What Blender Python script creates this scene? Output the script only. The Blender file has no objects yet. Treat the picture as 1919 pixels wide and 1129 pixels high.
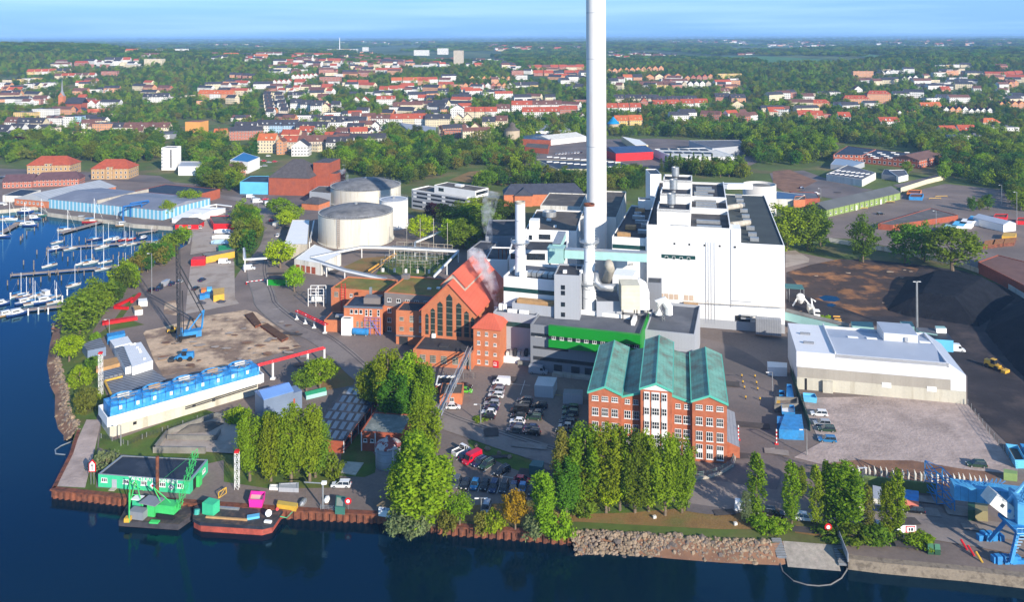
import bpy,bmesh,math,random
import numpy as np
from mathutils import Vector,Matrix
V3=Vector
def UZ(z):return V3((0,0,z))
R=math.radians
rnd=random.Random(7)
sc=bpy.context.scene
COL=sc.collection
H,F,YH,ROLL=105.0,1500.0,70.0,R(0.22)
cam_d=bpy.data.cameras.new('camera');cam=bpy.data.objects.new('camera', cam_d);COL.objects.link(cam)
cam.location=(0,0,H)
cam.rotation_mode = 'QUATERNION'
_Rv=V3((math.cos(ROLL),0,-math.sin(ROLL)));_Uv=V3((math.sin(ROLL),0,math.cos(ROLL)))
_m=Matrix((( _Rv.x,_Uv.x,0),(_Rv.y,_Uv.y,-1),(_Rv.z,_Uv.z,0)))
cam.rotation_quaternion=_m.to_quaternion()
cam_d.sensor_width=36;cam_d.lens=36*F/1919;cam_d.shift_y=-(564.5-YH)/1919
cam_d.clip_start=1;cam_d.clip_end=90000
sc.camera=cam
SAZ,SEL=R(34),R(22)            # sun stands behind the camera,to its right
SUN=V3((math.sin(SAZ)*math.cos(SEL),-math.cos(SAZ)*math.cos(SEL),math.sin(SEL)))
w=bpy.data.worlds.new('World');sc.world=w;w.use_nodes=True
nt=w.node_tree;nt.nodes.clear()
wo=nt.nodes.new('ShaderNodeOutputWorld');bg=nt.nodes.new('ShaderNodeBackground')
sky=nt.nodes.new('ShaderNodeTexSky');sky.sky_type = 'NISHITA';sky.sun_disc=False
sky.sun_elevation=SEL;sky.sun_rotation=math.atan2(SUN.x,SUN.y)
sky.altitude=100;sky.air_density=1.0;sky.dust_density=0.3;sky.ozone_density=3.0
tc=nt.nodes.new('ShaderNodeTexCoord')
hs=nt.nodes.new('ShaderNodeHueSaturation');hs.inputs['Saturation'].default_value=1.25;hs.inputs['Value'].default_value=1.0
nt.links.new(sky.outputs[0],hs.inputs['Color'])
mp=nt.nodes.new('ShaderNodeMapping');mp.inputs['Scale'].default_value=(1.6,1.6,34)
nz=nt.nodes.new('ShaderNodeTexNoise');nz.inputs['Scale'].default_value=1.5;nz.inputs['Detail'].default_value=6
nt.links.new(tc.outputs['Generated'],mp.inputs[0]);nt.links.new(mp.outputs[0],nz.inputs[0])
cr=nt.nodes.new('ShaderNodeValToRGB');cr.color_ramp.elements[0].position=.43;cr.color_ramp.elements[1].position=.62
cr.color_ramp.elements[0].color=(0,0,0,1);cr.color_ramp.elements[1].color=(.55,.55,.55,1)
nt.links.new(nz.outputs[0],cr.inputs[0])
mx=nt.nodes.new('ShaderNodeMix');mx.data_type = 'RGBA';mx.inputs['B'].default_value=(3.9,6.2,8.2,1)
tint=nt.nodes.new('ShaderNodeMix');tint.data_type = 'RGBA';tint.blend_type = 'MULTIPLY';tint.inputs['Factor'].default_value=1
tint.inputs['B'].default_value=(.62,.90,1.25,1)
nt.links.new(hs.outputs[0],tint.inputs['A'])
nt.links.new(cr.outputs[0],mx.inputs['Factor'])
sx_=nt.nodes.new('ShaderNodeSeparateXYZ');nt.links.new(tc.outputs['Generated'],sx_.inputs[0]);hr=nt.nodes.new('ShaderNodeMapRange');hr.inputs['From Min'].default_value=0;hr.inputs['From Max'].default_value=.14;nt.links.new(sx_.outputs[2],hr.inputs[0])
low=nt.nodes.new('ShaderNodeMix');low.data_type = 'RGBA';low.blend_type = 'MIX';low.inputs['A'].default_value=(2.0,4.1,7.6,1);nt.links.new(hr.outputs[0],low.inputs['Factor']);nt.links.new(tint.outputs['Result'],low.inputs['B']);nt.links.new(low.outputs['Result'],mx.inputs['A'])
nt.links.new(mx.outputs['Result'],bg.inputs[0]);bg.inputs[1].default_value=0.098
nt.links.new(bg.outputs[0],wo.inputs[0])
sd=bpy.data.lights.new('sun', 'SUN');sd.energy=5.0;sd.angle=R(0.5);sd.color=(1.0,.91,.79)
so=bpy.data.objects.new('sun', sd);COL.objects.link(so);so.rotation_mode = 'QUATERNION'
so.rotation_quaternion=SUN.to_track_quat('Z', 'Y');so.location=SUN*400
vs=sc.view_settings;vs.view_transform = 'Standard';vs.look = 'None';vs.gamma=1;vs.exposure=0.58
sc.cycles.max_bounces=4;sc.cycles.diffuse_bounces=2;sc.cycles.glossy_bounces=2;sc.cycles.transmission_bounces=2
sc.cycles.volume_bounces=3;sc.cycles.transparent_max_bounces=8
sc.cycles.use_denoising=True
try: sc.cycles.denoiser = 'OPENIMAGEDENOISE'
except Exception: pass
def ray(px,py):
 return (px-960)*_Rv - (py-YH)*_Uv + F*V3((0,1,0))
def P(p,h=0.0):
 d=ray(*p);k=(H-h)/(-d.z)
 return V3((d.x*k,d.y*k,h))
def sst(a,b,x):
 t=min(1,max(0,(x-a)/(b-a)));return t*t*(3-2*t)
def ter(x,y):
 z=42*sst(850,2100,y) + 14*sst(2200,6000,y)
 z+=10*sst(900,1500,y)*math.sin(x*.0021+1)*math.cos(y*.0013)
 z+=34*math.exp(-((x+1500)/520)**2-((y-2300)/600)**2)
 z+=30*sst(9000,22000,y)*(0.5+0.5*math.sin(x*.00023+.6)*math.sin(y*.0003+x*.0001))
 return z
def T(p):
 d=ray(*p);k=H/(-d.z) if d.z<0 else 60.0
 lo=0.2;kk=0.2
 while kk<k+.01:
  if H+d.z*kk<=ter(d.x*kk,d.y*kk): break
  lo=kk;kk *= 1.01
 hi=kk
 for _ in range(24):
  m=(lo+hi)/2
  if H+d.z*m<=ter(d.x*m,d.y*m): hi=m
  else: lo=m
 return V3((d.x*hi,d.y*hi,ter(d.x*hi,d.y*hi)))
def HT(q,y_top):           # height of a vertical edge standing at ground point q whose top shows at picture row y_top
 return H-(y_top-YH)*q.y/F
def zm(x0,y0,s):
 return lambda x,y: (x0+x/s,y0+y/s)
q1=zm(0,0,3.998);q2=zm(480,0,3.998);q3=zm(960,0,3.998);q4=zm(1440,0,4.006)
q5=zm(0,260,3.7625);q6=zm(300,260,3.7625);q7=zm(580,260,3.7625);q8=zm(860,260,3.7625)
zA=zm(1160,260,3.7625);zB=zm(1440,220,3.764);zC=zm(0,540,4.344);zD=zm(260,540,4.342)
zE=zm(580,480,4.03);zF=zm(920,480,4.03);zG=zm(1180,400,3.763);zH=zm(1440,480,3.528)
zI=zm(80,780,3.998);zJ=zm(420,700,3.5275);zK=zm(760,680,4.033);zL=zm(1020,620,3.763)
zM=zm(1360,700,3.433);zN=zm(560,840,3.554);zO=zm(1040,860,4.198);zP=zm(1440,860,4.006)
def lin(h):
 if not isinstance(h,str): return tuple(h)
 v=[int(h[i:i+2],16)/255 for i in (1,3,5)]
 return tuple(c/12.92 if c<=.04045 else ((c+.055)/1.055)**2.4 for c in v)
MATS={}
def mat(name,col,rough=.85,var=.18,scale=.25,streak=False,metal=0,spec=.3,bump=0,bscale=2.0,stripe=None,
  col2=None,m2=(.5,.62),s2=.12,fine=2.2,trans=0,rvar=0,emis=0):
 """plain weathered surface: two noises in world space, optional seams (stripe = (angle, period, depth, width))"""
 if name in MATS: return MATS[name]
 m=bpy.data.materials.new(name);m.use_nodes=True;n=m.node_tree.nodes;l=m.node_tree.links
 b=n['Principled BSDF'];MATS[name]=m
 b.inputs['Roughness'].default_value=rough;b.inputs['Metallic'].default_value=metal
 b.inputs['Specular IOR Level'].default_value=spec
 c=lin(col)
 g=n.new('ShaderNodeNewGeometry');src=g.outputs['Position']
 mp_=n.new('ShaderNodeMapping');l.new(src,mp_.inputs[0])
 if streak: mp_.inputs['Scale'].default_value=(1,1,.07)
 a=n.new('ShaderNodeTexNoise');a.inputs['Scale'].default_value=scale;a.inputs['Detail'].default_value=5;l.new(mp_.outputs[0],a.inputs[0])
 f_=n.new('ShaderNodeTexNoise');f_.inputs['Scale'].default_value=fine;f_.inputs['Detail'].default_value=3;l.new(src,f_.inputs[0])
 ad=n.new('ShaderNodeMath');ad.operation = 'MULTIPLY_ADD';ad.inputs[1].default_value=.45
 l.new(f_.outputs[0],ad.inputs[0]);l.new(a.outputs[0],ad.inputs[2])
 mr=n.new('ShaderNodeMapRange');mr.inputs['From Min'].default_value=.48;mr.inputs['From Max'].default_value=.97
 mr.inputs['To Min'].default_value=1-var;mr.inputs['To Max'].default_value=1+var;l.new(ad.outputs[0],mr.inputs[0])
 base=n.new('ShaderNodeRGB');base.outputs[0].default_value=(*c,1);out=base.outputs[0]
 if col2 is not None:
  q=n.new('ShaderNodeTexNoise');q.inputs['Scale'].default_value=s2;q.inputs['Detail'].default_value=7;q.inputs['Roughness'].default_value=.62;l.new(mp_.outputs[0],q.inputs[0])
  r_=n.new('ShaderNodeMapRange');r_.inputs['From Min'].default_value=m2[0];r_.inputs['From Max'].default_value=m2[1];l.new(q.outputs[0],r_.inputs[0])
  x=n.new('ShaderNodeMix');x.data_type = 'RGBA';l.new(r_.outputs[0],x.inputs['Factor']);l.new(out,x.inputs['A']);x.inputs['B'].default_value=(*lin(col2),1)
  out=x.outputs['Result']
 vm=n.new('ShaderNodeVectorMath');vm.operation = 'SCALE';l.new(out,vm.inputs[0]);l.new(mr.outputs[0],vm.inputs['Scale']);out=vm.outputs[0]
 if rvar:
  oi=n.new('ShaderNodeObjectInfo');h_=n.new('ShaderNodeHueSaturation')
  m1=n.new('ShaderNodeMapRange');m1.inputs['To Min'].default_value=.5-rvar*.10;m1.inputs['To Max'].default_value=.5+rvar*.06;l.new(oi.outputs['Random'],m1.inputs[0]);l.new(m1.outputs[0],h_.inputs['Hue'])
  m3=n.new('ShaderNodeMath');m3.operation = 'MULTIPLY';m3.inputs[1].default_value=7.31;l.new(oi.outputs['Random'],m3.inputs[0])
  m4=n.new('ShaderNodeMath');m4.operation = 'FRACT';l.new(m3.outputs[0],m4.inputs[0])
  m5=n.new('ShaderNodeMapRange');m5.inputs['To Min'].default_value=1-rvar*.42;m5.inputs['To Max'].default_value=1+rvar*.4;l.new(m4.outputs[0],m5.inputs[0]);l.new(m5.outputs[0],h_.inputs['Value'])
  l.new(out,h_.inputs['Color']);out=h_.outputs[0]
 if stripe:
  an,per,dep,wd=stripe
  dt=n.new('ShaderNodeVectorMath');dt.operation = 'DOT_PRODUCT';l.new(src,dt.inputs[0])
  dt.inputs[1].default_value=(0,0,1/per) if an == 'z' else (math.cos(an)/per,math.sin(an)/per,0)
  fr=n.new('ShaderNodeMath');fr.operation = 'FRACT';l.new(dt.outputs['Value'],fr.inputs[0])
  lt=n.new('ShaderNodeMath');lt.operation = 'LESS_THAN';lt.inputs[1].default_value=wd;l.new(fr.outputs[0],lt.inputs[0])
  x=n.new('ShaderNodeMix');x.data_type = 'RGBA';x.blend_type = 'MULTIPLY';l.new(lt.outputs[0],x.inputs['Factor']);l.new(out,x.inputs['A']);x.inputs['B'].default_value=(1-dep,1-dep,1-dep,1)
  out=x.outputs['Result']
 l.new(out,b.inputs['Base Color'])
 if bump:
  bp=n.new('ShaderNodeBump');bp.inputs['Strength'].default_value=bump;bp.inputs['Distance'].default_value=.3
  q=n.new('ShaderNodeTexNoise');q.inputs['Scale'].default_value=bscale;q.inputs['Detail'].default_value=4;l.new(src,q.inputs[0]);l.new(q.outputs[0],bp.inputs['Height']);l.new(bp.outputs[0],b.inputs['Normal'])
 if emis: b.inputs['Emission Color'].default_value=(*c,1);b.inputs['Emission Strength'].default_value=emis
 if trans:      # leaves: let light through
  o=n['Material Output'];tr=n.new('ShaderNodeBsdfTranslucent');df=n.new('ShaderNodeBsdfDiffuse');ms=n.new('ShaderNodeMixShader');ms.inputs[0].default_value=trans
  l.new(out,tr.inputs[0]);l.new(out,df.inputs[0]);l.new(df.outputs[0],ms.inputs[1]);l.new(tr.outputs[0],ms.inputs[2]);l.new(ms.outputs[0],o.inputs[0])
 return m
def facade(name,col,bay=2.7,st=2.9,wx=(.28,.68),wz=(.34,.80),glass='#2a3038', frame='#e8e6e0', var=.12):
 """far house wall: windows laid out in metres along the wall (UV) and up it"""
 if name in MATS: return MATS[name]
 m=mat(name,col,var=var,scale=.2);n=m.node_tree.nodes;l=m.node_tree.links;b=n['Principled BSDF']
 out=b.inputs['Base Color'].links[0].from_socket
 uv=n.new('ShaderNodeUVMap');sp=n.new('ShaderNodeSeparateXYZ');l.new(uv.outputs[0],sp.inputs[0])
 def fm(o,k):
  a=n.new('ShaderNodeMath');a.operation = 'DIVIDE';a.inputs[1].default_value=k;l.new(o,a.inputs[0])
  f=n.new('ShaderNodeMath');f.operation = 'FRACT';l.new(a.outputs[0],f.inputs[0]);return f.outputs[0]
 def band(o,lo,hi):
  g1=n.new('ShaderNodeMath');g1.operation = 'GREATER_THAN';g1.inputs[1].default_value=lo;l.new(o,g1.inputs[0])
  g2=n.new('ShaderNodeMath');g2.operation = 'LESS_THAN';g2.inputs[1].default_value=hi;l.new(o,g2.inputs[0])
  p=n.new('ShaderNodeMath');p.operation = 'MULTIPLY';l.new(g1.outputs[0],p.inputs[0]);l.new(g2.outputs[0],p.inputs[1]);return p.outputs[0]
 fu,fv=fm(sp.outputs[0],bay),fm(sp.outputs[1],st)
 def rect(e):
  p=n.new('ShaderNodeMath');p.operation = 'MULTIPLY';l.new(band(fu,wx[0]-e,wx[1]+e),p.inputs[0]);l.new(band(fv,wz[0]-e,wz[1]+e),p.inputs[1]);return p.outputs[0]
 ab=n.new('ShaderNodeMath');ab.operation = 'GREATER_THAN';ab.inputs[1].default_value=.05;l.new(sp.outputs[0],ab.inputs[0])
 for e,c in ((.045,frame),(0,glass)):
  r_=rect(e);q=n.new('ShaderNodeMath');q.operation = 'MULTIPLY';l.new(r_,q.inputs[0]);l.new(ab.outputs[0],q.inputs[1])
  x=n.new('ShaderNodeMix');x.data_type = 'RGBA';l.new(q.outputs[0],x.inputs['Factor']);l.new(out,x.inputs['A']);x.inputs['B'].default_value=(*lin(c),1);out=x.outputs['Result']
 l.new(out,b.inputs['Base Color'])
 return m
G14=R(13)      # grid of the plant
white=mat('white_cladding', (.80,.79,.76),.6,.035,.15,streak=True,fine=.8)
whitep=mat('white_panels', (.80,.79,.76),.6,.03,.15,streak=True,stripe=(-G14,6.0,.10,.012),fine=.8)
offw=mat('stained_white', (.62,.60,.54),.8,.16,.35,streak=True,col2='#8d8672', m2=(.55,.75),s2=.5)
conc=mat('pale_concrete', (.42,.38,.31),.9,.2,.3,streak=True,col2=(.24,.21,.16),m2=(.52,.72),s2=.4)
tankw=mat('stained_tank_concrete', (.58,.55,.47),.85,.13,.22,streak=True,col2=(.36,.29,.18),m2=(.56,.78),s2=.55,stripe=('z', 2.4,.06,.05))
darkconc=mat('old_grey_concrete', (.20,.19,.165),.9,.25,.3,col2=(.10,.09,.08),m2=(.5,.7))
greyc=mat('grey_cladding', (.215,.225,.245),.55,.05,.2,streak=True,stripe=(-G14,1.2,.12,.06))
greyl=mat('light_grey_cladding', (.36,.375,.40),.55,.05,.2,streak=True,stripe=(-G14,1.0,.10,.06))
greyr=mat('grey_flat_roof', (.105,.11,.125),.8,.22,.15,col2=(.16,.16,.17),m2=(.5,.7),s2=.08)
darkr=mat('dark_bitumen_roof', (.045,.043,.045),.8,.3,.2,col2=(.085,.08,.075),m2=(.5,.7),s2=.1)
brownr=mat('brown_felt_roof', (.10,.085,.07),.9,.25,.2,col2=(.15,.13,.10),m2=(.5,.7),s2=.1)
blackr=mat('black_roofing', (.022,.026,.036),.55,.35,.3,col2=(.05,.055,.065),m2=(.55,.75),s2=.15)
moss=mat('mossy_gravel_roof', (.24,.15,.035),.95,.25,.2,col2=(.17,.17,.03),m2=(.45,.6),s2=.15)
brick=mat('red_brick', (.42,.135,.065),.85,.16,.6,col2=(.36,.09,.04),m2=(.55,.75),s2=.4,stripe=('z', .3,.12,.25))
brickd=mat('dark_red_brick', (.34,.085,.04),.85,.2,.6,col2=(.24,.07,.045),m2=(.5,.7),s2=.3,stripe=('z', .3,.12,.25))
bricko=mat('orange_brick', (.50,.17,.075),.85,.12,.5,col2=(.46,.12,.04),m2=(.55,.75),s2=.3,stripe=('z', .3,.10,.25))
redroof=mat('red_sheet_roof', (.56,.115,.06),.6,.12,.2,stripe=(-G14,.9,.14,.12),col2=(.45,.10,.06),m2=(.6,.8),s2=.2)
redtile=mat('red_tile_roof', (.36,.075,.035),.8,.22,.5)
copper=mat('green_copper_roof', (.15,.335,.265),.65,.28,.6,stripe=(-R(11.3),.85,.22,.10),col2=(.12,.13,.10),m2=(.47,.66),s2=.3)
copperd=mat('copper_gutter', (.10,.45,.33),.6,.1)
green=mat('bright_green_panel', (.008,.23,.02),.5,.06,.3,stripe=(-G14,.45,.10,.1))
mint=mat('mint_green_paint', (.05,.48,.24),.6,.08,.6)
teal=mat('pale_teal_cladding', (.30,.50,.47),.6,.06,.4,stripe=('z', .5,.08,.1))
dteal=mat('dark_teal_glass_band', (.012,.055,.05),.25,.2,1.0,spec=.6)
glass=mat('dark_window_glass', (.018,.024,.03),.12,.3,.8,spec=.8)
glassg=mat('green_leaded_glass', (.028,.045,.038),.2,.4,.8,spec=.6)
frame=mat('white_window_frame', (.78,.77,.74),.6,.03)
steel=mat('galvanised_steel', (.42,.43,.43),.4,.15,.8,metal=.6)
steeld=mat('dark_steel', (.05,.052,.055),.5,.3,1.0,metal=.4)
rust=mat('rusty_steel', (.19,.062,.03),.8,.35,.8,col2=(.085,.035,.022),m2=(.45,.65),s2=.6)
redp=mat('red_paint', (.55,.015,.018),.45,.12,.8)
bluep=mat('blue_paint', (.03,.22,.50),.55,.2,.8,col2=(.06,.17,.30),m2=(.5,.75),s2=.5)
bluel=mat('light_blue_panels', (.12,.45,.68),.6,.08)
yellowp=mat('yellow_paint', (.58,.34,.04),.5,.12,.8)
orangep=mat('orange_paint', (.65,.20,.03),.5,.12)
lime=mat('lime_green_paint', (.06,.50,.13),.45,.1,.8)
pinkp=mat('pink_paint', (.80,.03,.33),.5,.05)
wood=mat('weathered_planks', (.22,.17,.13),.9,.25,.8,stripe=(.4,.4,.25,.12))
woodl=mat('pale_timber', (.42,.25,.11),.9,.2,.8)
rubber=mat('black_rubber', (.015,.015,.016),.8,.1)
galv=mat('ribbed_sheet_roof', (.30,.31,.33),.5,.15,.3,metal=.3,stripe=(-G14,.8,.25,.2))
barkm=mat('tree_bark', (.16,.12,.08),.95,.25,1.5)
class MB:
 def __init__(s): s.v=[];s.f=[];s.m=[];s.u=[]
 def quad(s,a,b,c,d,m=0,uv=None): return s.poly([a,b,c,d],m,uv)
 def poly(s,pts,m=0,uv=None):
  i=len(s.v);s.v+=[tuple(p) for p in pts];s.f.append(tuple(range(i,i+len(pts))));s.m.append(m);s.u.append(uv);return s
 def prism(s,pts,z0,z1,m=0,top=True,bot=False,mt=None,wall=True):
  """pts: ground plan, counter-clockwise seen from above; walls carry UV in metres"""
  n=len(pts);a=sum(pts[i][0]*pts[(i+1) % n][1]-pts[(i+1) % n][0]*pts[i][1] for i in range(n))
  if a<0: pts=pts[::-1]
  z1f=z1 if callable(z1) else (lambda p: z1)
  if wall:
   for i in range(n):
    p,q=pts[i],pts[(i+1) % n];L=math.hypot(q[0]-p[0],q[1]-p[1])
    s.poly([(p[0],p[1],z0),(q[0],q[1],z0),(q[0],q[1],z1f(q)),(p[0],p[1],z1f(p))],m,
                       [(0,0),(L,0),(L,z1f(q)-z0),(0,z1f(p)-z0)])
  if top: s.poly([(p[0],p[1],z1f(p)) for p in pts],m if mt is None else mt)
  if bot: s.poly([(p[0],p[1],z0) for p in pts[::-1]],m)
  return s
 def box(s,c,sz,rz=0,m=0):
  """c = centre of the base; sz = (along, across, up)"""
  ca,sa=math.cos(rz),math.sin(rz);x,y=sz[0]/2,sz[1]/2
  pts=[(c[0]+ca*i-sa*j,c[1]+sa*i+ca*j) for i,j in ((-x,-y),(x,-y),(x,y),(-x,y))]
  return s.prism(pts,c[2],c[2]+sz[2],m,bot=True)
 def tube(s,path,r,n=6,m=0,cap=True):
  path=[V3(p) for p in path];rr=r if isinstance(r,(list,tuple)) else [r]*len(path);rings=[]
  for i,p in enumerate(path):
   d=(path[min(i+1,len(path)-1)]-path[max(i-1,0)]).normalized()
   a=d.cross(UZ(1)) if abs(d.z)<.95 else d.cross(V3((1,0,0)));a.normalize();b=d.cross(a)
   k0=len(s.v);s.v+=[tuple(p+(a*math.cos(2*math.pi*k/n+.3)+b*math.sin(2*math.pi*k/n+.3))*rr[i]) for k in range(n)];rings.append(k0)
  for i in range(len(path)-1):
   for k in range(n):
    s.f.append((rings[i]+k,rings[i]+(k+1) % n,rings[i+1]+(k+1) % n,rings[i+1]+k));s.m.append(m);s.u.append(None)
  if cap:
   s.f.append(tuple(rings[0]+k for k in range(n))[::-1]);s.m.append(m);s.u.append(None)
   s.f.append(tuple(rings[-1]+k for k in range(n)));s.m.append(m);s.u.append(None)
  return s
 def lathe(s,c,prof,n=32,m=0,mats=None):
  """prof: (radius, z) pairs from the bottom up"""
  rings=[]
  for r,z in prof:
   k0=len(s.v);rings.append(k0);s.v+=[(c[0]+r*math.cos(2*math.pi*k/n),c[1]+r*math.sin(2*math.pi*k/n),c[2]+z) for k in range(n)]
  for i in range(len(prof)-1):
   mm=mats[i] if mats else m
   for k in range(n):
    s.f.append((rings[i]+k,rings[i]+(k+1) % n,rings[i+1]+(k+1) % n,rings[i+1]+k));s.m.append(mm);s.u.append(None)
  if prof[-1][0]>.01: s.f.append(tuple(rings[-1]+k for k in range(n)));s.m.append(mats[-1] if mats else m);s.u.append(None)
  return s
 def bar(s,a,b,w=.2,m=0): return s.tube([a,b],w/1.6,4,m)
 def mesh(s,name,mats,off=(0,0,0),smooth=False):
  me=bpy.data.meshes.new(name);o=np.array(s.v,dtype=float)-np.array(off,dtype=float)
  me.from_pydata(o.tolist(),[],s.f)
  for m in (mats if isinstance(mats,(list,tuple)) else [mats]): me.materials.append(m)
  if any(s.m): me.polygons.foreach_set('material_index', s.m)
  if any(u is not None for u in s.u):
   uv=me.uv_layers.new(name='UVMap');k=0;buf=np.zeros(len(me.loops)*2)
   for f,u in zip(s.f,s.u):
    if u is not None:
     for j,(a,b) in enumerate(u): buf[2*(k+j)]=a;buf[2*(k+j)+1]=b
    k+=len(f)
   uv.data.foreach_set('uv', buf)
  if smooth: me.polygons.foreach_set('use_smooth', [True]*len(me.polygons))
  return me
def tag(o,label=None,cat=None,group=None,kind=None):
 if label: o['label']=label
 if cat: o['category']=cat
 if group: o['group']=group
 if kind: o['kind']=kind
 return o
def thing(name,label,cat,loc=(0,0,0),group=None,rz=0):
 o=bpy.data.objects.new(name,None);o.empty_display_size=.3;COL.objects.link(o);o.location=loc;o.rotation_euler=(0,0,rz)
 return tag(o,label,cat,group)
def part(name,mb,mats,parent,smooth=False,label=None):
 """mb in world coordinates (parents are not rotated while they are being built)"""
 off=UZ(0);p=parent
 while p is not None: off+=p.location;p=p.parent
 o=bpy.data.objects.new(name,mb.mesh(name,mats,off,smooth));COL.objects.link(o);o.parent=parent
 if label: o['label']=label
 return o
def solo(name,label,cat,mb,mats,group=None,smooth=False,kind=None):
 v=np.array(mb.v);c=(v[:,0].mean(),v[:,1].mean(),v[:,2].min())
 o=bpy.data.objects.new(name,mb.mesh(name,mats,c,smooth));COL.objects.link(o);o.location=c
 return tag(o,label,cat,group,kind)
def setting(name,mb,mats,smooth=False):
 o=bpy.data.objects.new(name,mb.mesh(name,mats,(0,0,0),smooth));COL.objects.link(o);o['kind'] = 'structure';return o
KIDS={}
def copy_tree(o,parent=None):
 c=o.copy();COL.objects.link(c);c.parent=parent
 for ch in KIDS.setdefault(o.name,[k for k in COL.objects if k.parent==o]): copy_tree(ch,c)
 return c
def recolor(o,name,m,slot=0):
 for k in [x for x in o.children if x.name.split('.')[0]==name]:
  k.material_slots[slot].link = 'OBJECT';k.material_slots[slot].material=m
def XY(p): return (p[0],p[1])
class Fr:
 """plan frame of a box-like building: front-left and front-right roof corners seen in the picture at height h"""
 def __init__(s,fl,fr,h,d,z0=0.0,th=None):
  a,b=(P(fl,h) if not isinstance(fl,Vector) else fl),(P(fr,h) if not isinstance(fr,Vector) else fr)
  s.a=V3((a.x,a.y,0));s.u=V3((b.x-a.x,b.y-a.y,0));s.w=s.u.length;s.u.normalize()
  if th is not None: s.u=V3((math.cos(th),-math.sin(th),0))
  s.v=V3((-s.u.y,s.u.x,0));s.d=d;s.h=h;s.z0=z0;s.rz=math.atan2(s.u.y,s.u.x)
 def p(s,x,y,z=0): q=s.a+s.u*x+s.v*y;return V3((q.x,q.y,z))
 def rect(s,x0=0,y0=0,x1=None,y1=None):
  x1=s.w if x1 is None else x1;y1=s.d if y1 is None else y1
  return [s.p(x0,y0),s.p(x1,y0),s.p(x1,y1),s.p(x0,y1)]
 def c(s,z=0): return s.p(s.w/2,s.d/2,z)
 def xpix(s,q,h=None):          # metres along the front of a picture point on the front wall (y=0 plane)
  d=ray(*q);n=s.v;k=(s.a-UZ(0)).dot(n)/d.dot(n);w_=UZ(H)+d*k
  return (w_-s.a).dot(s.u),w_.z
def flat(name,label,cat,fr,wall,roof,par=.6,z0=0,group=None,parent=None,pm=None,rect=None):
 """flat-roofed block with a parapet; parts wall, roof, parapet"""
 t=parent or thing(name,label,cat,fr.c(z0),group)
 pts=rect or fr.rect();h=fr.h
 m=MB().prism(pts,z0,h-par if par else h,top=False);part('wall', m,wall,t)
 part('roof', MB().poly([(p.x,p.y,h-par-.05 if par else h) for p in pts]),roof,t)
 if par:
  n=len(pts);c=sum(pts,UZ(0))/n;q=MB();th=.35
  inn=[p+((c-p).normalized()*th*1.4) for p in pts]
  for i in range(n):
   a,b,a2,b2=pts[i],pts[(i+1) % n],inn[i],inn[(i+1) % n]
   z=h-par
   q.quad((a.x,a.y,z),(b.x,b.y,z),(b.x,b.y,h),(a.x,a.y,h));q.quad((a.x,a.y,h),(b.x,b.y,h),(b2.x,b2.y,h),(a2.x,a2.y,h))
   q.quad((b2.x,b2.y,z-.05),(a2.x,a2.y,z-.05),(a2.x,a2.y,h),(b2.x,b2.y,h))
  part('parapet', q,pm or wall,t)
 return t
def gable(name,label,cat,fr,hw,rise,wall,roof,along='u', hip=0,over=.4,group=None,z0=0,parent=None,rects=None):
 """ridge along the front (u) or going back (v); hw = eaves height"""
 t=parent or thing(name,label,cat,fr.c(z0),group)
 x0,y0,x1,y1=rects or (0,0,fr.w,fr.d)
 m=MB();pts=fr.rect(x0,y0,x1,y1);m.prism(pts,z0,hw,top=False)
 o=over;r=MB();k=.22
 if along == 'u':
  ym=(y0+y1)/2;rz=hw+rise;sl=rise/((y1-y0)/2);e=hw-o*sl
  if not hip:
   for x in (x0,x1):
    g=[fr.p(x,y0,hw),fr.p(x,y1,hw),fr.p(x,ym,rz)];m.poly(g if x==x1 else g[::-1])
  a,b=fr.p(x0-o+hip,ym,rz+k),fr.p(x1+o-hip,ym,rz+k)
  A,B,C,D=fr.p(x0-o,y0-o,e+k),fr.p(x1+o,y0-o,e+k),fr.p(x1+o,y1+o,e+k),fr.p(x0-o,y1+o,e+k)
 else:
  xm=(x0+x1)/2;rz=hw+rise;sl=rise/((x1-x0)/2);e=hw-o*sl
  if not hip:
   for y in (y0,y1):
    g=[fr.p(x0,y,hw),fr.p(x1,y,hw),fr.p(xm,y,rz)];m.poly(g if y==y0 else g[::-1])
  a,b=fr.p(xm,y0-o+hip,rz+k),fr.p(xm,y1+o-hip,rz+k)
  A,B,C,D=fr.p(x1+o,y0-o,e+k),fr.p(x1+o,y1+o,e+k),fr.p(x0-o,y1+o,e+k),fr.p(x0-o,y0-o,e+k)
 r.quad(A,B,b,a);r.quad(C,D,a,b);r.poly([D,A,a]);r.poly([B,C,b])
 dn=UZ(-k)
 for p,q in ((A,B),(B,C),(C,D),(D,A)): r.quad(p+dn,q+dn,q,p)
 if not hip: pass
 part('wall', m,wall,t);part('roof', r,roof,t)
 return t
WIN={}
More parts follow.
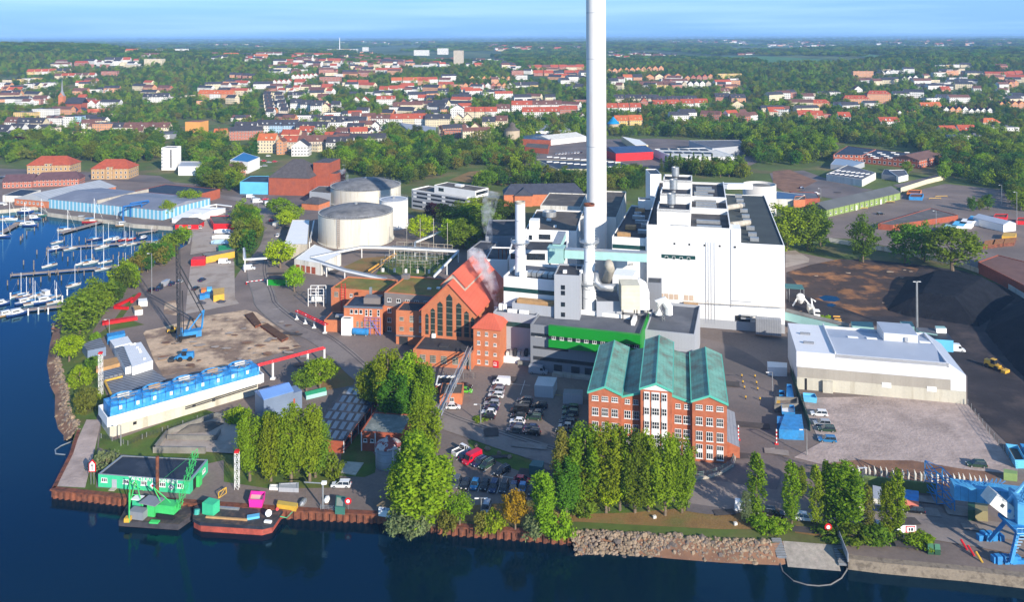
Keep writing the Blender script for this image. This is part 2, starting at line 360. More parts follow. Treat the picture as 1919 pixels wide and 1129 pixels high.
def window(parent,pos,u,w_,h_,cols=3,rows=2,fm=None,gm=None,white_h=0,depth=.12):
 """one window: frame bars and glass in one mesh, facing -v; pos = centre bottom"""
 fm=fm or frame;gm=gm or glass
 key=(round(w_,2),round(h_,2),cols,rows,fm.name,gm.name,white_h)
 if key not in WIN:
  b=MB();fw=.09
  def bx(x0,x1,z0,z1,y,m): b.quad((x0,-y,z0),(x1,-y,z0),(x1,-y,z1),(x0,-y,z1),m);\
   b.quad((x0,0,z1),(x0,-y,z1),(x1,-y,z1),(x1,0,z1),m);b.quad((x1,0,z0),(x1,0,z1),(x1,-y,z1),(x1,-y,z0),m);b.quad((x0,0,z0),(x0,-y,z0),(x0,-y,z1),(x0,0,z1),m)
  bx(-w_/2,w_/2,0,h_,.04,1)
  for x in [-w_/2+fw/2+i*(w_-fw)/cols for i in range(cols+1)]: bx(x-fw/2,x+fw/2,0,h_,depth,0)
  for z in [fw/2+i*(h_-fw)/rows for i in range(rows+1)]: bx(-w_/2,w_/2,z-fw/2,z+fw/2,depth+.01,0)
  bx(-w_/2-.12,w_/2+.12,-.12,-.01,depth+.08,0)
  if white_h: bx(-w_/2,w_/2,h_*.42,h_*.42+white_h,depth+.02,0)
  WIN[key]=b.mesh('window', [fm,gm])
 o=bpy.data.objects.new('window', WIN[key]);COL.objects.link(o);o.parent=parent
 off=UZ(0);p=parent
 while p is not None: off+=p.location;p=p.parent
 o.location=V3(pos)-off;o.rotation_euler=(0,0,math.atan2(u[1],u[0]));return o
def onroof(name,parent,fr,x,y,z,sz,m,rz=None,smooth=False):
 """a box-like part standing on a roof"""
 return part(name,MB().box(fr.p(x,y,z),sz,fr.rz if rz is None else rz),m,parent)
LAND=[]          # (point,phrase) for the labels of repeats
def nth(n): return '%d%s' % (n,'th' if 10<=n % 100<=20 else {1: 'st', 2: 'nd', 3: 'rd'}.get(n % 10,'th'))
WZ=-2.0
grass_n=mat('meadow_ground', (.085,.12,.02),.95,.3,.05,col2=(.16,.13,.05),m2=(.5,.62),s2=.02,fine=.6)
grass_f=mat('far_country', (.045,.085,.02),.95,.35,.012,col2=(.10,.13,.035),m2=(.5,.58),s2=.0021,fine=.06)
asph=mat('yard_asphalt', (.215,.165,.137),.9,.27,.09,col2=(.15,.118,.10),m2=(.46,.6),s2=.045,fine=1.2)
asph2=mat('road_asphalt', (.235,.195,.17),.9,.2,.1,col2=(.175,.145,.13),m2=(.5,.6),s2=.08,fine=1.5)
asph3=mat('dark_wheel_worn_asphalt', (.18,.145,.13),.9,.24,.1,col2=(.11,.095,.09),m2=(.45,.6),s2=.05)
dirt=mat('trampled_building_ground', (.54,.385,.25),.95,.28,.3,col2=(.23,.155,.105),m2=(.46,.58),s2=.09,fine=1.6,bump=.5,bscale=.4)
dirtb=mat('brown_earth', (.24,.125,.07),.95,.22,.15,col2=(.17,.09,.055),m2=(.45,.6),s2=.1,bump=.4,bscale=.6)
sandm=mat('pale_concrete_paving', (.38,.315,.26),.9,.12,.2,col2=(.28,.22,.17),m2=(.5,.65),s2=.12)
gravel=mat('gravel_surface', (.42,.33,.285),.95,.16,.35,col2=(.32,.25,.215),m2=(.46,.6),s2=.09,fine=3.5,bump=.5,bscale=1.2)
lawn=mat('short_lawn', (.075,.125,.014),.95,.3,.2,col2=(.12,.12,.025),m2=(.48,.62),s2=.12)
dryl=mat('dry_brown_grass', (.24,.14,.045),.95,.22,.2,col2=(.13,.12,.03),m2=(.5,.66),s2=.1,bump=.4)
coalg=mat('coal_dust_ground', (.030,.025,.027),.95,.3,.12,col2=(.06,.045,.04),m2=(.48,.62),s2=.06,bump=.5,bscale=.5)
coalo=mat('rust_stained_ground', (.055,.036,.028),.95,.3,.15,col2=(.30,.135,.05),m2=(.50,.64),s2=.09,bump=.6,bscale=.5)
coal=mat('coal', (.011,.012,.0155),.9,.35,.3,col2=(.014,.015,.019),m2=(.45,.6),s2=.25,spec=.1,bump=.8,bscale=1.5)
wm=bpy.data.materials.new('harbour_water');wm.use_nodes=True
_n=wm.node_tree.nodes;_l=wm.node_tree.links;_b=_n['Principled BSDF']
_b.inputs['Base Color'].default_value=(.0002,.0085,.021,1);_b.inputs['Roughness'].default_value=.05;_b.inputs['IOR'].default_value=1.42;_b.inputs['Specular Tint'].default_value=(.30,.72,1.0,1)
_g=_n.new('ShaderNodeNewGeometry');_bp=_n.new('ShaderNodeBump');_bp.inputs['Strength'].default_value=.07;_bp.inputs['Distance'].default_value=.5
_w=_n.new('ShaderNodeTexNoise');_w.inputs['Scale'].default_value=.55;_w.inputs['Detail'].default_value=5;_w.inputs['Roughness'].default_value=.6
_l.new(_g.outputs['Position'],_w.inputs[0]);_l.new(_w.outputs[0],_bp.inputs['Height']);_l.new(_bp.outputs[0],_b.inputs['Normal'])
_df=_n.new('ShaderNodeBsdfDiffuse');_df.inputs[0].default_value=(.0002,.0095,.021,1);_gl=_n.new('ShaderNodeBsdfGlossy');_gl.inputs['Color'].default_value=(.34,.72,1,1);_gl.inputs['Roughness'].default_value=.06;_fr=_n.new('ShaderNodeFresnel');_fr.inputs[0].default_value=1.36;_mm=_n.new('ShaderNodeMixShader')
_l.new(_bp.outputs[0],_gl.inputs['Normal']);_l.new(_bp.outputs[0],_fr.inputs['Normal']);_l.new(_fr.outputs[0],_mm.inputs[0]);_l.new(_df.outputs[0],_mm.inputs[1]);_l.new(_gl.outputs[0],_mm.inputs[2]);_l.new(_mm.outputs[0],_n['Material Output'].inputs[0])
setting('water', MB().poly([(-1800,60,WZ),(1500,60,WZ),(1500,700,WZ),(-1800,700,WZ)]),wm)
quayA=[q5(-400,440),q5(0,505),q5(270,480),q5(335,525),q5(560,555),q5(800,580),q5(940,605),q6(100,625),q6(215,690),(352,458),(335,468),(300,488),(262,508)]
bank=[(222,528),(178,548),(146,566),(122,592),(113,630),zC(470,560),zC(510,740),zC(545,800),zC(548,960),zC(575,1060),zC(625,1120),zI(252,30)]
quayB=[zI(258,110),zI(200,290),zI(68,548)]
quayC=[zI(640,612),zI(1120,650),zJ(395,900),zJ(640,913),zJ(1040,933),zN(1000,518),zN(1500,556),zN(1820,583)]
rocks=[zO(300,520+35),zO(900,620),zO(1300,650),zO(1720,668),zP(110,625),zP(490,655)]
quayD=[zP(600,760),zP(840,790),zP(1480,848),zP(1919,900),(2120,1103)]
near=[P(p) for p in quayA+bank+quayB+quayC+rocks+quayD]
near_pts=near+[V3((700,near[-1].y-20,0)),V3((1500,150,0)),V3((1500,850,0)),V3((-1800,850,0)),V3((-1800,near[0].y+10,0))]
def fillpoly(pts,z,mb,m=0):
 from mathutils.geometry import tessellate_polygon
 vs_=[V3((p[0],p[1],0)) for p in pts]
 for t in tessellate_polygon([vs_]):
  a,b,c=[vs_[i] for i in t]
  if (b-a).cross(c-a).z<0: b,c=c,b
  mb.poly([(q.x,q.y,z) for q in (a,b,c)],m)
 return mb
gm_=MB();fillpoly(near_pts,0,gm_,0)
ys=[845+i*15 for i in range(12)]
while ys[-1]<29500: ys.append(ys[-1]*1.035)
def xrow(y): return [(-1+2*i/90)*max(1500,y*1.1) for i in range(91)]
rows=[[(x,y,ter(x,y)-(.4 if y<850 else 0)) for x in xrow(y)] for y in ys]
for i in range(len(rows)-1):
 for j in range(90): gm_.quad(rows[i][j],rows[i][j+1],rows[i+1][j+1],rows[i+1][j],1 if ys[i]>1500 else 0)
ground=setting('ground', gm_,[grass_n,grass_f])
LAYER=[0]
def sheet(name,pix,m,z=None,world=False):
 LAYER[0]+=1;zz=.02+LAYER[0]*.004 if z is None else z
 pts=pix if world else [P(p) for p in pix]
 return setting(name,fillpoly(pts,zz,MB()),m)
yard=[P(p) for p in [q6(215,690),(352,458),(335,468),(300,488),(262,508),(235,545),(205,575),(175,620),(165,660),(172,700),(185,760),(180,800),zI(330,30),zI(230,300),zI(130,520),zI(640,600),zI(1120,640),zJ(395,890),zJ(640,905),zJ(1040,920),zN(600,470),(1000,960),(1060,880),(1100,900),(1290,925),(1385,942),(1440,960),(1560,990),zP(520,640),zP(605,750),zP(840,785),zP(1480,843),zP(1919,893),(2110,1100),(2150,700),(1919,560),(1480,470),(1210,430),(900,440),(760,400),(620,345),(440,352),(200,330),(0,335),(-120,400),q5(0,500),q5(270,476),q5(335,520),q5(560,550),q5(940,600),q6(100,620)]]
sheet('yard', yard,asph,world=True)
def strip(path,w_,m,name='road', z=None):
 pts=[P(p) if not isinstance(p,Vector) else p for p in path];L=[];Rr=[]
 sm=[]
 for i in range(len(pts)-1):     # Catmull-Rom
  p0,p1,p2,p3=pts[max(i-1,0)],pts[i],pts[i+1],pts[min(i+2,len(pts)-1)]
  for k in range(6):
   t=k/6;sm.append(.5*((2*p1)+(-p0+p2)*t+(2*p0-5*p1+4*p2-p3)*t*t+(-p0+3*p1-3*p2+p3)*t**3))
 sm.append(pts[-1]);mb=MB();LAYER[0]+=1;zz=.02+LAYER[0]*.004 if z is None else z
 for i in range(len(sm)):
  d=sm[min(i+1,len(sm)-1)]-sm[max(i-1,0)];d.z=0;d.normalize();n=V3((-d.y,d.x,0))*(w_/2)
  L.append(sm[i]+n);Rr.append(sm[i]-n)
 for i in range(len(sm)-1): mb.quad((Rr[i].x,Rr[i].y,zz),(Rr[i+1].x,Rr[i+1].y,zz),(L[i+1].x,L[i+1].y,zz),(L[i].x,L[i].y,zz))
 setting(name,mb,m);return sm
sheet('grass', [q6(520,490),q6(640,520),q6(700,560),q6(740,650),q6(720,790),q6(600,880),q6(520,1000),q6(520,800)],lawn)
sheet('grass', [zC(690,470),zC(900,300),zC(1080,60),zC(1140,40),zC(1000,240),zC(1180,300),zC(900,350),zC(760,480)],lawn)
sheet('grass', [zC(600,600),zC(780,500),zC(800,700),zC(880,900),zC(820,960),zC(760,1129),zC(640,1129),zC(600,900)],lawn)
sheet('grass', [zI(300,30),zI(250,110),zI(200,290),zI(68,548),zI(640,612),zI(700,560),zI(400,540),zI(420,30)],lawn)
sheet('path', [zI(330,30),zI(440,30),zI(400,220),zI(320,540),zI(110,530),zI(230,250)],gravel)
sheet('grass', [zI(440,60),zI(520,190),zI(1200,-50),zI(1480,30),zI(1500,300),zI(1240,360),zI(600,290),zI(420,240)],lawn)
sheet('grass', [zJ(0,560),zJ(640,640),zJ(780,640),zJ(700,760),zJ(300,765),zJ(0,720)],lawn)
sheet('grass', [zE(150,800),zE(360,890),zE(330,980),zE(100,1020),zE(-40,900)],dryl)
sheet('grass', [zK(470,585),zK(560,590),zK(960,745),zK(930,850),zK(800,800),zK(490,650)],lawn)
sheet('grass', [zJ(790,440),zJ(900,400),zJ(1010,560),zJ(1000,660),zJ(930,690),zJ(760,680)],lawn)
sheet('grass', [zO(-380,350),zO(150,330),zO(1040,370),zO(1440,420),zO(1700,470),zP(420,560),zP(520,610),zO(1720,560),zO(1300,560),zO(160,500),zO(-60,560),zN(1000,480),zN(600,430)],dryl)
sheet('grass', [zO(-380,350),zO(150,300),zO(1040,350),zO(1040,390),zO(600,430),zO(160,440)],lawn)
sheet('grass', [zP(380,480),zP(700,540),zP(1250,560),zP(1250,640),zP(900,640),zP(540,610),zP(380,560)],lawn)
sheet('grass', [zP(0,455),zP(210,490),zP(200,560),zP(0,540)],lawn)
sheet('ground_dirt_lot', [zD(40,370),zD(60,350),zD(210,320),zD(480,240),zD(870,180),zD(960,200),zD(1250,400),zD(1320,480),zD(980,580),zD(700,640),zD(200,720),zD(130,600)],dirt)
sheet('ground_paved_lot', [q6(215,895),q6(525,868),q6(530,1129),q6(560,1165),q6(180,1240),q6(190,1129)],sandm)
sheet('ground_earth', [zD(205,210),zD(215,120),zD(300,100),zD(330,230)],dirt)
sheet('ground_boatyard', [q6(215,590),q6(350,520),q6(530,520),q6(530,780),q6(330,800),q6(215,820),q6(230,690)],sandm)
sheet('ground_gravel_lot', [zM(500,160),zM(1100,150),zM(1560,205),zM(1885,620),zM(1870,650),zM(1500,620),zM(1200,570),zM(850,565),zM(620,590),zM(440,545),zM(610,450),zM(540,300)],gravel)
sheet('ground_earth', [zM(850,560),zM(1200,565),zM(1500,615),zM(1790,650),zM(1600,730),zM(1400,730),zM(820,690),zM(640,640),zM(640,585)],dirtb)
sheet('ground_coal_yard', [zH(290,60),zH(600,20),zH(1000,60),zH(1290,100),zH(1700,260),(2150,700),(2150,860),zM(1919,560),zM(1560,200),zH(1320,800),zH(1190,640),zH(1000,500),zH(120,400),zH(120,110)],coalg)
sheet('ground_stained', [zH(120,110),zH(280,60),zH(480,20),zH(1000,80),zH(880,250),zH(780,340),zH(890,400),zH(640,400),zH(450,330),zH(260,270),zH(200,200)],coalo)
sheet('ground_concrete', [zG(1100,270),zG(1170,262),zG(1270,320),zG(1265,345),zG(1100,385)],sandm)
puddle=mat('puddle_water', (.01,.04,.10),.04,.05)
sheet('water_puddle', [zH(330,275),zH(380,262),zH(450,270),zH(480,290),zH(440,305),zH(370,300)],wm)
sheet('water_puddle', [zH(385,322),zH(420,315),zH(452,325),zH(430,338),zH(395,336)],wm)
sheet('ground_parking', [zB(10,395),zB(250,375),zB(430,440),zB(660,500),zB(740,510),zB(480,580),zB(370,560),zB(40,470)],asph3)
sheet('ground_yard', [zB(330,730),zB(420,700),zB(950,540),zB(1250,470),zB(1750,520),zB(1850,560),(2050,420),(2150,560),(1919,560),zB(1380,1040),zB(1100,970),zB(600,860),zB(380,850)],asph)
sheet('road', [zB(880,480),zB(1190,405),zB(1250,410),zB(1230,440),zB(935,505)],asph3)
sheet('ground_lot', [zA(1085,230),zA(1204,220),zA(1400,300),zA(1204,400),zA(1090,330)],dirtb)
sheet('ground_embankment', [(880,322),(960,316),(1010,318),(1080,335),(1075,360),(1000,350),(900,345),(840,338)],dryl)
sheet('ground_lot', [q8(460,130),q8(650,85),q8(900,60),q8(900,130),q8(540,150)],asph3)
sheet('ground_lot', [zA(110,175),zA(245,135),zA(300,160),zA(180,225)],sandm)
sheet('ground_lot', [(430,368),(560,345),(620,372),(600,398),(540,410),(480,392)],asph3)
sheet('ground_lot', [(0,316),(110,320),(300,330),(330,345),(200,338),(0,345)],asph3)
sheet('ground_field', [zE(270,80),zE(400,20),zE(620,0),zE(450,130),zE(240,100)],dryl)
roadA=strip([(300,352),(404,368),(452,375),q6(700,490),q6(790,600),q6(775,740),q6(705,850),q6(690,950),q6(735,1100),zD(1060,150),zD(1260,310),(600,634),(640,664),(682,702),(740,742),zK(280,430),zK(560,530),zK(800,612),zK(1060,690),(1120,878),(1210,908),(1300,922)],8.5,asph2)
roadB=strip([(1260,640),(1345,660),(1400,700),(1412,780),(1408,860),(1385,915),(1340,930),(1290,925)],15,asph3)
roadC=strip([(1250,915),(1330,925),(1440,943),(1560,955),(1680,975),(1800,995),(1919,1015),(2080,1040)],11,asph2)
railm=mat('rail_groove', (.03,.028,.028),.7,.1)
def offset_path(sm,off,a=0,b=None):
 out=[]
 for i in range(a,(b or len(sm))):
  d=sm[min(i+1,len(sm)-1)]-sm[max(i-1,0)];d.z=0;d.normalize();out.append(sm[i]+V3((-d.y,d.x,0))*off)
 return out
for off in (2.4,3.5): 
 pts=offset_path(roadA,off,34)
 mb=MB();LAYER[0]+=1;zz=.02+LAYER[0]*.004
 for a,b in zip(pts[:-1],pts[1:]):
  d=(b-a).normalized();n=V3((-d.y,d.x,0))*.13;mb.quad(*[(q.x,q.y,zz) for q in (a-n,b-n,b+n,a+n)])
 setting('road_rail', mb,railm)
for s_,m_ in ((4.3,'kerb'),(-4.3,'kerb')):
 mb=MB();pts=offset_path(roadA,s_,12,60)
 for a,b in zip(pts[:-1],pts[1:]):
  d=(b-a).normalized();n=V3((-d.y,d.x,0))*.18;mb.prism([a-n,b-n,b+n,a+n],0,.14)
 setting('kerb', mb,darkconc)
line=mat('road_paint', (.62,.60,.56),.7,.1)
for k,(a,b) in enumerate([(zK(335,965),zK(352,925)),(zK(403,970),zK(425,905)),(zK(475,978),zK(500,905)),(zK(547,985),zK(572,920)),(zK(620,990),zK(645,925)),(zK(692,998),zK(716,920)),(zK(385,745),zK(450,695)),(zK(540,805),zK(580,770)),(zK(590,835),zK(670,778)),(zK(648,858),zK(680,835)),(zK(730,868),zK(800,815)),(zK(727,870),zK(815,880)),(zK(780,165),zK(945,180)),(zK(870,250),zK(905,140)),(zK(1125,250),zK(1190,256)),(zM(90,343),zM(178,347)),(zM(275,490),zM(320,490)),(zD(1098,178),zD(1155,170)),(q6(675,880),q6(718,880))]):
 a,b=P(a),P(b);d=(b-a).normalized();n=V3((-d.y,d.x,0))*.08
 LAYER[0]+=1;zz=.02+LAYER[0]*.004
 setting('road_marking', MB().quad(*[(q.x,q.y,zz) for q in (a-n,b-n,b+n,a+n)]),line if k!=14 else yellowp)
def wallrun(name,pts,m,z0=WZ-1.5,z1=.15,th=.9,wave=None,lab=None,cat='wall'):
 mb=MB();pts=[P(p) if not isinstance(p,Vector) else p for p in pts]
 for i in range(len(pts)-1):
  a,b=pts[i],pts[i+1];L=(b-a).length;d=(b-a)/L;n=V3((-d.y,d.x,0))      # n points inland
  if wave:
   k=max(1,int(L/wave));st=L/k
   for j in range(k):
    p=a+d*(j*st);q=[0,.30,.5,.8,1.0];o=[0,0,-.45,-.45,0]
    for c in range(4):
     u0=p+d*(q[c]*st)+n*o[c];u1=p+d*(q[c+1]*st)+n*o[c+1]
     mb.quad((u0.x,u0.y,z0),(u1.x,u1.y,z0),(u1.x,u1.y,z1-.1),(u0.x,u0.y,z1-.1))
  e=n*th;f=-n*(.55 if wave else 0)
  A,B=a+f,b+f
  mb.quad((A.x,A.y,z1),(B.x,B.y,z1),(b.x+e.x,b.y+e.y,z1),(a.x+e.x,a.y+e.y,z1))
  mb.quad((A.x,A.y,z1-.35),(B.x,B.y,z1-.35),(B.x,B.y,z1),(A.x,A.y,z1))
  if not wave: mb.quad((a.x,a.y,z0),(b.x,b.y,z0),(b.x,b.y,z1-.35),(a.x,a.y,z1-.35))
  mb.quad((a.x+e.x,a.y+e.y,z1),(b.x+e.x,b.y+e.y,z1),(b.x+e.x,b.y+e.y,-.3),(a.x+e.x,a.y+e.y,-.3))
 return solo(name,lab,cat,mb,m)
wallrun('quay_wall', quayA[:10],conc,lab='grey concrete quay edge of the marina in front of the long blue hall')
wallrun('quay_wall', [quayB[0],quayB[1],quayB[2]],rust,wave=None,lab='straight rusty quay edge on the west side of the gravel point')
wallrun('sheet_pile_wall', [quayB[2]]+quayC[:3],rust,wave=1.5,lab='corrugated rust brown sheet pile wall below the mint green building')
wallrun('sheet_pile_wall', quayC[2:5],rust,wave=1.5,lab='rusty sheet pile wall by the davit and the small landing, with a ladder')
wallrun('sheet_pile_wall', quayC[4:],rust,wave=1.5,lab='dark red sheet pile wall below the bushes and the yellow tree')
wallrun('quay_wall', quayD,mat('quay_stone', (.25,.20,.145),.9,.25,.5,col2=(.12,.095,.07),s2=.5),th=1.6,lab='pale stone quay edge running up to the blue harbour crane')
def bankrun(pts,out,m,name='ground_bank', zt=.01):
 mb=MB();pts=[P(p) for p in pts]
 for i in range(len(pts)-1):
  def nn(j):
   d=pts[min(j+1,len(pts)-1)]-pts[max(j-1,0)];d.normalize();return V3((d.y,-d.x,0))
  a,b=pts[i],pts[i+1];A,B=a+nn(i)*out,b+nn(i+1)*out
  mb.quad((A.x,A.y,WZ-1.6),(B.x,B.y,WZ-1.6),(b.x,b.y,zt),(a.x,a.y,zt))
 setting(name,mb,m)
bankrun(bank+quayB[:1],5.5,dirtb);bankrun([quayC[-1]]+rocks,7,dirtb);bankrun(quayA[9:]+bank[:1],5,dirtb)
stone=mat('shore_stones', (.24,.175,.11),.9,.3,.5,col2=(.24,.18,.13),m2=(.45,.6),s2=.45,rvar=0)
def ico(mb,c,r,m=0):
 t=(1+5**.5)/2;vs0=[(-1,t,0),(1,t,0),(-1,-t,0),(1,-t,0),(0,-1,t),(0,1,t),(0,-1,-t),(0,1,-t),(t,0,-1),(t,0,1),(-t,0,-1),(-t,0,1)]
 fs=[(0,11,5),(0,5,1),(0,1,7),(0,7,10),(0,10,11),(1,5,9),(5,11,4),(11,10,2),(10,7,6),(7,1,8),(3,9,4),(3,4,2),(3,2,6),(3,6,8),(3,8,9),(4,9,5),(2,4,11),(6,2,10),(8,6,7),(9,8,1)]
 i=len(mb.v);a=rnd.random()*6.28;sx,sy,sz=[rnd.uniform(.75,1.25) for _ in range(3)]
 for v in vs0:
  k=r/1.9*rnd.uniform(.85,1.15);x,y=v[0]*math.cos(a)-v[1]*math.sin(a),v[0]*math.sin(a)+v[1]*math.cos(a)
  mb.v.append((c[0]+x*k*sx,c[1]+y*k*sy,c[2]+v[2]*k*sz*.8))
 for f in fs: mb.f.append(tuple(i+q for q in f));mb.m.append(m);mb.u.append(None)
def stones(pts,out,dens,r0,r1,mt,name,lab):
 mb=MB();pts=[P(p) for p in pts]
 for i in range(len(pts)-1):
  a,b=pts[i],pts[i+1];L=(b-a).length;d=(b-a)/L;n=V3((d.y,-d.x,0))
  for _ in range(int(L*dens)):
   s_,t_=rnd.random(),rnd.uniform(-.16,.86);q=a+d*(L*s_)+n*(out*t_);z=-(3.6)*max(0,t_)
   r_=rnd.uniform(r0,r1)*(1 if rnd.random()<.93 else 1.7);ico(mb,(q.x,q.y,z),r_,0 if rnd.random()<.6 else (1 if rnd.random()<.6 else 2))
 return solo(name,lab,'rocks', mb,mt,kind='stuff')
st2=mat('shore_stones_tan', (.28,.20,.13),.9,.25,.5);st3=mat('shore_stones_grey', (.15,.12,.10),.9,.3,.5)
stones([quayC[-1],zO(300,590),zO(900,615),zO(1300,650),zO(1700,665)],6,44,.18,.46,[stone,st2,st3],'shore_rocks', 'pale boulders heaped along the shore between the sheet piles and the small slipway')
stones([zC(455,560)]+bank[5:]+quayB[:1],4.2,20,.2,.5,[stone,st2,st3],'shore_rocks', 'tan stones along the bank west of the cooling tower')
def inside(p,poly):
 c=False;j=len(poly)-1
 for i in range(len(poly)):
  if (poly[i][1]>p[1])!=(poly[j][1]>p[1]) and p[0]<(poly[j][0]-poly[i][0])*(p[1]-poly[i][1])/(poly[j][1]-poly[i][1])+poly[i][0]: c=not c
  j=i
 return c
def edist(p,poly):
 best=1e9
 for i in range(len(poly)):
  ax,ay=poly[i-1][0],poly[i-1][1];bx,by=poly[i][0],poly[i][1];dx,dy=bx-ax,by-ay
  t=max(0,min(1,((p[0]-ax)*dx+(p[1]-ay)*dy)/(dx*dx+dy*dy+1e-9)));best=min(best,math.hypot(p[0]-ax-t*dx,p[1]-ay-t*dy))
 return best
from mathutils import noise as mnoise
def heap(name,lab,poly,mh,slope,m,step=1.5,rough=.5,cat='heap', kind=None):
 xs=[p[0] for p in poly];ys_=[p[1] for p in poly];x0,y0=min(xs),min(ys_);nx,ny=int((max(xs)-x0)/step)+2,int((max(ys_)-y0)/step)+2
 mb=MB();idx={}
 def hh(i,j):
  p=(x0+i*step,y0+j*step)
  if not inside(p,poly): return p,-.3
  d=edist(p,poly);nn_=mnoise.noise(V3((p[0]*.06,p[1]*.06,3)))*2.2+mnoise.noise(V3((p[0]*.3,p[1]*.3,1)))*rough
  z=min(mh+nn_*.35,d*slope+nn_*.2*min(1,d/4));return p,max(z,-.3)
 for i in range(nx):
  for j in range(ny):
   p,z=hh(i,j);idx[i,j]=len(mb.v);mb.v.append((p[0],p[1],z))
 for i in range(nx-1):
  for j in range(ny-1):
   q=(idx[i,j],idx[i+1,j],idx[i+1,j+1],idx[i,j+1])
   if any(mb.v[k][2]>-.29 for k in q): mb.f.append(q);mb.m.append(0);mb.u.append(None)
 return solo(name,lab,cat,mb,m)
heap('coal_heap', 'big black coal heap with a sharp ridge behind the tall light mast', [P(p) for p in [(1661,582),(1700,594),(1760,602),(1838,614),(1905,560),(1880,540),(1760,520),(1700,525)]],6.8,.6,coal)
heap('coal_heap', 'second black coal heap running out of the picture beside the yellow wheel loader', [P(p) for p in [(1845,622),(1860,590),(1920,560),(2100,580),(2200,760),(1985,770),(1900,690)]],8.5,.7,coal)
heap('gravel_heap', 'small dark spoil heap on the paved lot beside the yellow cabin', [P(p) for p in [zD(455,132),zD(500,98),zD(560,120),zD(540,138)]],1.4,.6,mat('dark_gravel', (.06,.06,.07),.9,.3,.6),step=.6,rough=.2)
heap('gravel_heap', 'long flat dark spoil heap on the paved lot', [P(p) for p in [zD(620,115),zD(660,98),zD(720,105),zD(700,125),zD(650,130)]],.9,.5,MATS['dark_gravel'],step=.6,rough=.2)
def hgt(base,ytop): return HT(P(base),ytop)
def wins(t,fr,xs,zs,w_,h_,cols=2,rows=2,y=0,fm=None,gm=None,white_h=0):
 for z in zs:
  for x in xs: window(t,fr.p(x,y,z),fr.u,w_,h_,cols,rows,fm,gm,white_h)
def face(name,parent,fr,x0,x1,z0,z1,m,y=-.05,th=.12):
 """a raised rectangle on the front wall"""
 q=MB();A,B=fr.p(x0,y-th),fr.p(x1,y-th);C,D=fr.p(x1,y),fr.p(x0,y);q.prism([A,B,C,D],z0,z1,bot=True);return part(name,q,m,parent)
def side(fr,which):
 return Fr(fr.p(fr.w,0),fr.p(fr.w,fr.d),fr.h,fr.w) if which == 'r' else Fr(fr.p(0,fr.d),fr.p(0,0),fr.h,fr.w)
fr=Fr(zL(315,435),zL(1290,520),14.8,31)
t=thing('brick_office_building', 'four storey red brick office with five green copper roofs behind the tall poplars', 'office building', fr.c())
X=[0]+[fr.xpix(zL(a,b))[0] for a,b in ((545,450),(682,445),(902,470),(1045,490))]+[fr.w]
prof=[(X[0],X[1],0,[(0,14.8),(.5,16.5),(1,14.8)]),(X[1],X[2],1.2,[(0,13.9),(1,15.3)]),(X[2],X[3],-.9,[(0,17.2),(.5,18.8),(1,17.2)]),
  (X[3],X[4],1.2,[(0,15.3),(1,13.9)]),(X[4],X[5],0,[(0,14.8),(.5,16.5),(1,14.8)])]
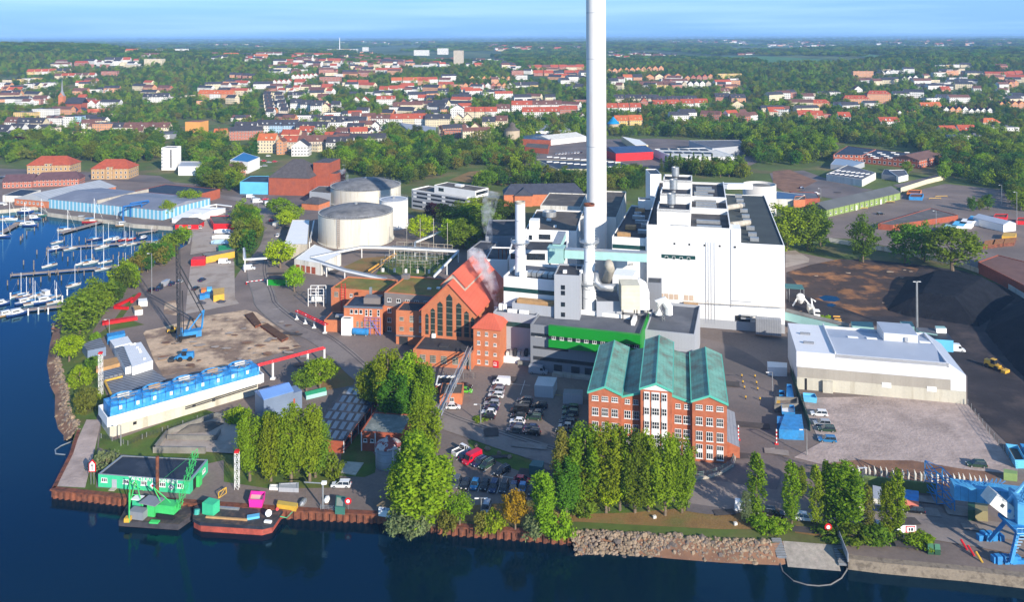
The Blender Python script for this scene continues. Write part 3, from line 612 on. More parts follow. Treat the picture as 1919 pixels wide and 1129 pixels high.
for x0,x1,y0,pr in prof:
 w_,r=MB(),MB()
 y1=fr.d-y0*.4
 top=[(x0+(x1-x0)*a,z) for a,z in pr]
 for y,rev in ((y0,0),(y1,1)):
  pl=[fr.p(x0,y,0),fr.p(x1,y,0)]+[fr.p(x,y,z) for x,z in top[::-1]]
  w_.poly(pl[::-1] if rev else pl)
 w_.quad(fr.p(x0,y1,0),fr.p(x0,y0,0),fr.p(x0,y0,pr[0][1]),fr.p(x0,y1,pr[0][1]));w_.quad(fr.p(x1,y0,0),fr.p(x1,y1,0),fr.p(x1,y1,pr[-1][1]),fr.p(x1,y0,pr[-1][1]))
 part('wall', w_,brick,t)
 o=.25 if x0 in (X[0],X[2],X[4]) else -.02
 tp=[(top[0][0]-o,top[0][1]-.02)]+top[1:-1]+[(top[-1][0]+o,top[-1][1]-.02)]
 for (xa,za),(xb,zb) in zip(tp[:-1],tp[1:]):
  A,B,C,D=fr.p(xa,y0-.3,za+.25),fr.p(xb,y0-.3,zb+.25),fr.p(xb,y1+.2,zb+.25),fr.p(xa,y1+.2,za+.25)
  r.quad(A,B,C,D)
 rf=part('roof', r,copper,t);g=MB()
 for (xa,za),(xb,zb) in zip(tp[:-1],tp[1:]):
  g.quad(fr.p(xa,y0-.33,za-.25),fr.p(xb,y0-.33,zb-.25),fr.p(xb,y0-.33,zb+.3),fr.p(xa,y0-.33,za+.3))
  g.quad(fr.p(xa,y0-.33,za+.3),fr.p(xb,y0-.33,zb+.3),fr.p(xb,y0-.05,zb+.3),fr.p(xa,y0-.05,za+.3))
  g.quad(fr.p(xa,y1+.2,za+.25),fr.p(xb,y1+.2,zb+.25),fr.p(xb,y1+.2,zb-.3),fr.p(xa,y1+.2,za-.3))
 for xx,zz in (tp[0],tp[-1]): g.prism([fr.p(xx-.12,y0-.3),fr.p(xx+.12,y0-.3),fr.p(xx+.12,y1),fr.p(xx-.12,y1)],zz-.2,zz+.3)
 if len(tp)==3: g.prism([fr.p(tp[1][0]-.15,y0-.3),fr.p(tp[1][0]+.15,y0-.3),fr.p(tp[1][0]+.15,y1),fr.p(tp[1][0]-.15,y1)],tp[1][1]+.2,tp[1][1]+.36)
 part('gutter', g,copperd,rf)
 ww=x1-x0;n=len(pr)
 if x0==X[2]:
  for fx,w2 in ((.2,1.2),(.48,1.8),(.76,1.2)):
   face('white_panel', t,fr,x0+ww*fx-w2/2-.1,x0+ww*fx+w2/2+.1,.8,16.6,frame,y=y0)
   for z in (.9,4.3,7.6,11.0,14.6): window(t,fr.p(x0+ww*fx,y0-.2,z),fr.u,w2,1.8,3 if w2>1.5 else 2,2)
  q=MB().poly([fr.p(x0+.5,y0-.06,17.1),fr.p(x1-.5,y0-.06,17.1),fr.p((x0+x1)/2,y0-.06,18.4)]);part('pediment', q,frame,t)
 elif n==2:
  cs=(x0+ww*.3,x0+ww*.73)
  wins(t,fr,cs,(12.2,),1.25,1.15,2,2,y=y0);wins(t,fr,cs,(8.5,),1.65,2.0,3,2,y=y0);wins(t,fr,cs,(4.9,),1.6,2.2,3,2,y=y0);wins(t,fr,cs,(.9,),1.6,3.1,3,2,y=y0,white_h=.9)
 else:
  cs=(x0+ww*.2,x0+ww*.5,x0+ww*.8)
  wins(t,fr,cs,(12.9,),1.6,1.2,3,2,y=y0);wins(t,fr,cs,(9.1,),1.6,2.0,3,2,y=y0);wins(t,fr,cs,(5.3,),1.6,2.3,3,2,y=y0);wins(t,fr,cs,(.9,),1.6,3.5,3,2,y=y0,white_h=.9)
LAND.append((fr.c(),'the copper-roofed brick office'))
s=side(fr,'r')
for yy in (4,9,14,19,24,28): wins(t,s,(yy,),(1.2,5.3,9.1),1.5,2.0,2,2)
an=MB().prism([fr.p(fr.w,3),fr.p(fr.w+3.2,3),fr.p(fr.w+3.2,22),fr.p(fr.w,22)],0,lambda p: 4.2 if (V3((p[0],p[1],0))-fr.a).dot(fr.u)<fr.w+1 else 3.0,mt=1)
part('annex', an,[brick,galv],t)
fg=Fr(zF(300,515),zF(1128,600),14.6,19)
t=flat('grey_works_building', 'long grey clad building with a bright green upper band facing the car park', 'office building', fg,greyc,greyr,par=.5)
LAND.append((fg.c(),'the green-banded grey building'))
xg=fg.xpix(zF(445,535))[0]
face('green_panel', t,fg,xg,fg.w+.3,12.1,15.1,green,y=0,th=1.4);face('green_panel', t,fg,xg,fg.w+.3,8.5,10.9,green,y=0,th=1.4)
face('green_panel', t,Fr(fg.p(fg.w,0),fg.p(fg.w,fg.d),14.6,5),-.1,fg.d,8.5,15.1,green,y=0,th=.4)
face('window_band', t,fg,xg+.1,fg.w,10.9,12.1,glass,y=0,th=1.0)
for k in range(11): window(t,fg.p(xg+1.6+k*(fg.w-xg)/11,-1.01,10.95),fg.u,1.2,1.05,2,1)
face('window_band', t,fg,.3,xg-.2,11.0,12.0,glass,th=.1);wins(t,fg,(2.0,3.2),(11.0,),.9,.9,1,1)
face('window_band', t,fg,1.0,xg+6,7.2,7.9,steeld,th=.1);face('window_band', t,fg,1.0,fg.w-2,3.6,4.7,steeld,th=.1)
for x in (9,14.5,18.8,22.8,27): face('gate', t,fg,x-1.4,x+1.2,0,2.8,steeld,th=.15)
face('loading_ramp', t,fg,7.5,21,0,.8,conc,y=0,th=2.4)
for k,x in enumerate((4,10,13)): onroof('roof_unit', t,fg,x+4,15,14.1,(3.0,1.2,1.3),white)
onroof('roof_edge', t,fg,fg.w*.72,14.5,14.1,(9,.5,1.2),white);onroof('roof_unit', t,fg,fg.w*.9,12,14.1,(1.2,6,1.4),white)
q=Fr(zF(0,470),zF(300,500),14.9,14)
fw=Fr(fg.p(-14.5,7),fg.p(0,7),14.9,15)
t=flat('grey_wing', 'recessed grey clad wing between the brick stair tower and the green-banded building', 'building', fw,greyl,greyr,par=.4)
face('window_band', t,fw,4,14,10.6,12.1,dteal,th=.08)
for k,x in enumerate((1.4,2.8,5.2,6.8,9.2,10.8)):
 onroof('cooling_unit', t,fw,x,1.6+(k<2)*2,14.5,(1.1,1.1,1.9) if k<2 else (1.5,.9,1.2),white)
fk=Fr(zF(98,150),zF(480,185),24.6,17)
t=flat('white_filter_building', 'white building with dark green window bands carrying the shorter slim stack', 'building', fk,white,greyr,par=.7)
face('window_band', t,fk,0,fk.w,19.6,21.0,dteal,th=.1)
for k in range(7): face('roof_cooler', t,Fr(fk.p(7,6),fk.p(20,6),24,2),k*1.9,k*1.9+1.6,24.2,25.6,steel,y=0,th=3)
onroof('railing', t,fk,fk.w*.6,4.2,24.2,(14,.12,1.3),steeld);onroof('roof_vent', t,fk,6.2,2.6,24,(2.2,2.2,1.9),white)
fa=Fr(zF(176,350),zF(480,372),17.6,6)
t=flat('white_annex', 'low grey annex with a slatted roof unit below the dark green band', 'annex', Fr(fk.p(4.4,-4.5),fk.p(fk.w+1,-4.5),17.4,4.4),greyl,greyr,par=.4)
onroof('slatted_cooler', t,Fr(fk.p(5,-4),fk.p(19,-4),17,3),7,1.7,17.0,(12.5,2.4,1.3),woodl)
ft=Fr(zF(480,140),zF(672,150),28.3,13)
t=flat('grey_stair_tower', 'grey clad stair tower with small black windows in front of the tall slim stack', 'tower', Fr(ft.a.copy(),ft.a+ft.u*ft.w,28.3,13),greyl,darkr,par=.5)
f2=Fr(ft.a.copy(),ft.a+ft.u*ft.w,28.3,13)
for z in (15.6,18.9,22.6,26.0-1.6): face('stair_window', t,f2,2.2,3.5,z-.8,z+.6,glass,th=.06)
onroof('roof_hatch', t,f2,3,4,27.8,(1.2,1.2,.9),white);onroof('roof_hatch', t,f2,8.2,5,27.8,(1,1,.9),white)
def stack(name,lab,c,z0,prof,m,cat='chimney', cap=steeld,rings=(),seams=()):
 t=thing(name,lab,cat,(c.x,c.y,z0));b=MB().lathe((c.x,c.y,0),prof,40);b.f.pop();b.m.pop();b.u.pop()
 part('shaft', b,m,t,smooth=True)
 r,z=prof[-1];part('rim', MB().lathe((c.x,c.y,0),[(r+.06,z-.7),(r+.06,z+.05),(r-.35,z+.05),(r-.4,z-6)],40),cap,t)
 for z in rings:
  rr=np.interp(z,[p[1] for p in prof],[p[0] for p in prof]);k=MB()
  k.lathe((c.x,c.y,0),[(rr,z-.15),(rr+1.5,z-.15),(rr+1.5,z),(rr,z)],24)
  for a in range(16):
   an=a*math.pi/8;x,y=c.x+math.cos(an)*(rr+1.4),c.y+math.sin(an)*(rr+1.4);k.bar((x,y,z),(x,y,z+1.1),.09)
   x2,y2=c.x+math.cos(an+math.pi/8)*(rr+1.4),c.y+math.sin(an+math.pi/8)*(rr+1.4);k.bar((x,y,z+1.1),(x2,y2,z+1.1),.09)
   k.bar((x,y,z-.1),(c.x+math.cos(an)*rr,c.y+math.sin(an)*rr,z-2.0),.1)
  part('platform', k,steel,t)
 for z in seams:
  rr=np.interp(z,[p[1] for p in prof],[p[0] for p in prof]);part('seam_ring', MB().lathe((c.x,c.y,0),[(rr+.03,z),(rr+.06,z+.18),(rr+.03,z+.2)],40),greyl,t)
 return t
chimw=mat('chimney_white_paint', (.74,.70,.64),.6,.05,.12,streak=True,col2=(.62,.52,.44),m2=(.56,.85),s2=.5,fine=.6)
cb=P((1119.3,547));cb.z=0
t=stack('tall_chimney', 'huge white concrete chimney rising above the horizon and out of the picture', cb,0,[(4.15,0),(4.05,60),(4.05,121.8)],chimw,rings=(),seams=(114.9,96.0,60.0))
LAND.append((cb,'the huge white chimney'))
c1=P((975.6,512),24.6)
t=stack('slim_stack', 'slim white stack standing on the white filter building', c1,24,[(1.9,24),(1.75,28),(1.68,49)],white,rings=(35.2,),seams=(30.5,42.5),cap=conc)
c2=P((1105.3,583),14.6)
t=stack('slim_stack', 'slim white stack rising from the green-edged roof beside the grey stair tower', c2,14,[(2.1,14),(2.1,27),(1.75,27.8),(1.75,50)],white,rings=(37.5,24.0),seams=(19,22,31),cap=rust)
k=MB()
for z in (17.5,21,24.5,28): k.bar((c2.x-4.2,c2.y+1.5,z),(c2.x-1.8,c2.y,z),.15);k.bar((c2.x-4.2,c2.y+1.5,z),(c2.x-4.2,c2.y+1.5,z+1.2),.12)
for z in range(15,48,1): k.bar((c2.x+1.5,c2.y-1.75,z),(c2.x+2.1,c2.y-1.6,z),.08)
part('ladder', k,steel,t)
BL,BR=P((1213.2,606)),P((1471.5,626));fb=Fr(BL,BR,36,92)
xb=fb.xpix(zA(790,645))[0];xc=fb.xpix(zA(862,700))[0]
t=thing('boiler_house', 'giant windowless white boiler house filling the middle of the plant', 'power station', fb.c())
LAND.append((fb.c(),'the giant white boiler house'))
part('wall', MB().prism(fb.rect(0,0,xb),0,36,top=False),whitep,t);part('wall', MB().prism(fb.rect(xb,.15),0,31,top=False),whitep,t)
part('wall', MB().prism(fb.rect(xb+.02,.1,xc,7),30,36.2),whitep,t)
part('roof', MB().poly([V3((p.x,p.y,35.2)) for p in fb.rect(.3,.3,xb-.3)]),darkr,t);part('roof', MB().poly([V3((p.x,p.y,30.7)) for p in fb.rect(xb,.6)]),mat('green_black_roof', (.052,.062,.060),.85,.2,.15),t)
for x0,x1,y0,y1,z in ((0,xb,0,.4,36.2),(xb-.4,xb,.4,91.6,36.8),(0,.4,.4,91.6,36.2),(0,xb,91.6,92,36.2),(xb,fb.w,.15,.5,31.15),(fb.w-.3,fb.w,.5,92,31.15)):
 part('parapet', MB().prism(fb.rect(x0,y0,x1,y1),36 if z>32 else 31,z),white,t)
for yy in (27,50): part('cross_wall', MB().prism(fb.rect(9,yy,xb,yy+1.2),35,37.4),white,t)
for (zx,zy,ln) in ((632,575,8.6),(637,612,8.8),(617,432,8.2),(615,452,8.2),(617,470,8.2),(617,488,8.4),(600,340,7),(610,357,8),(580,375,6),(600,392,8)):
 q=P(zA(zx,zy),36.5);part('roof_ventilator', MB().box((q.x,q.y,35.3),(ln,1.5,1.2),fb.rz),steel,t)
for (zx,zy) in ((845,397),(855,428),(865,458),(883,500),(895,538),(905,572),(928,622),(943,666),(957,700)):
 q=P(zA(zx,zy),31.8);part('roof_ventilator', MB().box((q.x,q.y,30.7),(3.0,1.7,1.3),fb.rz),steel,t)
for zx,zy in ((800,460),(850,577)):
 q=P(zA(zx,zy),33);part('flue_duct', MB().tube([fb.p(xb,(q.y-fb.a.y),33)+V3((q.x-fb.p(xb,(q.y-fb.a.y)).x-5,0,0)),q+V3((3.5,-.8,-.6))],1.1,12),conc,t)
for k,yy in enumerate((2.5,26,50)):
 x0,x1=3.6,15.6;z1=41.6+k*1.2
 m=MB().prism(fb.rect(x0,yy,x1,yy+14),35,z1,top=False);tr=part('boiler_top', m,white,t)
 part('roof', MB().poly([V3((p.x,p.y,z1-.7)) for p in fb.rect(x0+.2,yy+.2,x1-.2,yy+13.8)]),darkr,tr)
 for a in ((x0,yy,x1,yy+.35),(x0,yy+13.65,x1,yy+14),(x0,yy,x0+.35,yy+14),(x1-.35,yy,x1,yy+14)): part('parapet', MB().prism(fb.rect(*a),z1-1,z1+.05),white,tr)
 c=fb.p(8.6,yy+6.5);part('steam_vent', MB().lathe((c.x,c.y,z1-.6),[(.9,0),(.9,.8),(1.6,1.4),(1.6,5.2),(1.4,5.2),(1.3,4.4)],20),steel,tr,smooth=False)
 if k: part('link_roof', MB().prism(fb.rect(x0,yy-9,x1,yy),35,37.5,mt=1),[white,darkr],tr)
part('roof_unit', MB().box(fb.p(12,1.6,35.2),(6,1.3,1.0),fb.rz),steel,t)
for i,(zx,zy) in enumerate(((318,214),(423,220),(530,226),(637,231),(745,238))): x,z=fb.xpix(zG(zx,zy));face('vent_opening', t,fb,x-.35,x+.35,z-.35,z+.35,rubber,th=.04)
x0,z1=fb.xpix(zG(226,287));x1,z0=fb.xpix(zG(466,328));g_=face('window_strip', t,fb,x0,x1,z0,z1,dteal,th=.05)
for i in range(4): window(t,fb.p(x0+1.8+i*(x1-x0-1.6)/4,-.06,z1-1.7),fb.u,1.1,1.1,1,1,frame,glassg)
x0,z1=fb.xpix(zG(208,563));x1,z0=fb.xpix(zG(455,622));n=7
panb=mat('pinkish_glass_blocks', (.52,.40,.30),.6,.08,1)
for i in range(n):
 if i!=4: face('wall_light', t,fb,x0+.15+i*(x1-x0)/n,x0+(i+1)*(x1-x0)/n-.15,z0+.2,z1,panb,th=.05)
x,_=fb.xpix(zG(570,300))
for dx in (-1.6,-.7,.3,1.4): face('cable_duct', t,fb,x+dx,x+dx+.1,1.5,31,greyl,th=.15)
face('downpipe', t,fb,xb-.1,xb+.12,8,36,greyl,th=.12);x,z=fb.xpix(zG(860,628));face('downpipe', t,fb,xb,x,z,z+.2,greyl,th=.12)
x0,z0=fb.xpix(zG(748,835));x1,z1=fb.xpix(zG(852,765));face('gate', t,fb,x0,x1,0,5.2,rubber,th=.05)
x0,_=fb.xpix(zG(885,830));x1,_=fb.xpix(zG(1060,830));face('steel_container', t,fb,x0,x1,1.2,6.5,galv,y=-3,th=3)
x0,z0=fb.xpix(zG(785,735));x1,z1=fb.xpix(zG(900,692));face('balcony', t,fb,x0,x1,z0,z0+.2,greyl,th=1.5);face('balcony_rail', t,fb,x0,x1,z0+1.1,z0+1.2,steel,th=1.5)
k=MB();x0,z0=fb.xpix(zG(380,720));x1,z1=fb.xpix(zG(1090,745));k.tube([fb.p(x0,-1.2,9.0),fb.p(x1,-1.2,9.6)],.13,6)
for i in range(9): k.bar(fb.p(x0+(x1-x0)*i/8,-1.2,9.1),fb.p(x0+(x1-x0)*i/8,0,9.9),.1)
part('wall_pipe', k,conc,t)
face('base_strip', t,fb,12,fb.w,0,3.2,greyl,th=.06)  # greyer strip along the foot of the front wall
x0,z0=fb.xpix(zG(385,660));x1,z1=fb.xpix(zG(485,655));face('platform', t,fb,x0,x1,z0,z0+2.0,woodl,th=2.4)
sh=Fr(zA(140,430),zA(232,432),34,5);t=flat('white_lift_shaft', 'slim white lift shaft between the roofs beside the three steam vents', 'lift shaft', sh,white,steeld,par=.3)
sh=Fr(zA(222,250),zA(300,250),36,16);t=flat('white_stair_shaft', 'tall white stair shaft at the rear corner of the boiler house', 'stair tower', sh,white,steeld,par=.3)
sg=Fr(q8(1082,690),q8(1320,705),30.4,58);t=flat('white_bunker_building', 'white building with a dark green band and ventilated dark roof joined to the boiler house', 'building', Fr(sg.a.copy(),sg.a+sg.u*16,30.4,58),white,darkr,par=.6)
sg=Fr(sg.a.copy(),sg.a+sg.u*16,30.4,58)
face('window_band', t,sg,.2,12.5,26.1,27.6,dteal,th=.06);face('corner_shaft', t,sg,12.5,15.6,4,31,white,th=1.6)
for x,y,a,b in ((4,4,5,2),(11,10,5,2),(5,16,4,3),(9,26,7,1.2),(6,34,5,2),(11,44,2,3),(5,48,4,2)): onroof('roof_ventilator', t,sg,x,y,29.8,(a,b,1.4),steel if y % 4 else woodl)
for x,y in ((10,20),(5,40)): c=sg.p(x,y);part('roof_fan', MB().lathe((c.x,c.y,29.8),[(1.5,0),(1.5,1.5),(1.1,1.6),(1.0,1)],16),steel,t)
face('pipe_rack', t,sg,2,6,8,24,white,th=2.5);face('pipe_rack', t,sg,7,8,20.8,21.1,steel,th=2.2)
d0=P(zF(1060,230),26);t=thing('flue_gas_filter', 'cream sheet metal flue gas filter on legs above the grey roof', 'filter', P(zF(1060,430),14.6))
ff=Fr(P(zF(988,300),22),P(zF(1075,300),22),24,7)
b=MB().prism(ff.rect(0,0,6,7),17.4,25.2);b2=MB();
part('casing', b,mat('cream_sheet', (.62,.57,.43),.6,.1,.4,stripe=('z', 1.3,.2,.08)),t)
part('hood', MB().prism(ff.rect(6,0,9,7),17.4,lambda p: 25.2 if (V3((p[0],p[1],0))-ff.a).dot(ff.u)<7 else 20.5),white,t)
for x,y in ((.5,.5),(5,.5),(5,6.5),(8.5,.5)): k=MB().bar(ff.p(x,y,14.2),ff.p(x,y,17.4),.3);part('leg', k,steeld,t)
c=P(zF(1168,400),15);t2=solo('exhaust_bend', 'fat white exhaust pipe bending down beside the cream filter', 'pipe', MB().tube([c+UZ(-.8),c+UZ(5.5),c+V3((-.8,.4,8)),c+V3((-2.6,.8,9))],1.35,14),white,smooth=True)
c=P(zF(1290,430),15);t2=solo('roof_cooler', 'white bent duct with a cooler on the flat grey roof by the boiler house', 'duct', MB().tube([c+V3((-1,0,-.5)),c+V3((-1,0,3.6)),c+V3((.6,0,4.2)),c+V3((2.4,0,1.8)),c+V3((2.4,0,-.5))],1.3,10),white)
pf=Fr(P(zF(920,190),22),P(zF(1030,200),22),22,8);t=thing('white_duct_house', 'small white duct house beside the steel elbow pipe', 'duct house', pf.c(14));part('wall', MB().prism(pf.rect(0,0,7,8),13.9,24.2),white,t)
face('opening', t,pf,3.1,4.0,21,21.9,rubber,th=.05)
e=P(zF(860,240),23);solo('steel_elbow_pipe', 'thick bare steel elbow pipe between the tall slim stack and the white duct house', 'pipe', MB().tube([e+V3((-3,2,5)),e+V3((-2.6,1,1.6)),e+V3((-1,0,.2)),e+V3((4,-.8,0))],1.25,14),steel,smooth=True)
solo('flue_duct', 'round flue duct slanting up to the foot of the huge chimney', 'pipe', MB().tube([P(zF(870,200),24),P(zF(905,100),29),P(zF(890,60),32)],1.5,14),conc,smooth=True)
q=Fr(P(zF(800,345),19),P(zF(990,345),19),19,12);t=flat('grey_equipment_block', 'low grey equipment block at the foot of the tall slim stack', 'building', q,greyl,greyr,par=.3)
rl=Fr(fg.p(fg.w+.2,1),fg.p(fg.w+15.5,1),14.2,24);t=flat('grey_rear_building', 'grey flat roofed building between the green panel and the boiler house', 'building', Fr(fg.p(fg.w+.4,9),fg.p(fg.w+15.5,9),13.2,28),greyl,greyr,par=.8)
rl2=Fr(fg.p(fg.w+4,2),fg.p(fg.w+15.2,2),8.6,6.8);t=flat('low_grey_block', 'lower grey block with a sunken roof behind the copper-roofed office', 'building', rl2,greyl,greyr,par=.8)
sg2=Fr(P(zG(128,488),22),P(zG(197,492),22),22,6);t=flat('blue_grey_shaft', 'narrow blue-grey shaft against the boiler house corner', 'shaft', Fr(sg2.a.copy(),sg2.a+sg2.u*4.6,22,6),greyc,steeld,par=.2,z0=12)
k=MB();mt_=P(zF(1305,575),8.6)
for dx in (-.5,.5):
 for dy in (-.5,.5): k.bar(mt_+V3((dx,dy,0)),mt_+V3((dx*.6,dy*.6,7)),.12)
for z in range(0,7): k.bar(mt_+V3((-.5,-.5,z)),mt_+V3((.5,-.5,z+1)),.08);k.bar(mt_+V3((.5,-.5,z)),mt_+V3((-.5,-.5,z+1)),.08)
solo('lattice_mast', 'small grey lattice mast on the low grey roof', 'mast', k,steel)
ch=P(q8(690,815),27);
t=thing('transfer_house', 'pale teal transfer house on steel legs behind the two slim stacks', 'conveyor house', (ch.x,ch.y,16))
part('wall', MB().box((ch.x,ch.y,24.3),(5.6,5.2,5.2),-G14),teal,t);part('roof', MB().box((ch.x,ch.y,29.5),(6,5.6,.3),-G14),teal,t)
for dx,dy in ((-2.4,-2.2),(2.4,-2.2),(-2.4,2.2),(2.4,2.2)): part('leg', MB().bar((ch.x+dx,ch.y+dy,12),(ch.x+dx,ch.y+dy,24.4),.35),steeld,t)
for s_ in (1,-1): part('brace', MB().bar((ch.x-2.4*s_,ch.y-2.2,17),(ch.x+2.4*s_,ch.y-2.2,24),.25),steeld,t)
a,b=P(q8(745,808),27.5),P(zA(195,835),26.2)
def gallery(name,lab,a,b,w_,h_,m,cat='conveyor bridge', roofm=None,leg=None):
 d=(b-a);L=d.length;u=d.normalized();n=u.cross(UZ(1)).normalized();up=n.cross(u)
 c=[(-w_/2,-h_/2),(w_/2,-h_/2),(w_/2,h_/2),(-w_/2,h_/2)];k=MB();A=[a+n*x+up*z for x,z in c];B=[b+n*x+up*z for x,z in c]
 for i in range(4): k.quad(A[i],B[i],B[(i+1) % 4],A[(i+1) % 4])
 k.poly(A[::-1]);k.poly(B);t=thing(name,lab,cat,(a.x,a.y,a.z-h_/2));part('gallery', k,m,t)
 r=MB();e=[(-w_/2-.15,h_/2+.03),(w_/2+.15,h_/2+.03),(w_/2+.15,h_/2+.25),(-w_/2-.15,h_/2+.25)];A=[a+n*x+up*z for x,z in e];B=[b+n*x+up*z for x,z in e]
 for i in range(4): r.quad(A[i],B[i],B[(i+1) % 4],A[(i+1) % 4])
 part('roof', r,roofm or steel,t);return t
gallery('conveyor_bridge', 'pale teal conveyor bridge passing the huge chimney to the boiler house', a,b,2.8,3.0,teal)
gallery('conveyor_bridge', 'short sloping teal conveyor bridge running up behind the transfer house', P(q8(690,770),29),P(q8(730,680),31),2.8,2.6,teal)
def quickflat(name,lab,fl,frr,h,d,wall,roof,par=.5,cat='building', z0=0): f=Fr(fl,frr,h,d);return f,flat(name,lab,cat,f,wall,roof,par=par,z0=z0)
f,t=quickflat('white_turbine_hall', 'white hall with a broad brown roof and round steaming vent behind the slim stack', q8(470,640),q8(832,652),23,40,white,brownr)
c=P(q8(640,525),24);k=MB().lathe((c.x,c.y,22.6),[(3.2,0),(3.2,2.3),(2.4,2.3),(2.3,1.2)],24);part('steam_vent', k,steel,t)
for x,y,a in ((12,8,1.2),(26,5,1.2),(30,22,2.2),(8,20,2)): onroof('roof_hatch', t,f,x,y,22.5,(a,a,.8),white)
xa,za=f.xpix(q8(565,690));face('window_strip', t,f,xa,xa+5,za-1.2,za+1,glass,th=.06);xa,za=f.xpix(q8(507,697));face('window_strip', t,f,xa-.7,xa+.7,za-1,za+1,glass,th=.06)
onroof('roof_house', t,f,3.5,4,22.5,(4,5,4),white)
f,t=quickflat('white_pump_building', 'long low white building with a dark roof in front of the steaming hall', q8(358,785),q8(765,792),21,16,white,darkr)
xa,za=f.xpix(q8(385,828));face('window_strip', t,f,xa-1,xa+1,za-1.2,za+1,glass,th=.06);xa,za=f.xpix(q8(480,830));xb2,_=f.xpix(q8(610,830));face('window_strip', t,f,xa,xb2,za-1.4,za+1.2,glass,th=.06)
f,t=quickflat('dark_roofed_wing', 'low wing with three thin exhaust pipes on its dark roof behind the red gable', q8(190,852),q8(345,856),14,20,white,darkr)
for i in range(4): c=f.p(5+i*1.6,3);part('exhaust_pipe', MB().lathe((c.x,c.y,13.5),[(.2,0),(.2,4)],8),rust,t)
f,t=quickflat('black_roofed_block', 'flat block with a black roof between the trees and the slim stack', q8(190,690),q8(400,690),13,34,greyc,darkr)
f,t=quickflat('black_roofed_block', 'flat dark block beside the grey pipe bridge behind the red gable', q8(60,790),q8(190,800),12,18,greyc,darkr)
f,t=quickflat('broad_dark_roofed_hall', 'broad hall with a dark felt roof directly behind the huge chimney', q8(860,545),q8(1110,556),24,62,offw,brownr)
for x,y in ((4,10),(24,12),(26,34)): onroof('roof_light', t,f,x,y,23.5,(4.5,3,1),frame)
f=Fr(q8(575,470),q8(860,480),19,34);t=flat('brown_roofed_hall', 'low hall with a brown roof between the steaming hall and the old slate-roofed offices', 'building', f,offw,brownr,par=.4)
f=Fr(P(q8(320,478)),P(q8(880,470)),8,14);t=gable('slate_roofed_offices', 'long old brick building with a dark slate roof behind the plant', 'building', f,7.5,5,bricko,mat('dark_slate', (.05,.055,.075),.7,.25,.5),hip=5)
f=Fr(P(q8(395,480)),P(q8(520,480)),8,9);t=gable('slate_roofed_wing', 'short brick cross wing with a dark slate roof behind the shorter slim stack', 'building', f,7,4,bricko,MATS['dark_slate'],along='v')
c=P((1424,445));t=thing('round_silo', 'round pale concrete silo behind the dark roof of the boiler house', 'silo', c);
part('shell', MB().lathe((c.x,c.y,0),[(8.4,0),(8.4,28),(8.0,28),(8.0,27.2)],40),conc if 0 else mat('silo_concrete', (.56,.53,.48),.8,.08,.3,streak=True),t,smooth=True)
part('cover', MB().lathe((c.x,c.y,0),[(8.0,27.0),(.5,27.6)],40),darkconc,t);LAND.append((c,'the round concrete silo'))
gallery('conveyor_bridge', 'white roofed conveyor bridge joining the round silo to the boiler house', P(zA(725,335),33),P(zA(905,335),29),6,2.2,white,roofm=white)
e0,e1=P(zE(848,403),13.9),P(zE(1262,430),13.9)
fc=Fr(P((790.4,629),5.2),P(zE(1262,640),5.2),14,36)
t=thing('brick_gable_hall', 'orange brick hall with tall pointed leaded windows under a steep red gable roof', 'turbine hall', fc.c())
LAND.append((fc.c(),'the red gabled brick hall'))
hw,ap=13.9,23.2;xm=fc.w/2
m=MB().prism(fc.rect(),0,hw,top=False)
for y,rv in ((0,0),(36,1)):
 g=[fc.p(0,y,hw),fc.p(fc.w,y,hw),fc.p(xm,y,ap)];m.poly(g[::-1] if rv else g)
part('wall', m,bricko,t)
r=MB()
def rq(x0,z0,x1,z1,y0,y1,th=.3):
 A,B,C,D=fc.p(x0,y0,z0),fc.p(x1,y0,z1),fc.p(x1,y1,z1),fc.p(x0,y1,z0);dn=UZ(-th)
 r.quad(A,B,C,D);r.quad(A+dn,B+dn,B,A);r.quad(D,C,C+dn,D+dn);r.quad(A,D,D+dn,A+dn);r.quad(B+dn,C+dn,C,B)
sl=(ap-hw)/xm
rq(-.6,hw-.6*sl+.35,xm,ap+.35,-.5,36.5);rq(xm,ap+.35,fc.w+.6,hw-.6*sl+.35,-.5,36.5)
part('roof', r,redroof,t)
r=MB();rq(xm-4.6,ap-4.6*sl+2.3,xm,ap+2.3,4.5,34);rq(xm,ap+2.3,xm+4.6,ap-4.6*sl+2.3,4.5,34);r2=part('ridge_lantern', r,redroof,t)
r=MB()
for s_ in (-1,1): r.prism([fc.p(xm+s_*4.1-.05,5),fc.p(xm+s_*4.1+.05,5),fc.p(xm+s_*4.1+.05,33.5),fc.p(xm+s_*4.1-.05,33.5)],ap-4.1*sl,ap-4.1*sl+1.9)
r.poly([fc.p(xm-4.1,5,ap-4.1*sl),fc.p(xm+4.1,5,ap-4.1*sl),fc.p(xm+4.1,5,ap-4.1*sl+2),fc.p(xm,5,ap+2.0),fc.p(xm-4.1,5,ap-4.1*sl+2)])
part('lantern_louvre', r,conc,r2)
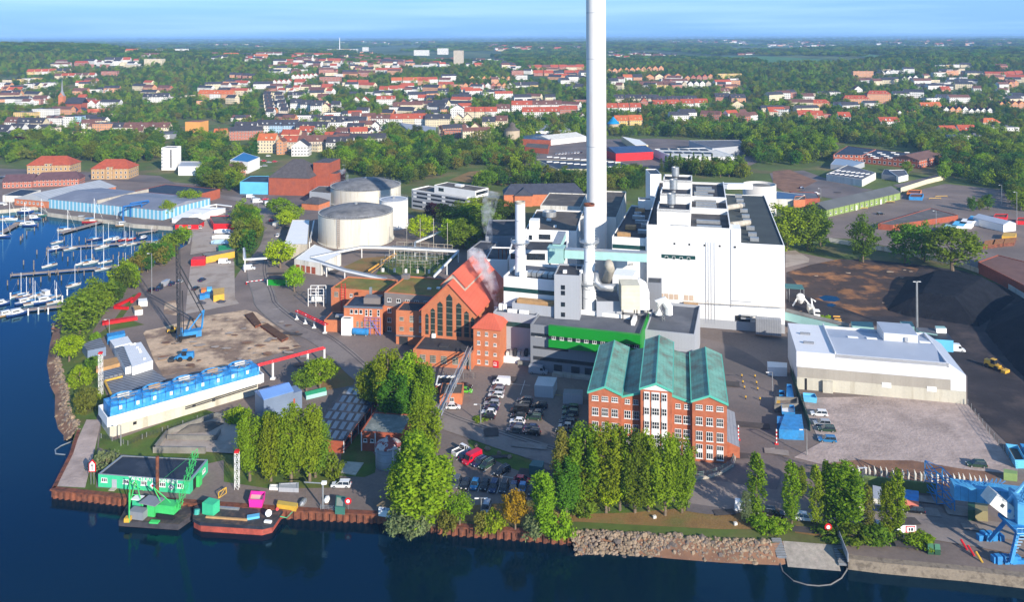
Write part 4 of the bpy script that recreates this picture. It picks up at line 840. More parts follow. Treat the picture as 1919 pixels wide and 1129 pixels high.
for (zx0,zx1,zb,zt,tip) in ((877,902,590,448,433),(917,950,592,408,393),(968,1008,600,362,342),(1035,1082,605,315,285),(1110,1150,608,372,352),(1170,1206,612,432,415),(1221,1246,618,475,460)):
 x0,za=fc.xpix(zE(zx0,zt));x1,_=fc.xpix(zE(zx1,zt));_,zc=fc.xpix(zE(zx0,tip));_,z0=fc.xpix(zE(zx0,zb));z0=max(5.6,z0)
 g=MB().poly([fc.p(x0,-.06,z0),fc.p(x1,-.06,z0),fc.p(x1,-.06,za),fc.p((x0+x1)/2,-.06,zc),fc.p(x0,-.06,za)]);wn=part('window', g,glassg,t)
 g=MB();zz=z0+1.4
 while zz<za: g.prism([fc.p(x0,-.14),fc.p(x1,-.14),fc.p(x1,-.07),fc.p(x0,-.07)],zz,zz+.10);zz+=2.05
 part('transom', g,mat('pale_mortar', (.38,.30,.22),.9,.1),wn)
fa=Fr(zE(785,702),zE(1232,735),5.2,12.2);fa=Fr(fa.a.copy(),fa.a+fa.u*fa.w,5.2,12.2)
t=flat('flat_brick_annex', 'low brick annex with a black flat roof below the pointed windows', 'annex', fa,bricko,darkr,par=.35)
for x in (3.2,6.6,10.2,14.0,17.6): window(t,fa.p(x,0,1.3),fa.u,1.9,2.3,4,4,conc,glassg)
onroof('roof_unit', t,fa,3.6,11,5,(1.2,1,1.3),white);onroof('roof_hatch', t,fa,9,5,4.9,(3,3,.4),darkr)
fs=Fr(zE(1240,530),zE(1440,548),12.6,9.5)
t=gable('brick_stair_tower', 'square orange brick tower with a red pyramid roof beside the pointed-window hall', 'tower', fs,12.3,3.0,bricko,redroof,hip=fs.w/2-.3,over=.5)
for x,lo in ((fs.w*.2,1),(fs.w*.5,1),(fs.w*.82,1)):
 for z in (1.0,3.9,7.0,10.0): window(t,fs.p(x,0,z-.2),fs.u,.95,1.25 if x<fs.w*.7 else .9,2,1)
face('door', t,fs,fs.w*.74,fs.w*.95,0,2.2,redp,th=.05)
fd=Fr(zE(655,410),zE(845,420),11.6,6);t=flat('brick_link_block', 'narrow brick block with a dark flat roof joined to the gabled hall', 'building', Fr(fd.a.copy(),fd.a+fd.u*9.5,11.6,9),bricko,darkr,par=.3)
fd=Fr(fd.a.copy(),fd.a+fd.u*9.5,11.6,9)
wins(t,fd,(2.0,5.6),(8.2,4.8),1.5,1.2,3,2,fm=conc);wins(t,fd,(5.6,),(7.8,),1.4,2.2,3,4,fm=conc);wins(t,fd,(8.6,),(8,4.6),.8,2,2,3);face('gate', t,fd,1.2,4.2,0,2.6,steeld);face('canopy', t,fd,.2,9.2,3.2,3.4,steel,th=1.0)
fe=Fr(zE(568,272),zE(960,305),14.2,20)
t=flat('brick_control_building', 'brick building with a grey top storey and a mossy flat roof', 'building', fe,bricko,moss,par=.35)
face('grey_storey', t,fe,-.02,fe.w,9.3,14.0,mat('grey_brown_cladding', (.19,.165,.155),.8,.08),th=.06);wins(t,fe,(1.9,5.4,8.8,12.3,15.8),(10.9,),1.5,1.3,2,1,y=-.07);wins(t,fe,(1.9,),(7.0,3.6,.4),1.4,1.6,2,1)
onroof('roof_light', t,fe,14,8,13.8,(1.3,1,.5),white);onroof('roof_light', t,fe,17,9.5,13.8,(1.3,1,.5),white);onroof('stair_head', t,fe,.8,18,13.8,(2.6,2.4,1.6),MATS['grey_brown_cladding'])
fj=Fr(zE(165,240),zE(560,268),9.2,15)
t=flat('mossy_roofed_brick_block', 'lower orange brick block with a yellow mossy roof at the west end', 'building', fj,bricko,moss,par=.35);wins(t,fj,(2.2,),(6,),1.6,1.8,4,3,fm=conc);wins(t,fj,(8.4,),(6.2,),1.2,1.3,2,1)
k=MB();a=fj.p(5.3,-.6)
for z in range(0,12): k.bar((a.x-.8,a.y,z),(a.x+.8,a.y,z),.15)
for x in (-.8,.8): k.bar((a.x+x,a.y,0),(a.x+x,a.y,11.5),.18);k.bar((a.x+x,a.y+1.2,9),(a.x+x,a.y,10),.15)
part('escape_ladder', k,redp,t)
fo=Fr(zE(262,378),zE(555,388),9.6,12)
t=flat('brick_workshop', 'two storey orange brick workshop with a blue-black roof and white corner tower', 'workshop', fo,bricko,blackr,par=.3)
face('eaves_band', t,fo,-.05,fo.w,9.0,9.7,mat('slate_blue_trim', (.10,.13,.17),.6,.05),th=.1)
wins(t,fo,(2.8,4.5,6.2),(7.0,),1.1,1.5,1,1);wins(t,fo,(8.2,9.8,12.6),(6.4,),.9,2.2,1,2,gm=glass);wins(t,fo,(5,6.6,8.6,10.2),(2.4,),.8,1.9,2,3,fm=conc)
onroof('plant_room', t,fo,9,6,9.2,(6,4,2.2),MATS['grey_brown_cladding']);onroof('flue', t,fo,7,9.5,9.2,(.9,.9,4.2),steel)
k=MB()
for z in (1,3.6): k.bar(fo.p(8,-1.2,z+1.6),fo.p(13.6,-1.2,z+1.6),.14);k.bar(fo.p(8,-1.2,z+2.6),fo.p(13.6,-1.2,z+2.6),.1)
for x in (8,10,12,13.6): k.bar(fo.p(x,-1.2,0),fo.p(x,-1.2,6.2),.14)
k.bar(fo.p(13.6,-1.2,0),fo.p(10.5,-1.2,5),.2);part('blue_staircase', k,mat('violet_blue_paint', (.12,.16,.50),.5,.1),t)
fu=Fr(P(zE(262,590)),P(zE(330,600)),5.6,3);flat('white_corner_tower', 'white clad corner tower beside the blue horizontal tank', 'tower', Fr(fo.p(-.2,-2.4),fo.p(3.4,-2.4),6.0,2.3),white,darkr,par=.15)
fx=Fr(P(zE(128,530)),P(zE(262,545)),4.4,10);t=flat('low_brick_lean_to', 'low dark-roofed brick lean-to with a rooftop unit by the track', 'annex', Fr(fo.p(-7.5,.5),fo.p(-.3,.5),4.2,9),bricko,darkr,par=.2);onroof('roof_unit', t,Fr(fo.p(-7.5,.5),fo.p(-.3,.5),4.2,9),4.5,4,4.1,(3,1.6,.7),steel)
a=P(zE(325,598));t=thing('blue_tank', 'blue horizontal cylinder tank on cradles in front of the brick workshop', 'tank', a)
part('shell', MB().tube([a+V3((0,.3,1.3)),a+V3((.3,.3,1.3)),a+V3((5.6,-.6,1.3)),a+V3((5.9,-.6,1.3))],[.5,1.15,1.15,.5],18),bluep,t,smooth=False);part('cradle', MB().box(a+V3((1,.1,0)),(.4,1.6,.6)),steel,t);part('cradle', MB().box(a+V3((5,-.5,0)),(.4,1.6,.6)),steel,t)
fgk=Fr(P(zK(260,320)),P(zK(430,320)),3.2,7);t=flat('small_brick_hut', 'small brick hut with a brown roof under the sloping pipe bridge', 'hut', fgk,bricko,brownr,par=.1);wins(t,fgk,(3.5,),(.9,),1.2,1.2,2,1)
a=P(zK(240,165),3);fq=Fr(P(zK(230,240)),P(zK(385,240)),3,6);flat('open_bin_store', 'white-rimmed open store beside the brick hut', 'store', fq,brickd,rubber,par=.5,pm=white)
def lattice_bridge(name,lab,a,b,w_,h_,m,cat,n=12,legs=()):
 t=thing(name,lab,cat,(a.x,a.y,0));d=(b-a);u=d.normalized();nn_=u.cross(UZ(1)).normalized();up=UZ(1);k=MB()
 for s_ in (-1,1):
  for zz in (0,h_): k.bar(a+nn_*s_*w_/2+up*zz,b+nn_*s_*w_/2+up*zz,.22)
  for i in range(n):
   p,q=a+d*(i/n),a+d*((i+1)/n);k.bar(p+nn_*s_*w_/2+(up*h_ if i % 2 else up*0),q+nn_*s_*w_/2+(up*0 if i % 2 else up*h_),.14)
 part('truss', k,m,t)
 part('pipe', MB().tube([a+up*h_*.5,b+up*h_*.5],.3,8),steel,t)
 for f_ in legs: q=a+d*f_;part('leg', MB().bar((q.x,q.y,0),q,.4),m,t)
 return t
lattice_bridge('pipe_bridge', 'sloping lattice pipe bridge from the brick annex down to the poplars', P(zE(1215,715),6.5),P(zK(255,400),3.2),1.3,1.3,steel,'pipe bridge', 16,(0,.5,1))
class _F: pass
def blk(name,lab,pix,h,wall,roof,par=.2,cat='shed', z0=0,group=None,pm=None):
 pts=[P(p,h) if not isinstance(p,Vector) else p for p in pix];c=sum(pts,UZ(0))/len(pts);c.z=z0
 f=_F();f.h=h;f.c=lambda z=0: c
 return flat(name,lab,cat,f,wall,roof,par=par,z0=z0,group=group,rect=[V3((p.x,p.y,0)) for p in pts],pm=pm)
def cyl_tank(name,lab,x,yb,rp,ytop,dome,m,roofm,cat='storage tank'):
 Zf=F*H/(yb-YH);Z=Zf/(1-rp/F);r=rp*Z/F;X=(x-960)*Z/F;c=V3((X,Z,0));h=H-(ytop-YH)*Z/F
 t=thing(name,lab,cat,c);part('shell', MB().lathe(c,[(r+.5,0),(r+.5,.8),(r,.9),(r,h),(r-.3,h)],64),m,t,smooth=False)
 pr=[(r-.25+.4*0,h-.1)]+[(r*(1-k/8)-.2*(1-k/8),h-.1+dome*(1-((1-k/8))**2)) for k in range(1,8)]+[(.8,h+dome-.02)]
 part('roof', MB().lathe(c,[(r+.15,h-.3),(r+.15,h+.05)]+pr,48),roofm,t)
 k=MB()
 n=int(r*2.2)
 for i in range(n):
  a0,a1=2*math.pi*i/n,2*math.pi*(i+1)/n;p,q=c+V3((math.cos(a0)*r,math.sin(a0)*r,h)),c+V3((math.cos(a1)*r,math.sin(a1)*r,h));k.bar(p,p+UZ(1.1),.09);k.bar(p+UZ(1.1),q+UZ(1.1),.08)
 part('railing', k,steel,t);part('roof_vent', MB().lathe((c.x,c.y,h+dome-.2),[(.9,0),(.9,.8),(.2,1.1)],12),steel,t)
 LAND.append((c,'the '+' '.join(lab.split()[:4])+(' pair' if rp>50 else '')));return t,c,r,h
tankr=mat('weathered_tank_roof', (.20,.195,.19),.85,.2,.4,col2=(.10,.10,.10),m2=(.45,.65),s2=.12)
t,c,r,h=cyl_tank('storage_tank', 'big round storage tank streaked brown, in front of the two others', 666.4,466,69.1,394,3.6,tankw,tankr)
k=MB();a=R(-105)
for z in range(0,15): p=c+V3((math.cos(a)*(r+.5),math.sin(a)*(r+.5),z));k.bar(p+V3((-.5,0,0)),p+V3((.5,0,0)),.12)
for dx in (-.5,.5): p=c+V3((math.cos(a)*(r+.5)+dx,math.sin(a)*(r+.5),0));k.bar(p,p+UZ(15),.12)
part('ladder', k,rust,t)
cyl_tank('storage_tank', 'big round storage tank with a patched grey dome roof, behind the streaked one', 685,390,65,345,4.2,tankw,tankr)
cyl_tank('storage_tank', 'slim clean white storage tank between the two big round ones and the grey office', 737,430.5,26.6,372,.6,white,MATS['light_grey_cladding'])
blk('white_roofed_hall', 'long narrow hall with a plain white roof beside the streaked tank', [q6(875,745),q6(1040,745),q6(1055,572),q6(935,572)],7,conc,white,par=.1,cat='hall')
t=blk('white_roofed_workshop', 'workshop with a white roof and brick window bays below the round tanks', [q6(948,850),q7(85,880),q7(215,805),q7(0,735),q6(1050,748)][0:2]+[q7(225,812),q6(1090,745)],5.4,offw,white,par=.1,cat='workshop')
f=Fr(P(q6(948,850),5.4),P(q7(85,880),5.4),5.4,5)
for i in range(4): face('brick_bay', t,f,1+i*3.0,3.2+i*3.0,.2,3.2,brickd,th=.05)
f=Fr(P(q7(722,356),11.7),P(q7(1110,415),11.7),11.7,15)
t=flat('grey_office_block', 'four storey grey office block with a white glazed top floor beside the tanks', 'office building', f,greyl,brownr,par=.5,pm=white)
for z in (1.3,4.1,6.9,9.3): face('window_band', t,f,1,f.w-1,z,z+1.1,glass,th=.05)
for i in range(9):
 for z in (1.3,4.1,6.9,9.3):
  if (i*7+int(z)) % 3==0: face('sunblind', t,f,1.5+i*3.9,4.2+i*3.9,z,z+1.1,frame,th=.08)
p_=Fr(f.p(17,2),f.p(f.w+5,2),15.8,12);t2=part('penthouse', MB().prism(p_.rect(),11.3,15.8,top=False),white,t);part('roof', MB().poly([V3((p.x,p.y,15.5)) for p in p_.rect()]),brownr,t2)
face('window_strip', t,side(p_,'r'),.5,11.5,13.0,14.8,glass,th=.05);face('window_strip', t,p_,3.5,7.6,12.6,14.6,glassg,th=.05);onroof('roof_unit', t2,p_,14,7,15.4,(5,3,1.2),white)
LAND.append((f.c(),'the grey office block'))
blk('brick_garage', 'low brick garage with a rusty brown roof at the foot of the grey office', [q7(1015,465),q7(1204,490),q7(1290,440),q7(1090,425)],4,bricko,moss,cat='garage')
slate=mat('brown_slate', (.085,.075,.075),.8,.25,.5)
f=Fr(P(q6(768,398)),P(q6(1052,406)),12,30)
t=gable('brick_mill', 'dark red brick mill with a steep grey hipped roof and a tall brick block behind', 'mill', f,12,10,brickd,slate,hip=11)
f2=Fr(f.p(f.w-2,12),f.p(f.w+9.5,12),20.5,20);part('tall_block', MB().prism(f2.rect(),0,20.5,mt=1),[brickd,slate],t);part('low_block', MB().prism(f.rect(f.w+9.5,14,f.w+14,30),0,13,mt=1),[brickd,slate],t)
LAND.append((f.c(),'the dark brick mill'))
blk('light_blue_hall', 'light blue clad box hall against the west wall of the dark brick mill', [q6(565,304),q6(765,308),q6(770,262),q6(640,262)],8.3,bluel,blackr,cat='hall')
blk('grey_mill_annex', 'grey clad annex between the dark brick mill and the patched tank', [q6(1055,372),q6(1204,385),q6(1230,335),q6(1120,335)],8,greyl,brownr,cat='annex')
f=Fr(P(q6(1000,500)),P(q6(1120,510)),4,12);gable('low_brick_house', 'low brick house with a brown hipped roof left of the patched tank'.replace('left of', 'beside'),'house', f,4,2.8,bricko,slate,hip=4)
HB,HC=P((1493.3,729)),P((1811,758));fh=Fr(HB,HC,11,24)
fh.d=24;xs1=fh.xpix(zH(445,640))[0];xs2=fh.xpix(zH(1195,690))[0];W_=fh.w
hallw=mat('hall_white_sheet', (.66,.67,.69),.5,.03,.2,stripe=(-G14,1.1,.05,.05));halld=mat('hall_grey_roof', (.36,.40,.47),.5,.05,.3,stripe=(-G14+R(0),.6,.12,.1))
t=thing('white_storage_hall', 'large white sheet metal storage hall with a concrete base beside the gravel lot', 'storage hall', fh.c())
LAND.append((fh.c(),'the white storage hall'))
b=MB()
b.poly([fh.p(0,0,0),fh.p(W_,0,0),fh.p(W_,0,8.2),fh.p(xs2,0,11.2),fh.p(0,0,11.2)]);b.poly([fh.p(0,24,0),fh.p(W_,24,0),fh.p(W_,24,8.2),fh.p(xs2,24,11.2),fh.p(0,24,11.2)][::-1])
b.quad(fh.p(0,24,0),fh.p(0,0,0),fh.p(0,0,11.2),fh.p(0,24,11.2));b.quad(fh.p(W_,0,0),fh.p(W_,24,0),fh.p(W_,24,8.2),fh.p(W_,0,8.2))
part('wall', b,hallw,t)
part('roof', MB().poly([fh.p(0,0,11.2),fh.p(xs1,0,11.2),fh.p(xs1,24,11.2),fh.p(0,24,11.2)]),hallw,t)
r=MB();r.quad(fh.p(xs1,.4,10.4),fh.p(xs2-.5,.4,10.4),fh.p(xs2-.5,13,11.6),fh.p(xs1,13,11.6));r.quad(fh.p(xs1,13,11.6),fh.p(xs2-.5,13,11.6),fh.p(xs2-.5,24,10.4),fh.p(xs1,24,10.4));r.quad(fh.p(xs2,0,11.2),fh.p(W_,0,8.2),fh.p(W_,24,8.2),fh.p(xs2,24,11.2))
part('roof', r,halld,t)
k=MB().prism(fh.rect(xs1-.15,0,xs1+.15),10,11.9);k.prism(fh.rect(xs2-.5,0,xs2),10,11.3);k.prism(fh.rect(xs1,0,xs2,.4),10.2,11.25);part('parapet', k,bluel if 0 else hallw,t)
cb_=mat('grey_fibre_cement', (.34,.31,.26),.9,.12,.3,streak=True,stripe=(-G14,1.5,.12,.04));cw_=mat('cream_concrete', (.50,.47,.38),.9,.14,.3,streak=True,col2=(.30,.26,.18),m2=(.55,.75),s2=.4)
face('cladding_panel', t,fh,.2,xs2+.4,3.6,6.6,cb_,th=.12);face('concrete_base', t,fh,.1,W_-.05,0,3.6,cw_,th=.2)
for a_,b_ in ((2.3,2.9),(7.2,10)): face('door_box', t,fh,a_,b_,0,3.4,cw_ if b_>5 else rubber,th=1.2 if b_>5 else .3)
for a_,b_ in ((23.5,26),(35.5,38)): face('worn_patch', t,fh,a_,b_,2.8,4.2,frame,th=.25)
q=P(zH(872,550),12);x_,y_=(q-fh.a).dot(fh.u),(q-fh.a).dot(fh.v)
up=MB().prism(fh.rect(x_-4.8,y_-1,x_+4.8,y_+9),10.6,13.9,mt=1);part('raised_block', up,[hallw,halld],t);face('vent', t,Fr(fh.p(0,y_-1),fh.p(W_,y_-1),3,3),x_+1,x_+2,11.8,13,greyl,th=.4)
for zx,zy in ((560,545),(685,553),(1035,578)): q=P(zH(zx,zy),11.2);part('skylight', MB().box((q.x,q.y,11.2),(3,1.1,.5),fh.rz),frame,t)
for zx,zy in ((245,520),(268,580)): q=P(zH(zx,zy),11.2);part('skylight', MB().box((q.x,q.y,11.2),(3,.7,.6),fh.rz),greyc,t)
blk('teal_shed', 'small pale teal shed behind the white hall, beside the raised roof block', [zH(557,462),zH(700,475),zH(690,437),zH(547,432)],6.5,teal,dteal,par=0);blk('teal_shed', 'dark teal shed squeezed behind the raised block of the white hall', [zH(905,460),zH(968,470),zH(950,434),zH(872,432)],10,teal,dteal,par=0)
blk('blue_shed', 'blue flat shed with stacked gear at the rear corner of the white hall', [zH(1085,550),zH(1225,560),zH(1190,513),zH(1040,508)],4,bluel,blackr,par=0);blk('white_container', 'white container standing among the sheds behind the white hall', [zH(1112,480),zH(1180,480),zH(1165,465),zH(1103,463)],5.5,frame,teal,par=0,cat='container')
blk('grey_roofed_store', 'grey roofed store at the foot of the tall light mast', [zH(1000,500),zH(1120,520),zH(1100,480),zH(975,472)],4.4,teal,greyr,par=0)
gallery('conveyor_bridge', 'low teal conveyor gallery descending from the boiler house corner towards the sheds', P(zG(1100,715),5),P(zH(530,490),3),3,3,teal,roofm=darkconc)
ca,cb2=P((201.4,784),5.8),P((495,701),5.8);fT=Fr(ca,cb2,5.8,9.4)
t=thing('cooling_tower', 'long blue and white cooling tower with five round fans beside the dirt lot', 'cooling tower', fT.c())
LAND.append((fT.c(),'the blue and white cooling tower'))
part('base', MB().prism(fT.rect(.8,.8,fT.w-1.5,fT.d),0,3.4),cw_,t)
k=MB();k.prism(fT.rect(0,0,None,.25),3.3,5.8);k.prism(fT.rect(0,fT.d-.25),3.3,5.8);k.prism(fT.rect(0,.25,.25,fT.d-.25),3.3,5.8);k.prism(fT.rect(fT.w-.25,.25,None,fT.d-.25),3.3,5.8);k.poly([fT.p(x,y,3.4) for x,y in ((0,0),(fT.w,0),(fT.w,fT.d),(0,fT.d))]);part('parapet', k,white,t)
bl2=mat('blue_slatted_sheet', (.035,.26,.60),.6,.2,.6,stripe=(R(40),1.0,.3,.08),col2=(.14,.38,.62),m2=(.5,.7),s2=.5)
part('blue_housing', MB().prism(fT.rect(1.0,1.2,fT.w-.9,fT.d-1.2),3.4,7.7),bl2,t)
nF=5
for i in range(nF):
 x=5.2+i*(fT.w-10.5)/(nF-1);c=fT.p(x,fT.d/2+.5)
 fn=part('fan_ring', MB().lathe((c.x,c.y,7.55),[(3.6,0),(3.25,.4),(3.2,.8),(3.05,.8),(3.05,.4),(3.0,.3)],32),bl2,t)
 part('fan_well', MB().lathe((c.x,c.y,7.75),[(3.05,0),(.1,.05)],24),darkconc,fn);b=MB()
 for j in range(8): a=j*math.pi/4+.3;b.quad(*[(c.x+math.cos(a+da)*r_,c.y+math.sin(a+da)*r_,8.1+dz) for r_,da,dz in ((.3,-.3,0),(3.1,-.1,-.1),(3.1,.1,.12),(.3,.3,.1))])
 part('fan_blades', b,steel,fn);part('motor', MB().box((c.x,c.y,8.3),(3.0,.6,.8),fT.rz),woodl if i % 2 else offw,fn);part('gangway', MB().box(c+fT.v*-1.2+UZ(9.0),(6.6,.6,.12),fT.rz),steel,fn)
k=MB()
for i in range(22): k.bar(fT.p(1+i*2,1.15,6.5),fT.p(1+i*2,1.15,9.3),.07);k.bar(fT.p(1+i*2,1.15,9.3),fT.p(min(3+i*2,fT.w-1),1.15,9.3),.07)
part('railing', k,steeld,t)
for i in range(9): face('inspection_hatch', t,fT,3.2+i*4.3,3.9+i*4.3,4.4+2.2,5.4+2.2,frame,y=1.2,th=.05)
for x in (6.5,22,27.5): face('basin_window', t,fT,x,x+.9,1.6,2.4,rubber,y=.8,th=.05)
part('basin_pipe', MB().tube([fT.p(20,.3,2.5),fT.p(fT.w-2,.3,3.0)],.16,6),steeld,t);part('basin_pipe', MB().tube([fT.p(20,.3,2.0),fT.p(fT.w-2,.3,2.5)],.16,6),steeld,t)
f=Fr(P(zD(1015,1065)),P(zD(1265,960)),6.4,6)
shs=mat('blue_grey_sheet', (.20,.26,.36),.45,.08,.3,stripe=('z', .9,.1,.05),metal=.3)
fx2=Fr(P(zD(1020,912),6.2),P(zD(1260,842),6.2),6.2,6.5)
t=gable('blue_grey_shed', 'tall blue-grey sheet metal shed beyond the end of the cooling tower', 'shed', fx2,6.2,1.2,shs,mat('blue_sheet_roof', (.16,.30,.60),.4,.08,.3,metal=.2),along='u', over=.1);part('side_room', MB().prism(fx2.rect(fx2.w,1,fx2.w+3,5.5),0,5.2),shs,t);face('red_door', t,fx2,fx2.w-.1,fx2.w+.9,0,3.6,brickd,y=1,th=.06)
crate=mat('site_container_white', (.66,.67,.68),.6,.06,.6,stripe=(.6,.6,.08,.15));plates=mat('sheet_pile_plates', (.22,.23,.25),.6,.15,.5,stripe=(R(62),1.25,.55,.25),metal=.3)
blk('grey_steel_shed', 'grey-blue steel shed with a ribbed roof next to the bright bush at the shore', [zC(715,512),zC(865,482),zC(820,405),zC(672,455)],2.9,shs,plates,par=0)
blk('blue_container', 'bright blue container end-on beyond the white site cabins', [zC(878,400),zC(1022,372),zC(1015,345),zC(870,372)],2.6,bluep,bluep,par=0,cat='container')
blk('site_cabin', 'grey-white site cabin between the blue container and the big white one', [zC(935,480),zC(1075,445),zC(1040,392),zC(895,425)],2.7,crate,crate,par=0,cat='cabin')
t=blk('site_cabin', 'biggest white site cabin, raised above the others, with small roof boxes', [zC(1080,645),zC(1247,592),zC(1150,440),zC(1010,470)],3.6,frame,crate,par=0,cat='cabin')
for zx,zy in ((1075,462),(1100,458),(1122,488),(1137,505),(1147,523),(1178,580)): q=P(zC(zx,zy),3.6);part('roof_box', MB().box(q,(.7,.5,.4),.3),frame,t)
blk('site_cabin', 'narrow white site cabin along the shore edge of the biggest one', [zC(1022,650),zC(1088,630),zC(1000,470),zC(935,490)],3.0,frame,plates,par=0,cat='cabin')
blk('timber_stack', 'stack of pale timber beams behind the lattice tower', [zC(785,665),zC(985,610),zC(965,560),zC(780,600)],1.2,woodl,woodl,par=0,cat='timber stack')
blk('sheet_pile_stack', 'wide stack of grey sheet piles laid flat between cabin and cooling tower', [zC(905,885),zC(1360,745),zC(1240,660),zC(840,745)],1.0,plates,plates,par=0,cat='steel stack')
blk('sheet_pile_stack', 'small stack of grey sheet piles against the timber beams', [zC(845,735),zC(1010,690),zC(985,640),zC(830,680)],1.1,plates,plates,par=0,cat='steel stack')
a,b,c=P(zC(915,885),1.2),P(zC(855,760),1.4),P(zC(1000,722),1.6)
solo('yellow_beam', 'bent yellow steel beam lying on the sheet pile stack', 'beam', MB().tube([a,b,b+V3((.4,.2,.1)),c],.32,6),yellowp)
def lattice_tower(name,lab,base,h_,w_,m,cat='mast', tip=None):
 t=thing(name,lab,cat,base);k=MB()
 for dx in (-w_/2,w_/2):
  for dy in (-w_/2,w_/2): k.bar(base+V3((dx,dy,0)),base+V3((dx,dy,h_)),.08)
 n=int(h_/w_)
 for i in range(n):
  z0,z1=i*h_/n,(i+1)*h_/n;s_=1 if i % 2 else -1
  for dy in (-w_/2,w_/2): k.bar(base+V3((-s_*w_/2,dy,z0)),base+V3((s_*w_/2,dy,z1)),.05);k.bar(base+V3((-w_/2,dy,z1)),base+V3((w_/2,dy,z1)),.05)
  for dx in (-w_/2,w_/2): k.bar(base+V3((dx,-s_*w_/2,z0)),base+V3((dx,s_*w_/2,z1)),.07)
 part('lattice', k,m,t)
 if tip: part('tip', MB().box(base+UZ(h_),(w_,w_,.6)),tip,t)
 return t
p=P(zC(822,875));lattice_tower('lattice_tower', 'white lattice tower standing among bushes west of the cooling tower', p,hgt(zC(822,875),zC(820,525)[1]),.9,frame,tip=redp)
p=P(zI(1458,548));lattice_tower('lattice_tower', 'white lattice tower with a red tip between green building and trees', p,hgt(zI(1458,548),zI(1455,268)[1]),.9,frame,tip=redp)
fgW=Fr(zI(418,434),zI(1105,487),3.1,15);
rc=[P(zI(418,434),3.1),P(zI(1105,487),3.1),P(zI(1240,327),3.1),P(zI(592,296),3.1)]
t=blk('green_boathouse', 'long low mint green building with a black roof on the gravel point', rc,3.1,mint,blackr,par=.15,cat='building', pm=steel)
fm_=Fr(rc[0],rc[1],3.1,5);LAND.append((fm_.c(),'the mint green building'))
for zx in (465,627,762,900,1035): x,_=fm_.xpix(zI(zx,500));window(t,fm_.p(x,0,1.3),fm_.u,1.45,.95,3,1)
x,_=fm_.xpix(zI(540,500));face('door', t,fm_,x-.6,x+.6,0,2.1,greyl,th=.05);face('doorstep', t,fm_,x-.7,x+.7,0,.2,conc,th=1.2)
for zx,mm in ((693,dteal),(829,frame),(967,mat('navy_blue_sign', (.02,.08,.22),.5))):
 x,_=fm_.xpix(zI(zx,520));g=MB().poly([fm_.p(x+dx,-.1,1.35+dz) for dx,dz in ((0,-.8),(.8,0),(0,.8),(-.8,0))],0);s_=part('diamond_sign', g,frame,t)
 part('emblem', MB().poly([fm_.p(x+dx,-.13,1.35+dz) for dx,dz in ((0,-.62),(.62,0),(0,.62),(-.62,0))]),mm,s_)
 e=MB()
 if zx==693: e.poly([fm_.p(x+dx,-.16,1.35+dz) for dx,dz in ((-.3,-.1),(.3,-.1),(.3,.1),(-.3,.1))])
 elif zx==829: e.poly([fm_.p(x+dx,-.16,1.35+dz) for dx,dz in ((-.25,-.2),(.05,-.3),(.3,0),(0,.3),(-.3,.1))])
 else: e.poly([fm_.p(x+dx,-.16,1.35+dz) for dx,dz in ((-.1,-.4),(.3,-.1),(.1,.35),(-.25,0))])
 part('emblem_mark', e,redp if zx==829 else frame,s_)
def lettering(txt,parent,pos,u,size,m,name='lettering', depth=.04,tilt=R(90)):
 cu=bpy.data.curves.new(name,'FONT');cu.body=txt;cu.size=size;cu.extrude=depth;cu.align_x = 'CENTER';cu.materials.append(m)
 o=bpy.data.objects.new(name,cu);COL.objects.link(o);o.parent=parent;off=UZ(0);p=parent
 while p is not None: off+=p.location;p=p.parent
 o.location=V3(pos)-off;o.rotation_euler=(tilt,0,math.atan2(u[1],u[0]));return o
x0,_=fm_.xpix(zI(830,480));lettering('TAUCHUNTERNEHMEN', t,fm_.p(x0,-.08,2.25),fm_.u,1.15,frame)
k=MB().quad(fgW.p(0,0,0),fgW.p(1,0,0),fgW.p(1,0,1),fgW.p(0,0,1))
s_=Fr(rc[1],rc[2],3.1,3);face('gate', t,s_,1.5,4.2,0,2.6,rubber,th=.05);face('gate_leaf', t,s_,2.9,4.4,0,2.5,lime,th=.8);window(t,s_.p(7,0,1.2),s_.u,1.3,.9,2,1)
p=P(zI(375,515));t=thing('navigation_sign', 'white and red house-shaped navigation sign on two posts by the point', 'sign', p)
for dx in (-.35,.35): part('post', MB().bar(p+V3((dx,0,0)),p+V3((dx,0,3.4)),.12),steel,t)
part('board', MB().poly([p+V3((x,-.1,z)) for x,z in ((-.8,3.0),(.8,3.0),(.8,5.0),(0,5.9),(-.8,5.0))]).poly([p+V3((x,.05,z)) for x,z in ((-.8,3.0),(.8,3.0),(.8,5.0),(0,5.9),(-.8,5.0))][::-1]),redp,t)
part('sign_face', MB().poly([p+V3((x,-.13,z)) for x,z in ((-.6,3.2),(.6,3.2),(.6,4.9),(0,5.55),(-.6,4.9))]),frame,t);part('sign_mark', MB().poly([p+V3((x,-.16,z)) for x,z in ((-.1,3.4),(.1,3.4),(.1,4.7),(-.1,4.7))]).poly([p+V3((x,-.17,z)) for x,z in ((-.3,4.5),(.3,4.5),(.3,4.75),(-.3,4.75))]),rubber,t)
def wallpath(mb,pts,th,z0,z1):
 for a,b in zip(pts[:-1],pts[1:]):
  d=(b-a).normalized();n=V3((-d.y,d.x,0))*th/2;e=d*th/2;mb.prism([a-n-e,b-n+e,b+n+e,a+n-e],z0,z1)
 return mb
t=thing('concrete_pit', 'open trapezoid concrete pit with dark spoil inside, behind the green building', 'pit', P(zI(1100,200)))
part('wall', wallpath(MB(),[P(zI(x,y)) for x,y in ((1215,282),(838,278),(838+2,272),(935,150),(1290,20),(1430,40))],.5,0,1.6),darkconc,t);part('divider', wallpath(MB(),[P(zI(x,y)) for x,y in ((940,185),(1300,190),(1330,140))],.4,0,1.5),darkconc,t)
